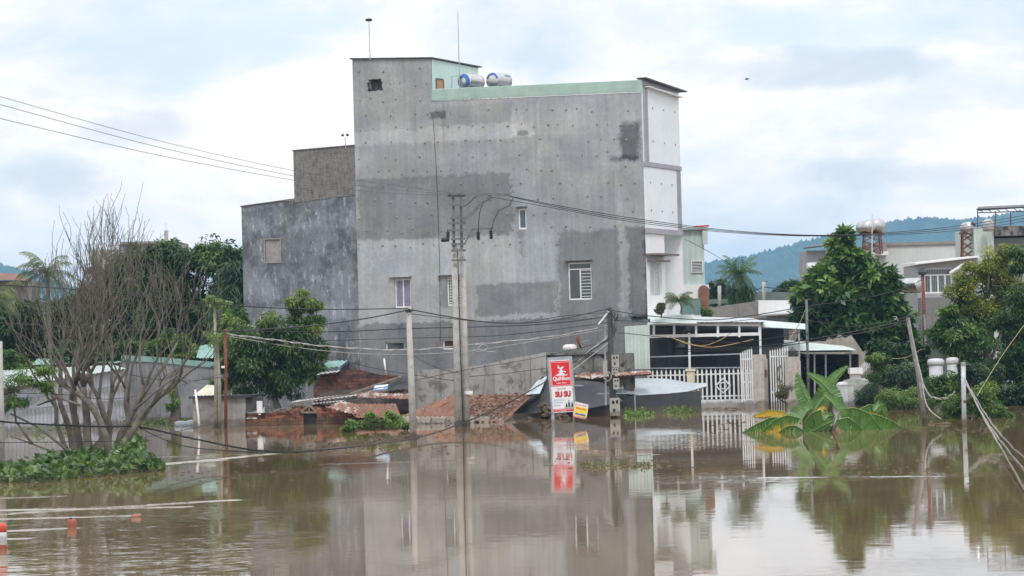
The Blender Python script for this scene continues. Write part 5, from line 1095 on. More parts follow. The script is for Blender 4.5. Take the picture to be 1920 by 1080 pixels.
def left_trees():
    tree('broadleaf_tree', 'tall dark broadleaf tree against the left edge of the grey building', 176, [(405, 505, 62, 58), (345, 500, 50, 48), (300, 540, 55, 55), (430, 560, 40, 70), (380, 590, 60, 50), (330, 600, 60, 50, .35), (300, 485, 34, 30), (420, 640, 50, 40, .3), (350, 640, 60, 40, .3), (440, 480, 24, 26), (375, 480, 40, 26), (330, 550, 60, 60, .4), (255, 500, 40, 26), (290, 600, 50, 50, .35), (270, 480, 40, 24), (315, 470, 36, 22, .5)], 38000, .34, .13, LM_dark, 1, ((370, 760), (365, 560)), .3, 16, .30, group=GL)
    tree('broadleaf_tree', 'dark tree behind the bare tree, below the grey flat roofed building', 184, [(235, 520, 60, 50), (190, 560, 60, 60), (260, 590, 70, 60, .3), (150, 600, 60, 50, .25), (200, 640, 80, 40, .3), (290, 620, 60, 40, .3)], 17000, .34, .13, LM_dark, 2, ((215, 760), (215, 580)), .3, 14, .30, group=GL)
    tree('broadleaf_tree', 'dense dark tree at the left edge between the two palms', 170, [(60, 590, 60, 50, .25), (20, 640, 50, 60, .25), (110, 625, 50, 50, .3), (60, 660, 60, 40, .35), (-10, 600, 30, 60, .2), (130, 580, 40, 40, .3), (20, 680, 60, 30, .3)], 14000, .32, .12, LM_dark, 3, ((60, 760), (60, 620)), .28, 14, .30, group=GL)
    tree('bamboo_clump', 'drooping blue green bamboo leaves against the grey building, right of the dark tree', 168, [(440, 520, 26, 50), (425, 580, 40, 60), (446, 600, 16, 40)], 5000, .5, .07, LM_blue, 4, ((430, 700), (430, 560)), .06, 20, .34, droop=.8, group=GL, cat='bamboo', k=14)
    tree('mango_tree', 'leaning mango tree with pale young top leaves, growing beside the brick shack', 149, [(562, 566, 32, 24, .8), (590, 588, 16, 30, .6), (535, 612, 52, 34, .6), (470, 628, 46, 36, .55), (555, 650, 54, 40), (480, 680, 60, 44, .35), (560, 685, 44, 36, .35), (438, 690, 34, 50, .35), (515, 715, 60, 34, .25), (445, 610, 26, 22, .85), (470, 650, 60, 40), (596, 660, 20, 22), (590, 690, 24, 18, .35), (430, 730, 40, 26, .25), (575, 625, 30, 30, .6)], 26000, .30, .075, LM_mango, 5, ((520, 790), (500, 660)), .16, 13, .33, droop=.7, group=GL)
    for i, (bl, lb, mt) in enumerate((([(285, 650, 40, 22), (310, 640, 26, 26)], 'light green bush behind the grey wall, right of the bare stems', LM_mid), ([(345, 655, 34, 24, .55)], 'pale green bush between the grey wall and green roof shed', LM_light), ([(200, 665, 50, 20), (240, 655, 30, 20)], 'bush right behind the green back roof of the pale shed', LM_mid), ([(40, 690, 40, 20, .6), (15, 675, 30, 24)], 'leafy bush above the pale shed roof at the left edge', LM_mid), ([(140, 660, 50, 24)], 'dark bush above the middle of the pale shed roof', LM_blue), ([(440, 600, 30, 30, .7), (425, 640, 26, 34, .6)], 'light green bush between papaya and mango tree', LM_mid))):
        tree('bush', lb, 160 - i, bl, 4600, .26, .10, mt, 20 + i, ((bl[0][0], 720), bl[0][:2]), .05, 14, .36, cat='bush', group=GL)
    tree('oleander', 'narrow leaved bush with drooping sprays hanging in at the left edge', 97, [(20, 712, 34, 22, .55), (60, 706, 34, 16, .6), (85, 694, 22, 10, .7), (30, 745, 32, 18, .5), (5, 765, 20, 18, .45), (88, 722, 12, 14, .6)], 2600, .22, .035, LM_light if False else LM_mid, 9, ((-30, 890), (0, 740)), .04, 10, .42, droop=.55, cat='bush', group=GL)
    # papaya: thin stems with small bright crowns
    for (b, tp, lb, sd_) in (((404, 800), (402, 566), 'taller papaya plant with bright green crown between pole and mango tree', 31), ((411, 800), (407, 632), 'shorter papaya plant beside the taller one, crown at half its height', 32)):
        Y = 140; t = T('papaya', lb, 'papaya', loc=on_water(*b) if False else Vector((at(*b, Y).x, Y, 0)), group='papaya plants'); m = MB(); p0 = at(b[0], b[1], Y); p0.z = -.5; p1 = at(*tp, Y); rng = np.random.RandomState(sd_)
        m.tube([p0, p0.lerp(p1, .5) + Vector((.05, 0, 0)), p1], [.10, .085, .06], 8); m.build('stem', weather('papaya_stem', (.24, .23, .18), (.34, .32, .26), 4, .9, spot=.3), t, smooth=True)
        C, Rr, tn = [], [], []; st = MB()
        for i in range(16):
            a = i * 2.4; el = rng.uniform(-.35, .9); L = rng.uniform(.3, .62); q = p1 + Vector((math.cos(a) * math.cos(el), math.sin(a) * math.cos(el), math.sin(el) - .15)) * L; st.tube([p1, p1.lerp(q, .6) + Vector((0, 0, .1)), q], .012, 4); C.append(q); Rr.append((.17, .17, .08)); tn.append(rng.uniform(.4, .95))
        st.build('leaf_stalks', LM_light, t); leaf_mesh('foliage', LM_light, t, C, Rr, 420, .24, .08, rng, tn, .45)
def palm(name, label, Y, base, top, L, n, seed, mt, arc=1.0, group=None, el0=(-.5, 1.3), wleaf=.05, lleaf=.55, dead=0, r0=.14):
    rng = np.random.RandomState(seed); b = at(*base, Y); b.z = min(b.z, 0) if b.z < 2.6 else b.z; tp = at(*top, Y); t = T(name, label, 'palm', loc=b, group=group)
    m = MB(); m.tube([b, b.lerp(tp, .5) + Vector((.1, 0, 0)), tp], [r0 * 1.3, r0, r0 * .8], 8); m.build('trunk', bark, t, smooth=True)
    f = MB(); st = MB()
    for i in range(n):
        az = i * 2.399 + rng.randn() * .2; el = el0[0] + (el0[1] - el0[0]) * (i + .5) / n; l_ = L * rng.uniform(.85, 1.1); h = Vector((math.cos(az), math.sin(az), 0)); K = 14; p = tp.copy(); pts = [p.copy()]; e = el
        for k in range(K): p = p + (h * math.cos(e) + Vector((0, 0, 1)) * math.sin(e)) * (l_ / K); e -= arc * (1.9 / K) * (.35 + 1.2 * k / K); pts.append(p.copy())
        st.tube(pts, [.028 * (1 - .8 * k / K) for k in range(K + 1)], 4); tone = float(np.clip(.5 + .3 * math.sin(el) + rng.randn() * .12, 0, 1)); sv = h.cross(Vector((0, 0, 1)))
        for k in range(2, K + 1):
            for q in (0, .5):
                c = pts[k - 1].lerp(pts[k], q); tg = (pts[k] - pts[k - 1]).normalized(); ll = lleaf * math.sin(math.pi * min(.96, (k - 1 + q + 1.2) / (K + 1.6))) * rng.uniform(.85, 1.1) + .08
                for s_ in (-1, 1):
                    dv = (sv * s_ * .8 + tg * .55 - Vector((0, 0, .35 + rng.uniform(0, .35)))).normalized(); e2 = c + dv * ll; mid = c + dv * ll * .5 + Vector((0, 0, .04)); w = tg * wleaf
                    f.add([c, mid + w * .5, e2 - Vector((0, 0, ll * .15)), mid - w * .5], [(0, 1, 2, 3)], 0, float(np.clip(tone + rng.randn() * .08, 0, 1)))
    st.build('frond_stems', mt, t); f.build('fronds', mt, t)
    if dead:
        C = [tp + Vector((rng.randn() * .35, rng.randn() * .35, -.6 - 2.0 * rng.rand())) for _ in range(40)]; leaf_mesh('dead_fronds', LM_dark, t, C, [(.3, .3, .5)] * 40, 900, .9, .07, rng, [.3] * 40, 1.6)
left_trees()
GP = 'palms around the houses'
palm('coconut_palm', 'coconut palm crown rising above the trees left of the bare tree', 166, (95, 760), (88, 512), 2.1, 18, 3, LM_palm, 1.0, GP)
palm('coconut_palm', 'coconut palm with yellowing drooping fronds cut by the left edge', 150, (-20, 780), (-12, 560), 2.1, 16, 5, LM_palm, 1.15, GP)
palm('fan_palm', 'dark upright palm standing against the hill right of the green house', 192, (1387, 640), (1385, 514), 1.65, 24, 7, LM_blue if False else LM_dark, .75, GP, (-.9, 1.45), .045, .42, dead=1, r0=.2)
palm('balcony_palm', 'potted feathery palm on the balcony of the grey building', 155.5, (1276, 588), (1274, 566), 1.0, 14, 9, LM_palm, 1.1, GP, (.1, 1.3), .03, .3, r0=.04)
def right_trees():
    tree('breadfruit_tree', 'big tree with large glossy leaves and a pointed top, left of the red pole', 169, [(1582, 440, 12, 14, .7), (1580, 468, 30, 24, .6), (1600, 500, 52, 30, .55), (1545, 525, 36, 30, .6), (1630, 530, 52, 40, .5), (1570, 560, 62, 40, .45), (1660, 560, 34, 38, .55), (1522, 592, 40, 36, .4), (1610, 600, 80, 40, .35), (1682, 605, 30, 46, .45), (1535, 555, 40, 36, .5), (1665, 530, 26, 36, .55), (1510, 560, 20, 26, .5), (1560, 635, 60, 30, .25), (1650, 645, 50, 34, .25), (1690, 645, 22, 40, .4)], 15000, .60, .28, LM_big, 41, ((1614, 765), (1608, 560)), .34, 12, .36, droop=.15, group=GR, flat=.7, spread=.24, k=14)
    tree('sprig_branch', 'x', 169, [(1582, 430, 6, 8)], 1, .1, .1, LM_big, 42) if False else None
    tree('acacia_tree', 'yellow green fine leaved tree in front of the green concrete house', 158, [(1850, 500, 44, 32, .75), (1812, 545, 40, 40, .65), (1880, 530, 44, 50, .6), (1840, 590, 50, 50, .45), (1890, 480, 20, 22, .6), (1800, 590, 30, 40, .4)], 26000, .17, .075, LM_yel, 43, ((1850, 765), (1850, 580)), .2, 18, .32, droop=.2, group=GR)
    tree('dark_tree', 'dark narrow leaved tree at the right edge, in front of the yellow green one', 146, [(1908, 490, 24, 40), (1918, 560, 34, 60), (1890, 600, 40, 44, .4), (1900, 660, 46, 50, .4), (1925, 720, 40, 50, .35), (1880, 690, 40, 40, .3)], 20000, .24, .07, LM_dark, 44, ((1905, 780), (1905, 600)), .2, 15, .33, droop=.3, group=GR, tone=.5)
    tree('garden_tree', 'mid green garden tree behind the far pair of white pillars', 156, [(1775, 590, 24, 32, .5), (1790, 640, 44, 40, .45), (1830, 650, 44, 44, .4), (1840, 700, 50, 36, .4), (1765, 620, 24, 26, .5)], 14000, .25, .11, LM_mid, 45, ((1796, 765), (1800, 640)), .16, 13, .33, group=GR)
    for i, (Y, bl, lb, mt, n, ln) in enumerate((
            (146, [(1642, 685, 24, 24, .75), (1652, 712, 30, 26, .5)], 'light topped bush right of the covered mound', LM_mid, 2600, .16), (145, [(1640, 740, 36, 28, .4), (1665, 760, 26, 16, .4)], 'grey green thin bush right behind the banana plant', LM_blue, 2600, .14),
            (141, [(1690, 744, 52, 25, .7), (1742, 746, 48, 24, .7)], 'clipped bright green hedge left of the leaning pole', LM_mid, 4200, .13), (145, [(1690, 700, 40, 24, .45), (1725, 712, 30, 22, .5)], 'whitish flowering bush behind the clipped hedge', LM_blue, 3000, .16),
            (137, [(1770, 715, 40, 30, .5), (1800, 740, 50, 30, .5), (1830, 712, 36, 28, .55)], 'leafy bush between leaning pole and white post', LM_mid, 5200, .18), (136, [(1822, 690, 30, 26, .4), (1850, 705, 34, 30, .4)], 'dark bush with pale tips behind the top of the white post', LM_blue, 4000, .16),
            (124, [(1795, 758, 30, 32, .55), (1838, 754, 42, 34, .55), (1862, 780, 32, 17, .6), (1888, 791, 22, 8, .6), (1790, 786, 16, 12, .6)], 'bush trailing into the water around the white post', LM_mid, 8000, .15), (142, [(1880, 735, 40, 30, .4), (1915, 745, 30, 26, .3)], 'dark shrub at the water edge near the right border', LM_dark, 4200, .18),
            (160, [(1706, 700, 40, 30, .3), (1660, 660, 40, 24, .25), (1715, 665, 24, 30, .35)], 'dark undergrowth below the big tree', LM_dark, 4200, .3), (160, [(1540, 700, 50, 22, .3), (1500, 690, 20, 26, .25)], 'dark garden shrubs behind the right stone gate pillar', LM_dark, 3000, .22),
            (172, [(1308, 572, 18, 22, .7), (1320, 590, 14, 14, .6)], 'light green climbing plant below the pale green house', LM_light, 1200, .2), (155, [(1240, 579, 20, 10, .2)], 'dry brown hanging plant on the edge of the balcony', LM_olive, 1200, .14))):
        tree('shrub', lb, Y, bl, int(n * 1.7), ln, ln * .45, mt, 60 + i, ((bl[0][0], 780 if Y < 170 and i != 11 else 590), bl[0][:2]) if i < 10 else ((bl[0][0], bl[0][1] + 16), bl[0][:2]), .04, 13, .38, cat='shrub', group=GR)
    tree('topiary', 'small round olive green clipped tree in front of the open gate leaf', 150, [(1468, 733, 17, 16, .5)], 1500, .11, .045, LM_olive, 80, ((1470, 775), (1468, 730)), .05, 30, .4, cat='small tree')
    # distant wood closing the view behind the houses
    rng = np.random.RandomState(77); C, Rr, tn = [], [], []
    for i in range(560):
        px = rng.uniform(-80, 2000); Y = rng.uniform(235, 330); c = at(px, 630 - .027 * (px - 960), Y); c.z = rng.uniform(.5, 4.0) + 1.8 * math.sin(px * .013) ** 2; C.append(c); Rr.append((2.2, 2.2, 1.7)); tn.append(rng.uniform(.15, .7))
    leaf_mesh('distant_wood', LM_mid, None, C, Rr, 26000, .8, .45, rng, tn, .1, label='line of distant trees between the houses and the hills', kind='stuff')
    for (px, py, rx, ry, lb) in ((1345, 548, 14, 22, 'dark round distant tree left of the palm'), (1478, 545, 26, 14, 'pale feathery distant tree left of the big tree')):
        tree('distant_tree', lb, 240, [(px, py, rx, ry, .4)], 1500, .6, .3, LM_blue, int(px), ((px, 640), (px, py)), .15, 12, .4, group='distant trees near the palm')
right_trees()
def water_plants():
    rng = np.random.RandomState(5)
    def mat(name, label, edge, back, n, h, ln, wd, mt, seed, kind='stuff', tone=.5, x=None, fill=1.0):
        rng = np.random.RandomState(seed); m = MB(); C, Rr, tn = [], [], []
        (xa, ya), (xb, yb) = edge[0], edge[-1]
        for i in range(n):
            px = rng.uniform(xa, xb); e = np.interp(px, [q[0] for q in edge], [q[1] for q in edge]); b = np.interp(px, [q[0] for q in back], [q[1] for q in back]); py = e + (b - e) * rng.rand() ** fill
            q = on_water(px, py); q.z = rng.uniform(.0, 1) ** 1.4 * (h * (.6 + .7 * math.sin(px * .09) ** 2) if name != 'water_hyacinth' else float(np.interp(px + 6 * math.sin(px), [-20, 40, 100, 135, 165, 200, 235, 262, 280, 300], [.42, .22, .5, .34, .62, .38, .7, .85, .3, .08]))); C.append(q); Rr.append((.10, .10, .06)); tn.append(np.clip(tone + rng.randn() * .22, 0, 1))
            if i % 2 == 0: m.tube([Vector((q.x + rng.randn() * .05, q.y, -.02)), Vector(q) + Vector((0, 0, .02))], .009, 4)
        o = leaf_mesh(name, mt, None, C, Rr, n * 3, ln, wd, rng, tn, -.15, .8, label=label, kind=kind, fold=.1)
        return o
    mat('water_hyacinth', 'mat of floating water hyacinth around the feet of the bare tree', [(-20, 904), (60, 905), (140, 898), (230, 889), (300, 882)], [(-20, 882), (60, 878), (140, 866), (200, 862), (250, 862), (300, 879)], 1000, .34, .27, .19, LM_hya, 1)
    m = MB(); rng = np.random.RandomState(3)                                         # the tangle of brown stalks under the leaves
    for i in range(700):
        px = rng.uniform(-20, 300); e = np.interp(px, [-20, 60, 140, 230, 300], [905, 906, 899, 890, 883]); q = on_water(px, e - rng.rand() ** 1.5 * 22); d_ = Vector((rng.randn(), rng.randn() * .6, abs(rng.randn()) * .55)) * .22; m.tube([Vector((q.x, q.y, .01)), Vector((q.x, q.y, .05)) + d_], [.012, .005], 3, tone=rng.rand() * .6)
    m.build('hyacinth_stalks', leafmat('stalk_fibre', (.05, .05, .02), (.10, .11, .04), (.2, .2, .09)), label='tangled stalks and roots at the waterline of the hyacinth mat', kind='stuff')
    mat('water_weeds', 'weeds on the flooded bank along the foot of the grey wall', [(262, 797), (300, 796), (360, 797)], [(262, 780), (300, 776), (360, 778)], 420, .3, .22, .10, LM_mid, 2, tone=.55)
    mat('water_weeds', 'weeds and creepers in front of the pale shed, behind the bare tree', [(60, 822), (90, 815), (160, 803), (262, 800)], [(60, 800), (90, 790), (160, 788), (262, 790)], 320, .42, .2, .09, LM_mid, 4)
    mat('water_weeds', 'thin strip of floating weeds in open water right of the beer sign', [(1085, 878), (1140, 879), (1235, 876)], [(1085, 871), (1140, 868), (1235, 870)], 170, .04, .12, .04, LM_olive, 6, tone=.4)
    mat('water_weeds', 'small weed clump at the foot of the black cloth wall', [(1172, 782), (1226, 780)], [(1172, 776), (1226, 777)], 150, .26, .16, .08, LM_light, 7, tone=.5)
    mat('water_weeds', 'grassy clump at the right end of the black cloth wall', [(1248, 776), (1302, 774)], [(1248, 772), (1302, 772)], 90, .2, .3, .05, LM_light, 8, tone=.35)
    tree('floating_bush', 'light green leafy bush standing in the water before the rusty roof', 128, [(665, 796, 26, 9, .5), (690, 790, 26, 12, .6), (715, 793, 26, 10, .6), (742, 787, 22, 14, .7), (732, 776, 10, 7, .75), (695, 778, 8, 6, .7), (650, 803, 16, 5, .5), (758, 796, 10, 6, .6)], 4200, .15, .07, LM_light, 91, ((705, 812), (705, 790)), .03, 14, .4, cat='bush', tone=.6, k=16)
    m = MB(); rng = np.random.RandomState(9)                                         # line of drifting straw
    for i in range(260):
        u = rng.rand(); px = 600 + 190 * u; py = 838 - 20 * u + rng.randn() * 1.3; q = on_water(px, py); m.bar(Vector((q.x, q.y, .01)), Vector((q.x, q.y, .02)) + Vector((rng.randn() * .25, rng.randn() * .3, abs(rng.randn()) * .04)), rng.uniform(.015, .05))
    m.build('drift_line', weather('drift_straw', (.13, .11, .07), (.26, .22, .15), 5, .9), label='line of drifting straw beside the thin concrete pole', kind='stuff')
    m = MB(); rng = np.random.RandomState(29)                                        # specks of scum and straw drifting on the flood
    for cx, cy, sx, sy, k in ((690, 838, 130, 8, 120), (1180, 868, 120, 10, 70), (330, 890, 160, 18, 60), (900, 815, 160, 6, 60), (1640, 880, 150, 20, 70), (1330, 800, 120, 10, 50), (1780, 806, 90, 5, 60), (420, 805, 120, 6, 60)):
        for i in range(k):
            q = on_water(cx + rng.randn() * sx * .6, cy + rng.randn() * sy * .6); L_ = rng.uniform(.03, .16); a_ = rng.randn() * .5; m.bar(Vector((q.x, q.y, .004)), Vector((q.x + math.cos(a_) * L_, q.y + math.sin(a_) * L_, .012)), rng.uniform(.015, .05), .02)
    m.build('floating_scum', MATS['drift_straw'], label='specks of straw and scum drifting on the flood water', kind='stuff')
    m = MB(); q = on_water(1740, 797); m.bar(q + Vector((0, 0, .02)), q + Vector((.9, .1, .05)), .04); m.bar(q + Vector((.3, 0, .04)), q + Vector((.75, -.1, .09)), .03); m.build('driftwood', weather('pale_driftwood', (.34, .24, .16), (.44, .33, .24), 5, .9), label='pale driftwood sticks at the foot of the leaning pole', cat='driftwood')
    t = T('old_stump', 'dark stump overgrown with creeper in front of the grey wall', 'stump', loc=Vector((at(327, 790, 148).x, 148, 0))); m = MB(); m.tube([at(329, 795, 148), at(330, 750, 148), at(324, 725, 148), at(323, 702, 148)], [.32, .2, .22, .12], 8); m.build('trunk', bark, t)
    rng = np.random.RandomState(4); C, Rr, tn = clumps([(322, 725, 10, 16, .6), (328, 750, 8, 12, .7), (318, 762, 8, 8, .3)], 147.7, rng, 26, .4); leaf_mesh('creeper', LM_light, t, C, Rr, 420, .2, .08, rng, tn)
    m = MB(); c = at(348, 797, 146); m.lathe(c, [(.02, -.55), (.2, -.52), (.24, -.3), (.2, 0), (.24, .3), (.2, .52), (.05, .6)], 10, ax=(1, 0, .06)); m.build('plastic_jug', weather('pale_blue_plastic', (.32, .42, .5), (.42, .52, .6), 4, .3), smooth=True, label='pale blue plastic container floating left of the cement shed', cat='container')
water_plants()
def bare_tree():
    """Many-stemmed leafless tree: stems fan out, fork and straighten up into switches."""
    rg = random.Random(12); Y = 97.0; base = on_water(195, 862); t = T('bare_tree', 'leafless many stemmed grey tree standing in the flood on the left', 'tree', loc=(base.x, base.y, 0))
    big = MB(); tw = MB(); s_ = base.y / FPX
    def grow(p, d_, r, L, lev):
        n = 5 if lev < 3 else 4; pts = [p]; rs = [r]; q = p
        for i in range(n):
            d_ = (d_ + Vector((rg.gauss(0, .23), rg.gauss(0, .23), .06 + .055 * lev + rg.gauss(0, .13)))).normalized(); q = q + d_ * L / n; pts.append(q); rs.append(r * (1 - .45 * (i + 1) / n))
        (big if lev < 2 else tw).tube(pts, rs, 7 if lev < 2 else 4, cap=lev < 2)
        if lev >= 5 or (len(tw.f) > 60000) or q.z > float(np.interp(q.x - base.x, [-2.6, -1.3, -.2, .7, 1.6, 2.6], [5.6, 6.9, 7.8, 8.6, 7.4, 6.4])) - rg.random() ** 2 * 2.6: return
        k = (3, 3, 3, 2, 2)[lev] if lev < 5 else 1
        for j in range(k):
            i = rg.randint(3 if lev == 0 else 2, n) if j else n; az = rg.uniform(0, 6.283); sp = (.46, .62, .6, .5, .42)[lev]
            nd = (d_ + Vector((math.cos(az) * .8, math.sin(az) * .8, rg.uniform(-.15, .35))) * sp).normalized(); grow(pts[i], nd, max(.010, rs[i] * rg.uniform(.55, .75)), L * rg.uniform(.66, .95), lev + 1)
    for px, py, lx, r in ((142, 858, -.20, .075), (150, 866, .02, .085), (160, 862, .22, .07), (172, 868, -.05, .09), (178, 864, .34, .07), (205, 866, -.12, .085), (212, 868, .08, .07), (218, 866, .42, .08), (222, 868, .24, .09), (135, 860, -.42, .055), (228, 864, .55, .06)):
        b = on_water(px, py); b.z = -.3; grow(b, Vector((lx * .46, rg.uniform(-.15, .2), 1)).normalized(), r * 2.0, 2.8 * rg.uniform(.85, 1.15), 0)
    # low looping dead branches
    for pts in ([(128, 846), (95, 846), (60, 832), (20, 818)], [(60, 832), (30, 790), (26, 760)], [(128, 846), (70, 800), (20, 776)], [(250, 770), (290, 735), (330, 705), (352, 720)], [(150, 760), (110, 745), (70, 760)]):
        tw.tube([at(px, py, Y + i * .3) for i, (px, py) in enumerate(pts)], [.05, .04, .03, .02][:len(pts)], 5)
    big.build('trunk', grey_bark, t, smooth=True); tw.build('branches', grey_bark, t, smooth=True)
bare_tree()
def banana():
    Y0 = on_water(1545, 808).y; t = T('banana_plant', 'half drowned banana plant with torn green and yellow leaves, in front of the gate', 'banana plant', loc=on_water(1545, 806))
    m_, g, b, co = newmat('banana_leaf'); uv = g.sep(g.n('ShaderNodeAttribute', attribute_name='luv').outputs['Vector'])
    # luv: x across the blade (0 midrib .. 1 edge), y along the blade, z how yellow this leaf is
    nz = g.noise(g.comb(g.m('MULTIPLY', uv[0], .8), g.m('MULTIPLY', uv[1], 26), 0.0), 1.0, 4, .6); nz2 = g.noise(co, 2.2, 4)
    fy = g.ss(g.m('ADD', g.m('ADD', g.m('MULTIPLY', uv[0], .55), g.m('MULTIPLY', g.m('SUBTRACT', nz, .5), 1.1)), g.m('MULTIPLY', g.m('SUBTRACT', uv[2], .5), 1.5)), .52, .80)
    gr = g.mix(g.ss(nz, .35, .65), (.036, .11, .020), (.10, .22, .038)); yl = g.mix(nz2, (.50, .32, .03), (.62, .40, .04)); c = g.mix(fy, gr, yl)
    br = g.ss(g.m('ADD', g.m('ADD', uv[0], g.m('MULTIPLY', nz, .5)), uv[2]), 1.95, 2.15); c = g.mix(br, c, (.16, .07, .025))
    c = g.mix(g.ss(uv[0], .04, .01), c, (.16, .25, .07)); g.put(b.inputs['Base Color'], c); b.inputs['Roughness'].default_value = .38
    tr = g.n('ShaderNodeBsdfTranslucent', {'Color': c}); mx = g.n('ShaderNodeMixShader', {0: .3}); g.nt.links.new(b.outputs[0], mx.inputs[1]); g.nt.links.new(tr.outputs[0], mx.inputs[2]); g.nt.links.new(mx.outputs[0], [n for n in g.nt.nodes if n.type == 'OUTPUT_MATERIAL'][0].inputs[0])
    rg = random.Random(17); inv = root_inv(t)
    def leaf(pts, w1, w2, yel, dY=0.0, lean=.35, tear=.10):
        """Blade along photo points; w1 / w2 widths (m) on the left and right hand side walking from base to tip."""
        P = [at(px, py, Y0 + dY + (q if len(a) == 0 else a[0])) for (px, py, *a), q in zip(pts, np.linspace(0, .3, len(pts)))]
        N = 46; cum = [0]
        for a, b_ in zip(P, P[1:]): cum.append(cum[-1] + (b_ - a).length)
        arr = np.array([tuple(p) for p in P]); ts = np.linspace(0, cum[-1], N + 1)
        # smooth the polyline
        c = np.stack([np.interp(ts, cum, arr[:, i]) for i in range(3)], 1)
        for _ in range(6): c[1:-1] = (c[:-2] + 2 * c[1:-1] + c[2:]) / 4
        vs, fs, luv = [], [], []; off = 0
        for s_, w in ((-1, w1), (1, w2)):
            if w <= 0: continue
            w *= 1.45
            i = 0; dr = rg.uniform(-.1, .1)
            while i < N:
                k = min(N - i, rg.randint(2, 5) if rg.random() < tear * 6 else rg.randint(6, 14)); k = max(k, 1)
                b0 = len(vs); jit = rg.uniform(-.14, .14)
                for j in range(i, i + k + 1):
                    u = j / N; tg = Vector(c[min(j + 1, N)] - c[max(j - 1, 0)]).normalized(); view = Vector((0, 1, 0)); sd_ = tg.cross(view).normalized() * s_
                    prof = (math.sin(math.pi * min(1, (u * .93 + .07)) ** .75) ** .6) * w * (1 if u < 1 else .1); gap = .010 * (1 if j in (i, i + k) else 0)
                    for q in range(4):
                        v = q / 3; pt = Vector(c[j]) + sd_ * prof * v + Vector((0, 1, 0)) * ((lean + jit) * prof * v * (1.2 - v)) - Vector((0, 0, 1)) * prof * .22 * v * v + tg * ((.5 * (i + k / 2) / N * 0) + (gap * v * (1 if j == i else -1 if j == i + k else 0)) * 1.6 + .18 * prof * v)
                        vs.append(pt); luv.append((v, u, yel))
                for j in range(k):
                    for q in range(3): a = b0 + j * 4 + q; fs.append((a, a + 4, a + 5, a + 1))
                i += k
        nb = len(vs)
        me = bpy.data.meshes.new('leaf'); me.from_pydata([inv @ v for v in vs], [], fs); me.materials.append(m_); at2 = me.attributes.new('luv', 'FLOAT_VECTOR', 'POINT'); at2.data.foreach_set('vector', np.array(luv, 'f').ravel()); me.polygons.foreach_set('use_smooth', [True] * len(fs)); me.update()
        o = bpy.data.objects.new('leaf', me); COL.objects.link(o); o.parent = t
        r = MB(); r.tube([Vector(q) - Vector((0, .015, 0)) for q in c[::3]], [.02 * (1 - .75 * i / (len(c[::3]) - 1)) + .004 for i in range(len(c[::3]))], 5); r.build('midrib', weather('banana_midrib', (.14, .22, .06), (.20, .29, .09), 5, .5) if 'banana_midrib' not in MATS else MATS['banana_midrib'], o, smooth=True)
    leaf([(1526, 768), (1512, 745), (1503, 722), (1495, 698)], .11, .23, .30, .6)                       # upright left
    leaf([(1574, 768), (1560, 738), (1540, 716), (1512, 699)], .25, .11, .28, .3)                        # long one leaning left
    leaf([(1528, 762), (1550, 730), (1570, 705), (1591, 685)], .09, .24, .22, .9)
    leaf([(1540, 768), (1521, 774), (1509, 790), (1503, 809)], .0, .42, .2, -.5, tear=.04)                        # leaning right
    leaf([(1545, 740, .1), (1562, 756, 0), (1576, 775, -.1), (1580, 800, -.1)], .0, .26, .2, -.2)
    leaf([(1522, 790), (1530, 765), (1547, 742), (1556, 728)], .24, .10, .15, .2)
    leaf([(1500, 795), (1506, 782), (1515, 768), (1526, 763)], .0, .42, .2, -.1)
    leaf([(1500, 784), (1476, 778), (1450, 788), (1426, 812)], .0, .38, .72, -.3, tear=.02)          # yellowing, hangs left
    leaf([(1478, 784), (1446, 782), (1418, 795), (1390, 812)], .0, .36, .62, .2, tear=.02)
    leaf([(1486, 782), (1466, 770), (1440, 769), (1410, 780)], .0, .20, 1.02, .9, tear=.05)             # dead yellow
    leaf([(1508, 808), (1490, 797), (1474, 800), (1456, 814)], .0, .24, .12, -.9, tear=.02)
    leaf([(1572, 768), (1602, 764), (1632, 776), (1652, 806)], .44, .0, .15, -.2, tear=.03)             # big arch to the right
    leaf([(1568, 788), (1590, 782), (1606, 794), (1622, 812)], .32, .0, .2, -.7, tear=.06)
    leaf([(1600, 780), (1640, 776), (1670, 788), (1697, 806)], .40, .0, .12, .5, tear=.03)
    leaf([(1610, 768), (1630, 758), (1648, 764), (1664, 780)], .34, .0, .70, 1.2, tear=.03)
    leaf([(1640, 772), (1648, 760), (1655, 770), (1662, 785)], .10, .16, .5, 1.0, tear=.03)
    leaf([(1545, 790), (1540, 775), (1544, 768), (1552, 770)], .22, .22, 1.05, .1)
    leaf([(1570, 796), (1582, 800), (1590, 806), (1600, 812)], .16, .10, .9, -.4)
    leaf([(1560, 790), (1545, 797), (1530, 806), (1512, 812)], .12, .06, .3, -.8)
    leaf([(1560, 800), (1545, 790), (1553, 780), (1566, 778)], .2, .2, .3, -.3)
    for i, (a, b_) in enumerate((((1532, 812), (1530, 778)), ((1540, 812), (1552, 778)), ((1552, 814), (1545, 780)), ((1560, 812), (1574, 774)), ((1548, 812), (1566, 782)))):
        m = MB(); m.tube([at(*a, Y0), at((a[0] + b_[0]) / 2 + 2, (a[1] + b_[1]) / 2, Y0 + .1), at(*b_, Y0 + .2)], [.075, .06, .035], 8); m.build('pseudostem', weather('banana_stem', (.22, .24, .12), (.36, .34, .2), 4, .7, streak=.5, streak_c=(.14, .09, .05)) if 'banana_stem' not in MATS else MATS['banana_stem'], t, smooth=True)
banana()
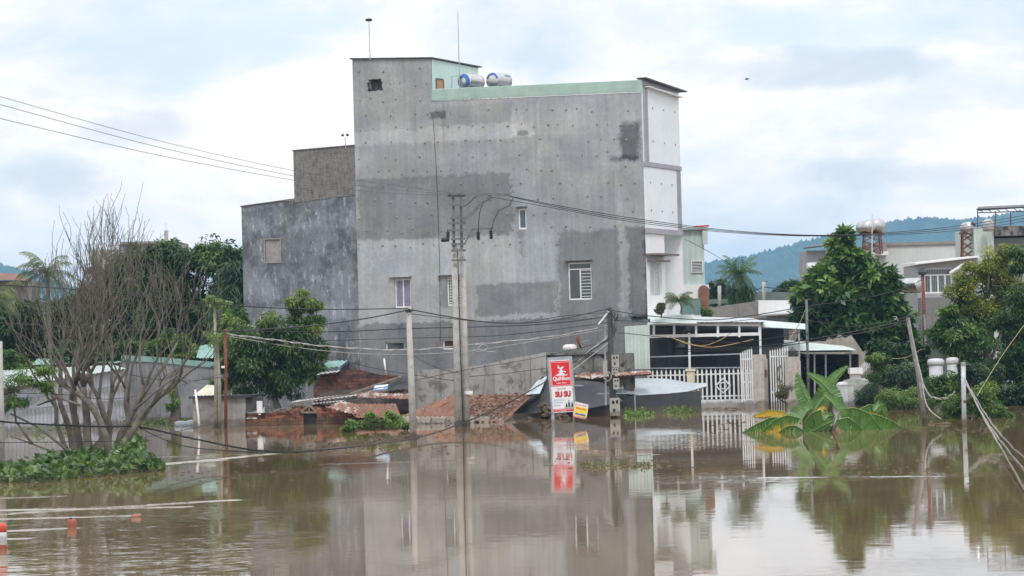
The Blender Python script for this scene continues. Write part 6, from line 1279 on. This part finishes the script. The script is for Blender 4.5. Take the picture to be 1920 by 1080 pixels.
# ------------------------------------------------------------------ poles, wires, signs, floats
def pole_base(px, py): b = on_water(px, py); return b
def poles():
    dark_frame = weather('weathered_frame_steel', (.10, .105, .11), (.17, .175, .18), 4, .6, spot=.3)
    # twin concrete poles with a steel head frame
    Y = on_water(866, 800).y; b = on_water(866, 800); t = T('utility_pole', 'twin concrete power poles joined by a steel ladder frame, standing in the rusty roof', 'utility pole', loc=b)
    for i, (x0, x1, r0, r1, top) in enumerate(((859, 851.5, .19, .13, 366), (873, 866, .18, .13, 366))):
        m = MB(); a = at(x0 + 2, 830, Y + i * .35); c = at(x1, 455, Y + i * .35); m.tube([a, a.lerp(c, .5), c], [r0, (r0 + r1) / 2, r1], 12); m.build('pole', concrete, t, smooth=True)
        m = MB(); m.bar(at(x1 - .3, 462, Y - .18 + i * .35), at(x1 - 2.2, 361, Y - .18 + i * .35), .12, .10); m.build('frame_leg', dark_frame, t)
    for py in (368, 384, 409, 419, 432, 448, 458, 470, 488):
        m = MB(); w = 3 if py in (368, 419, 432) else 1; dx_ = (py - 420) * .033; m.bar(at(846 - w * 1.6 + dx_, py, Y - .3), at(871 + w + dx_, py - .6, Y - .3), .07, .09); m.build('crosspiece', dark_frame, t)
    m = MB(); m.bar(at(841, 363, Y - .35), at(955, 365, Y - .35), .10, .10); m.build('crossarm', dark_frame, t)
    m = MB(); m.bar(at(867, 416, Y - .33), at(920, 366, Y - .33), .08, .12); m.build('brace', dark_frame, t)
    m = MB(); m.bar(at(872, 455, Y - .3), at(886, 430, Y - .3), .06); m.build('brace', dark_frame, t); m = MB(); m.bar(at(884, 430, Y - .3), at(926, 428, Y - .3), .06); m.build('crossarm', dark_frame, t)
    for px, py in ((897, 436), (921, 434), (840, 436)):
        m = MB(); c = at(px, py + 12, Y - .35); m.lathe(c, [(.03, -.05), (.09, 0), (.05, .05), (.10, .09), (.05, .14), (.10, .18), (.05, .23), (.10, .27), (.04, .33), (.02, .42)], 8); m.build('insulator', black_plastic, t, smooth=True)
    m = MB(); m.lathe(at(827, 450, Y - .4), [(.05, 0), (.10, .02), (.10, .34), (.05, .36)], 10, ax=(1, 0, .05)); m.build('fuse', black_plastic, t)
    for pts in ([(925, 370), (905, 380), (899, 400), (897, 430)], [(962, 372), (955, 385), (935, 395), (925, 415), (922, 430)], [(893, 368), (880, 380), (869, 388)]): m = MB(); m.tube([at(*p, Y - .36) for p in pts], .018, 5); m.build('jumper_lead', cable_black, t)
    m = MB(); m.tube([at(858, 465, Y - .28), at(862, 620, Y - .3), at(868, 798, Y - .3)], .022, 5); m.build('ground_lead', cable_black, t)
    m = MB(); c = at(878, 740, Y + .3); m.lathe(c, [(.2, 0), (.21, .03), (.21, .12), (.2, .15)], 12); m.build('band', win_white, t)
    # thin concrete pole
    b = on_water(775, 825); t = T('concrete_pole', 'slim single concrete pole standing in open water left of the twin poles', 'utility pole', loc=b); Y = b.y
    m = MB(); a = at(776, 850, Y); c = at(766, 574, Y); m.tube([a, a.lerp(c, .5), c], [.15, .13, .10], 10); m.build('pole', concrete, t, smooth=True)
    m = MB(); m.lathe(at(766, 583, Y) - Vector((0, 0, .05)), [(.12, 0), (.14, .02), (.14, .1), (.12, .12)], 10); m.bar(at(766, 580, Y - .15), at(774, 584, Y - .15), .04); m.build('clamp', dark_steel, t)
    # meter pole
    Y = 140.0; b = Vector((at(1146, 783, Y).x, Y, 0)); t = T('meter_pole', 'dark pole crowded with grey electricity meter boxes, right of the beer sign', 'utility pole', loc=b)
    m = MB(); m.tube([at(1152, 800, Y), at(1146, 680, Y), at(1143, 576, Y)], [.17, .15, .12], 10); m.build('pole', weather('dark_wooden_pole', (.05, .048, .046), (.10, .095, .09), 3, .9, streak=.5), t, smooth=True)
    box_m = weather('meter_box', (.30, .30, .28), (.38, .38, .35), 4, .6, streak=.4, spot=.2)
    for x0, x1, y0, y1 in ((1147, 1160, 665, 689), (1147, 1159, 690, 703), (1150, 1161, 709, 730), (1131, 1138, 676, 706), (1144, 1162, 746, 780)):
        p, q = at(x0, y1, Y - .3), at(x1, y0, Y - .3); m = MB(); m.box(p.x, q.x, Y - .36, Y - .12, p.z, q.z); k = MB()
        bx = m.build('meter_box', box_m, t); w, h = q.x - p.x, q.z - p.z
        if w > .25:
            for u, v in ((.22, .66), (.6, .68), (.3, .2)): k = MB(); k.quad((p.x + w * u, Y - .363, p.z + h * v), (p.x + w * (u + .24), Y - .363, p.z + h * v), (p.x + w * (u + .24), Y - .363, p.z + h * (v + .2)), (p.x + w * u, Y - .363, p.z + h * (v + .2))); k.build('meter_window', dark_room, bx)
    m = MB(); m.bar(at(1122, 608, Y - .2), at(1141, 584, Y - .2), .07); m.build('bracket', win_white, t)
    m = MB(); m.bar(at(1134, 600, Y + .1), at(1136, 760, Y + .1), .09); m.build('conduit', steel, t)
    m = MB(); c = at(1139, 706, Y - .3); n = 22
    for j in range(3): m.tube([c + Vector((math.cos(6.283 * i / n) * (.16 + .02 * j), -.02 * j, math.sin(6.283 * i / n) * (.24 - .03 * j))) for i in range(n + 1)], .014, 4)
    m.build('cable_coil', cable_grey, t)
    m = MB(); rg = random.Random(3)
    for i in range(16): p = at(1146 + rg.uniform(-3, 8), 582 + rg.uniform(0, 34), Y - .2); m.tube([p, p + Vector((rg.uniform(-.1, .25), -.1, rg.uniform(-.3, .1))), p + Vector((rg.uniform(-.1, .2), 0, rg.uniform(-.6, -.2)))], .014, 4)
    m.build('cable_tangle', cable_black, t)
    # others: simple poles
    def simple(name, lb, pts, Y, r, mt, extra=None, n=8, cat='pole'):
        P = [at(*p, Y) for p in pts]; b = P[0].copy(); b.z = 0; t = T(name, lb, cat, loc=b); P[0].z = min(P[0].z, -.4) if P[0].z < .8 else P[0].z
        m = MB(); m.tube(P, r if hasattr(r, '__len__') else [r] * len(P), n); m.build('shaft', mt, t, smooth=True)
        if extra: extra(t, P, Y)
    def cap(t, P, Y): m = MB(); m.bar(P[-1] + Vector((-.12, 0, .02)), P[-1] + Vector((.3, 0, .02)), .05); m.build('crossarm', dark_steel, t)
    def joints(t, P, Y):
        for k in (.3, .5, .7): m = MB(); q = P[0].lerp(P[-1], k); m.lathe(q, [(.10, 0), (.10, .1)], 8); m.build('collar', dark_steel, t)
        cap(t, P, Y)
    simple('steel_pole', 'thin grey steel pole in front of the big tree, beside the canopy end', [(1517, 780), (1514, 660), (1512, 562)], 151, .07, dark_frame, joints)
    simple('leaning_pole', 'leaning grey pole wrapped with rope, rising from the water right of the banana plant', [(1736, 800), (1721, 700), (1702, 596)], on_water(1735, 797).y, [.10, .09, .075], weather('mottled_pole', (.15, .145, .15), (.26, .24, .235), 3, .8, spot=.4, spot_c=(.14, .06, .05)), cap)
    simple('red_pole', 'rusty red pole with a dark head between the leaning pole and grey house', [(1735, 700), (1733, 600), (1730, 512)], 162, [.12, .105, .085], weather('red_rust_pole', (.15, .05, .042), (.22, .075, .06), 3, .8, spot=.3), lambda t, P, Y: [MB().lathe(P[-1], [(.22, -.1), (.26, .05), (.15, .3), (.05, .4)], 8).build('head', dark_steel, t), MB().tube([at(1733, 590, Y - .3), at(1738, 700, Y - .3)], .06, 6).build('conduit', steel, t)])
    Yp = on_water(1808, 799).y
    simple('white_post', 'pale galvanised post with rust bands standing upright in the water near the right edge', [(1808, 820), (1807, 740), (1806, 681)], Yp, .09, weather('pale_galvanised', (.44, .47, .50), (.56, .59, .62), 3, .5, streak=.3, spot=.15), lambda t, P, Y: [(m := MB()).lathe(at(1808, py + h, Y), [(.092, 0), (.094, .02), (.094, .02 + h * .02), (.092, .04 + h * .02)], 10) and m.build('rust_band', rusty, t) for py, h in ((752, 4), (798, 3))] + [MB().lathe(P[-1], [(.10, -.1), (.10, .02), (.02, .04)], 10).build('cap', steel, t)], cat='post')
    simple('brown_pole', 'rusty brown steel pole with a small white lamp, beside the papaya stems', [(423, 810), (423.5, 700), (422, 617)], 139, .075, rusty, lambda t, P, Y: [MB().box(at(416, 690, Y).x, at(422, 690, Y).x, Y - .25, Y - .1, at(420, 690, Y).z, at(420, 686, Y).z).build('lamp', win_white, t)])
    simple('white_pipe', 'thin white pipe leaning against the cement shed', [(375, 826), (372, 780), (366, 730)], 138, .05, weather('white_pvc', (.6, .62, .64), (.7, .72, .74), 3, .4), cat='pipe')
    simple('edge_pole', 'pale concrete pole cut by the left edge of the photo', [(2, 900), (0, 760), (-2, 640)], on_water(2, 885).y, [.14, .13, .11], concrete)
    simple('vent_stack', 'short white pipe above the brick shack back wall', [(724, 705), (720, 672)], 148.5, .05, weather('white_pvc_stack', (.6, .62, .64), (.7, .72, .74), 3, .4), cat='pipe')
    for px, top, bot, lb in ((1432, 528, 575, 'distant pole with small crossarm between palm and big tree'), (1349, 536, 575, 'distant pale pole just left of the palm')):
        simple('distant_pole', lb, [(px, bot), (px, (bot + top) / 2), (px, top)], 210, .13, concrete, cap)
poles()
def wires():
    def wire(lb, pts, r, mt=None, name='power_cable', sag=True, tw=0, group='overhead cables', label=True):
        """A hanging cable through photo points with depths, smoothed as one curve."""
        P = [np.array(at(*p)) for p in pts]; k = len(P); out = []
        for i in range(k - 1):
            p0, p1, p2, p3 = P[max(i - 1, 0)], P[i], P[i + 1], P[min(i + 2, k - 1)]; n = 10
            for j in range(n):
                u = j / n; out.append(.5 * ((2 * p1) + (-p0 + p2) * u + (2 * p0 - 5 * p1 + 4 * p2 - p3) * u * u + (-p0 + 3 * p1 - 3 * p2 + p3) * u ** 3))
        out.append(P[-1]); m = MB()
        if tw:
            for s_ in range(tw):
                m.tube([Vector(q) + Vector((0, math.cos(i * 1.3 + s_ * 2.1) * r * 1.4, math.sin(i * 1.3 + s_ * 2.1) * r * 1.4)) for i, q in enumerate(out)], r * .8, 4)
        else: m.tube([Vector(q) for q in out], r, 4)
        m.build(name, mt or cable_black, label=lb, cat='cable', group=group)
    K = 131.6
    thin = weather('thin_grey_wire', (.10, .10, .11), (.16, .16, .17), 3, .6)
    for i, (a, b, c, d_) in enumerate(((168, 181, 320, 362), (183, 196, 330, 364), (210, 222, 338, 366))):
        wire(('topmost of the three thin wires crossing the sky left of the grey building', 'middle of the three thin wires crossing the sky left of the grey building', 'lowest of the three thin wires crossing the sky left of the grey building')[i], [(-50, a, 90), (0, b, 92), (300, b + (c - b) * .60, 108), (551, c, 121), (700, c + 22, 126), (848, d_, K)], .011, thin)
    for i, (x, y, m1, e) in enumerate(((944, 365, (1200, 411), 384), (958, 369, (1200, 415), 388), (915, 368, (1200, 419), 391))):
        wire(('uppermost cable from the twin poles across the building to the right edge', 'middle cable from the twin poles across the building to the right edge', 'lowest cable from the twin poles across the building to the right edge')[i], [(x, y, K), (1060, 388 + i * 3, 137), (1200, 411 + i * 3.5, 142), (1380, 433 + i * 2, 148), (1550, 441 + i, 155), (1720, 432 + i * 3, 165), (1850, 416 + i * 5, 172), (1960, 396 + i * 6, 178)], .017 if i < 2 else .014)
    L = [('black cable sagging from the slim pole towards the meter pole', [(767, 580, 115), (905, 603, 124), (1020, 603, 131), (1145, 578, 140)], .024), ('black cable from the left edge to the top of the slim concrete pole', [(-20, 533, 100), (170, 545, 104), (430, 572, 109), (600, 580, 112), (766, 578, 115)], .018),
         ('black cable from brown pole top rising to the slim pole top', [(420, 621, 139), (560, 613, 128), (680, 598, 120), (766, 581, 115)], .024), ('long cable from left edge past the brown pole across the dark wall band', [(-20, 604, 118), (200, 617, 128), (420, 621, 138.8), (620, 622, 138), (770, 616, 138), (1000, 609, 139), (1140, 594, 140)], .02),
         ('thin cable across the dark wall band just below the window sills', [(766, 588, 115.2), (950, 606, 128), (1060, 592, 134), (1146, 586, 139.9)], .015), ('thin cable crossing low behind the slim pole', [(560, 640, 137), (770, 634, 138), (950, 628, 139), (1145, 604, 140)], .014),
         ('cable from the meter pole to the right over the carport roof', [(1148, 582, 139.8), (1215, 592, 144), (1330, 600, 148), (1420, 590, 150), (1512, 574, 151)], .022), ('thin cable along the front of the carport roof', [(1148, 600, 140), (1300, 607, 148), (1400, 600, 150), (1513, 585, 151)], .014),
         ('cable with drop from the meter pole over the carport beam', [(1150, 625, 140), (1173, 625, 152), (1300, 638, 153), (1400, 641, 152), (1515, 620, 151)], .018), ('black cable from the steel pole to the leaning pole, upper of two', [(1290, 655, 153), (1420, 650, 152), (1520, 636, 150), (1620, 618, 130), (1702, 600, 116.5)], .022),
         ('black cable from the steel pole to the leaning pole, lower of two', [(1290, 659, 153.2), (1420, 653, 152), (1520, 641, 150), (1620, 623, 130), (1703, 604, 116.5)], .02), ('twisted cable from the steel pole into the big tree', [(1513, 600, 151), (1590, 612, 152), (1680, 600, 156), (1731, 580, 161.5)], .02),
         ('cable from steel pole top to the red pole through the big tree', [(1512, 574, 151), (1600, 562, 155), (1680, 545, 159), (1730, 524, 161.8)], .02), ('thin guy wire from the grey building corner down to the right', [(1284, 448, 155), (1340, 478, 175), (1390, 510, 200)], .016),
         ('distant cable from the far pole to the big tree', [(1432, 538, 210), (1480, 545, 205), (1530, 560, 200)], .03), ('distant cable left of the far pole', [(1349, 545, 210), (1390, 552, 210), (1432, 538, 210)], .026),
         ('low thin cable from the slim pole to the twin poles', [(770, 665, 115.2), (820, 690, 124), (863, 700, 131.2)], .013), ('low cable across the garden wall to the black tent', [(880, 706, 132.2), (950, 700, 138), (1024, 690, 143)], .014), ('thin cable slanting down across the garden wall, upper one', [(690, 732, 139), (860, 696, 131.5), (780, 712, 134)][:2] + [(1000, 672, 140), (1140, 640, 140)], .013),
         ('thin cable from the cement shed to the twin poles', [(470, 640, 139), (560, 652, 138), (700, 690, 137), (860, 715, 132)], .013), ('cable across the grey wall towards the brown pole', [(230, 700, 130), (330, 715, 134), (423, 706, 138.7)], .013), ('thin cable in front of the bare tree', [(-20, 830, 94), (150, 828, 97), (260, 822, 102), (423, 790, 128)], .012), ('thin cable slanting from the left edge over the pale shed', [(-20, 735, 96), (120, 740, 99), (240, 745, 103), (420, 700, 138)], .010)]
    for lb, pts, r in L: wire(lb, pts, r)
    wire('twisted pale cable from the brown pole across the mango tree to the building corner', [(428, 627, 139), (520, 638, 139), (620, 650, 139), (760, 656, 139), (900, 645, 139.5), (1040, 630, 140), (1143, 610, 140)], .022, cable_grey, tw=2)
    wire('second pale cable hanging under the twisted one', [(428, 630, 139), (560, 652, 139), (700, 664, 139), (860, 660, 139.2), (1000, 640, 139.8), (1143, 616, 140)], .014, cable_grey)
    wire('loop of pale cable in front of the dark wall band', [(888, 655, 133), (900, 660, 133), (915, 652, 133), (905, 646, 133), (898, 656, 133), (930, 660, 133)], .016, cable_grey)
    wire('thick black bundle dipping into the water from the left edge past the bare tree', [(-30, 786, 93), (20, 792, 95), (110, 797, 97), (190, 800, 98), (262, 801, 100), (360, 822, 99), (470, 843, 98), (556, 848, 96)], .016, cable_black, tw=3)
    wire('black bundle rising from the water to the meter pole in front of the rusty roof', [(556, 848, 96), (660, 838, 102), (776, 822, 112), (860, 796, 122), (940, 762, 130), (1022, 716, 136), (1090, 670, 139), (1144, 634, 140)], .017, cable_black, tw=3)
    wire('grey service cables slanting from the sign up to the meter pole, upper strand', [(1028, 712, 136), (1080, 678, 139), (1143, 628, 140)], .03, cable_grey, tw=2); wire('grey service cables slanting from the sign up to the meter pole, lower strand', [(1030, 722, 136), (1084, 686, 139), (1144, 640, 140)], .022, cable_grey)
    wire('thin loose wire trailing under the black bundle in the water', [(262, 803, 100), (340, 835, 97.5), (440, 846, 97), (540, 850, 96)], .016)
    ye = weather('yellow_hose', (.30, .20, .07), (.42, .30, .12), 3, .6); yr = weather('yellow_rope', (.32, .27, .10), (.45, .38, .16), 4, .8); gr = weather('grey_rope', (.28, .27, .26), (.42, .41, .39), 5, .9)
    wire('yellow hose hanging in a loop below the carport beam', [(1256, 631, 153), (1290, 645, 153), (1335, 651, 153), (1385, 643, 153), (1412, 636, 153)], .022, ye, 'hose', group='ropes and hoses'); wire('tight yellow hose from the carport beam end, shorter one', [(1256, 632, 153), (1310, 648, 153), (1345, 640, 153), (1370, 625, 153)], .018, ye, 'hose', group='ropes and hoses')
    wire('yellow guy rope running down left from the steel pole', [(1513, 575, 151), (1498, 608, 151), (1478, 640, 151)], .018, yr, 'rope', group='ropes and hoses'); wire('yellow rope from the right edge down to the white post', [(1935, 590, 122), (1880, 665, 117), (1832, 742, 113)], .013, yr, 'rope', group='ropes and hoses'); wire('yellow rope drooping through the big tree to the leaning pole', [(1632, 668, 158), (1690, 672, 140), (1728, 655, 118)], .016, yr, 'rope', group='ropes and hoses')
    Y = Yq = on_water(1808, 799).y
    for i, (lb, pts) in enumerate((('upper rope running from the white post down into the water at right', [(1809, 712, Y - .2), (1850, 780, 103), (1890, 830, 91), (1945, 880, 74)]), ('middle rope running from the white post down into the water at right', [(1809, 714, Y - .2), (1845, 782, 102), (1885, 838, 87), (1940, 905, 68)]), ('lowest rope running from the white post down into the water at right', [(1809, 710, Y - .2), (1840, 775, 102), (1880, 845, 85), (1925, 925, 65)]),
                                   ('loose rope sagging from the leaning pole to the white post', [(1706, 610, 116), (1716, 660, 116), (1738, 735, 115), (1770, 747, 114), (1790, 735, 113.5)]), ('loose rope dropping from the leaning pole into the water', [(1708, 620, 116), (1726, 700, 116), (1738, 760, 115), (1765, 786, 114)]), ('rope bundle tied down the shaft of the leaning pole', [(1704, 602, 115.7), (1714, 650, 115.7), (1722, 700, 115.7), (1728, 745, 115.7)]))): wire(lb, pts, .024, gr, 'rope', tw=2 if i != 4 else 0, group='ropes and hoses')
    wire('thin stay wire crossing the carport from the steel pole', [(1515, 580, 151), (1545, 610, 152), (1580, 640, 154)], .012, thin)
wires()
def text_poly(body, size=1.0, bold=0.0):
    cu = bpy.data.curves.new('lettering', 'FONT'); cu.body = body; cu.size = 1; cu.offset = bold; cu.resolution_u = 3
    o = bpy.data.objects.new('lettering', cu); COL.objects.link(o); dg = bpy.context.evaluated_depsgraph_get(); dg.update(); me = bpy.data.meshes.new_from_object(o.evaluated_get(dg)); vs = np.array([tuple(v.co[:2]) for v in me.vertices]); fs = [list(p.vertices) for p in me.polygons]
    bpy.data.objects.remove(o); bpy.data.curves.remove(cu); bpy.data.meshes.remove(me); lo, hi = vs.min(0), vs.max(0); return (vs - lo) / (hi - lo), fs
def sign_board(t, q, items, back, frame, thick=.16):
    """A flat board with corners q (bl, br, tr, tl); items are drawn on it in its own 0..1 coordinates, a few mm proud."""
    q = [Vector(p) for p in q]; n = (q[1] - q[0]).cross(q[3] - q[0]).normalized(); n = n if n.y < 0 else -n
    L = lambda u, v, h=0.0: q[0].lerp(q[1], u).lerp(q[3].lerp(q[2], u), v) + n * h
    m = MB(); m.prism(q, -n * thick); m.build('panel', back, t)
    for name, mt, h, polys in items:
        k = MB()
        for vs, fs in polys: k.add([L(u, v, h) for u, v in vs], fs)
        k.build(name, mt, t)
    return L, n
Rc = lambda a, b, c, d_: ([(a, b), (c, b), (c, d_), (a, d_)], [(0, 1, 2, 3)])
def words(body, a, b, c, d_, bold=.0):
    v, f = text_poly(body, bold=bold); return ([(a + (c - a) * x, b + (d_ - b) * y) for x, y in v], f)
def signs():
    red = weather('sign_red', (.58, .022, .028), (.64, .03, .035), 3, .4); wht = weather('sign_white', (.66, .69, .73), (.74, .76, .79), 3, .4); ink = weather('sign_dark_ink', (.05, .07, .16), (.06, .08, .18), 3, .5); blk = black_plastic; drk = weather('sign_dark_red', (.30, .02, .02), (.34, .03, .03), 3, .5)
    Y = on_water(1037, 798).y; b = on_water(1037, 798); t = T('beer_sign', 'tall narrow red and white beer sign on a post standing in the water', 'sign', loc=b)
    q = [at(1037, 774, Y), at(1077, 772, Y + .1), at(1069.5, 674, Y + .1), at(1029, 676.5, Y)]
    fig = [([(.36, .86), (.40, .875), (.47, .845), (.53, .865), (.58, .855), (.60, .83), (.56, .815), (.60, .795), (.70, .79), (.75, .775), (.74, .76), (.66, .772), (.58, .765), (.60, .745), (.70, .735), (.70, .715), (.34, .715), (.33, .735), (.44, .745), (.46, .77), (.40, .785), (.42, .80), (.48, .795), (.50, .815), (.46, .83), (.40, .845)], [list(range(26))]),
           ([(.45, .855), (.49, .845), (.42, .905), (.38, .90)], [(0, 1, 2, 3)]), ([(.56, .87), (.63, .88), (.66, .855), (.61, .84)], [(0, 1, 2, 3)])]
    ped = [Rc(.26, .702, .33, .722), Rc(.34, .70, .74, .712), Rc(.75, .702, .80, .724)]
    bot = []
    for cx, s_ in ((.66, .9), (.78, 1.15), (.92, 1.0)): bot += [([(cx - .045, .10), (cx + .045, .10), (cx + .04, .155 * s_), (cx + .014, .175 * s_), (cx + .014, .205 * s_), (cx - .014, .205 * s_), (cx - .014, .175 * s_), (cx - .04, .155 * s_)], [list(range(8))])]
    items = [('red_field', red, .004, [Rc(.02, .50, .98, .985)]), ('red_strip', red, .004, [Rc(.02, .015, .98, .068)]), ('white_border', wht, .008, [Rc(.05, .515, .07, .965), Rc(.93, .515, .95, .965), Rc(.07, .515, .93, .521), Rc(.07, .959, .93, .965)]), ('dancer_emblem', wht, .010, fig + ped),
             ('lettering', wht, .012, [words('QuiNhon', .12, .598, .90, .69, .035), words('Lager Beer', .28, .543, .74, .578, .015)]), ('lettering', drk, .012, [words('QUÁN BIA', .28, .437, .70, .468, .01)]),
             ('letter_shadow', blk, .008, [words('SU SU', .185, .290, .895, .40, .05)]), ('lettering', red, .013, [words('SU SU', .165, .297, .875, .407, .045)]), ('lettering', ink, .012, [words('CHUYÊN PHỤC VỤ', .08, .225, .56, .252, .008), words('CÁC MÓN NHẬU', .08, .175, .50, .202, .008), words('BÌNH DÂN', .08, .125, .36, .152, .008)]),
             ('bottle_picture', blk, .012, bot), ('glasses_picture', weather('sign_grey_print', (.34, .36, .36), (.45, .47, .47), 9, .5), .010, [Rc(.56, .075, .97, .105)]), ('small_print', wht, .010, [Rc(.08 + .062 * i, .046, .08 + .062 * i + .045, .056) for i in range(14)] + [Rc(.36 + .06 * i, .026, .36 + .06 * i + .045, .036) for i in range(5)])]
    L, n = sign_board(t, q, items, wht, steel)
    m = MB()
    for a, b_ in (((-.035, -.01), (-.035, 1.02)), ((1.06, -.01), (1.06, 1.02)), ((-.05, 1.012), (1.09, 1.012))): m.bar(L(*a, -.08), L(*b_, -.08), .07, .24)
    m.build('frame', steel, t)
    m = MB(); m.bar(L(-.0, 0, -.09), at(1037.5, 815, Y), .13); m.build('post', steel, t)
    m = MB(); m.bar(L(.2, 0, -.05), at(1057, 800, Y - .1), .035); m.build('prop_stick', timber, t); m = MB(); m.bar(L(.98, .0, -.12), at(1076, 812, Y), .09); m.build('post', rusty, t)
    yel = weather('sign_yellow', (.66, .50, .05), (.70, .55, .08), 3, .5); blu = weather('sign_blue', (.03, .10, .42), (.04, .13, .48), 3, .5)
    Y = on_water(1076, 797).y - .3; t = T('eatery_sign', 'small tilted yellow eatery sign beside the foot of the tall beer sign', 'sign', loc=on_water(1076, 797))
    q = [at(1074, 782, Y), at(1099.5, 787, Y), at(1103.5, 759, Y + .1), at(1078.5, 753, Y + .1)]
    items = [('yellow_field', yel, .004, [Rc(.03, .13, .97, .75)]), ('red_strip', red, .004, [Rc(.0, .0, 1, .115)]), ('lettering', red, .009, [words('QUÁN NHẬU', .05, .78, .95, .95, .03), words('BÌNH DÂN', .14, .56, .86, .72, .03)]), ('painted_arrow', blu, .009, [([(.08, .26), (.24, .34), (.24, .30), (.42, .32), (.42, .20), (.24, .22), (.24, .18)], [list(range(7))]), Rc(.46, .20, .88, .31)]), ('small_print', wht, .009, [Rc(.12 + .1 * i, .04, .12 + .1 * i + .07, .08) for i in range(8)])]
    L, n = sign_board(t, q, items, wht, steel, .03); m = MB(); m.bar(L(.05, .3, -.06), at(1074, 812, Y + .1), .07); m.build('post', steel, t)
signs()
def floats():
    orange = weather('orange_float', (.52, .085, .045), (.60, .12, .07), 3, .45, spot=.3, spot_c=(.3, .06, .04))
    for px, py, k, lb in ((135, 989, 1.0, 'middle one of the three floats, orange cap upright in the current at left'), (4, 1030, 1.25, 'tall float with an orange cap and white body at the left edge')):
        b = on_water(px, py); t = T('float', lb, 'float', loc=b, group='orange floats in the current'); r = 8.5 / FPX * b.y * k * (1 if k < 1.1 else .9); h = 15 / FPX * b.y
        if k > 1.1:
            m = MB(); m.lathe(b, [(r * .95, -.4), (r * .98, .0), (r * .98, .31), (r * .9, .33)], 16); m.build('body', win_white, t, smooth=True); m = MB(); m.lathe(b, [(r * .9, .33), (r * 1.02, .335), (r * 1.02, .45), (r * .85, .49), (r * .2, .5)], 16); m.build('cap', orange, t, smooth=True); m = MB(); m.lathe(b, [(r * 1.0, -.02), (r * 1.02, .0), (r * 1.02, .08), (r, .09)], 16); m.build('red_ring', orange, t)
        else:
            m = MB(); m.lathe(b, [(r * .9, -.25), (r, .0), (r * 1.03, .10), (r * .9, .165), (r * .3, .18)], 16); m.build('cap', orange, t, smooth=True); m = MB(); m.lathe(b + Vector((-.02, 0, .175)), [(.03, 0), (.035, .03), (.02, .035)], 8); m.build('nozzle', black_plastic, t)
    b = on_water(255, 970); m = MB(); m.lathe(b + Vector((0, 0, .02)), [(.01, -.12), (.05, -.10), (.065, 0), (.05, .10), (.01, .13)], 12, ax=(1, .1, .15)); t = m.build('float', [weather('pinkish_float', (.55, .2, .17), (.62, .3, .26), 3, .5)], smooth=True, label='smallest float, nearly submerged and pinkish, at the tip of a wake', cat='float', group='orange floats in the current')
    # a bird high in the sky, wings spread
    c = at(1400, 149, 260); m = MB(); m.tube([c + Vector((-.16, 0, 0)), c + Vector((-.05, 0, .02)), c + Vector((.08, 0, .03)), c + Vector((.17, 0, .05)), c + Vector((.24, 0, .04))], [.01, .05, .06, .045, .005], 8)
    for s_ in (-1, 1): m.add([c + Vector((.08, 0, .04)), c + Vector((-.03, 0, .04)), c + Vector((-.06, s_ * .22, .12)), c + Vector((-.12, s_ * .42, .05)), c + Vector((.0, s_ * .25, .14))], [(0, 1, 2, 4), (2, 3, 4)])
    m.add([c + Vector((-.14, 0, 0)), c + Vector((-.30, -.06, 0)), c + Vector((-.30, .06, 0))], [(0, 1, 2)]); m.build('bird', black_plastic, label='small dark bird flying high in the sky right of the grey building', cat='bird')
floats()
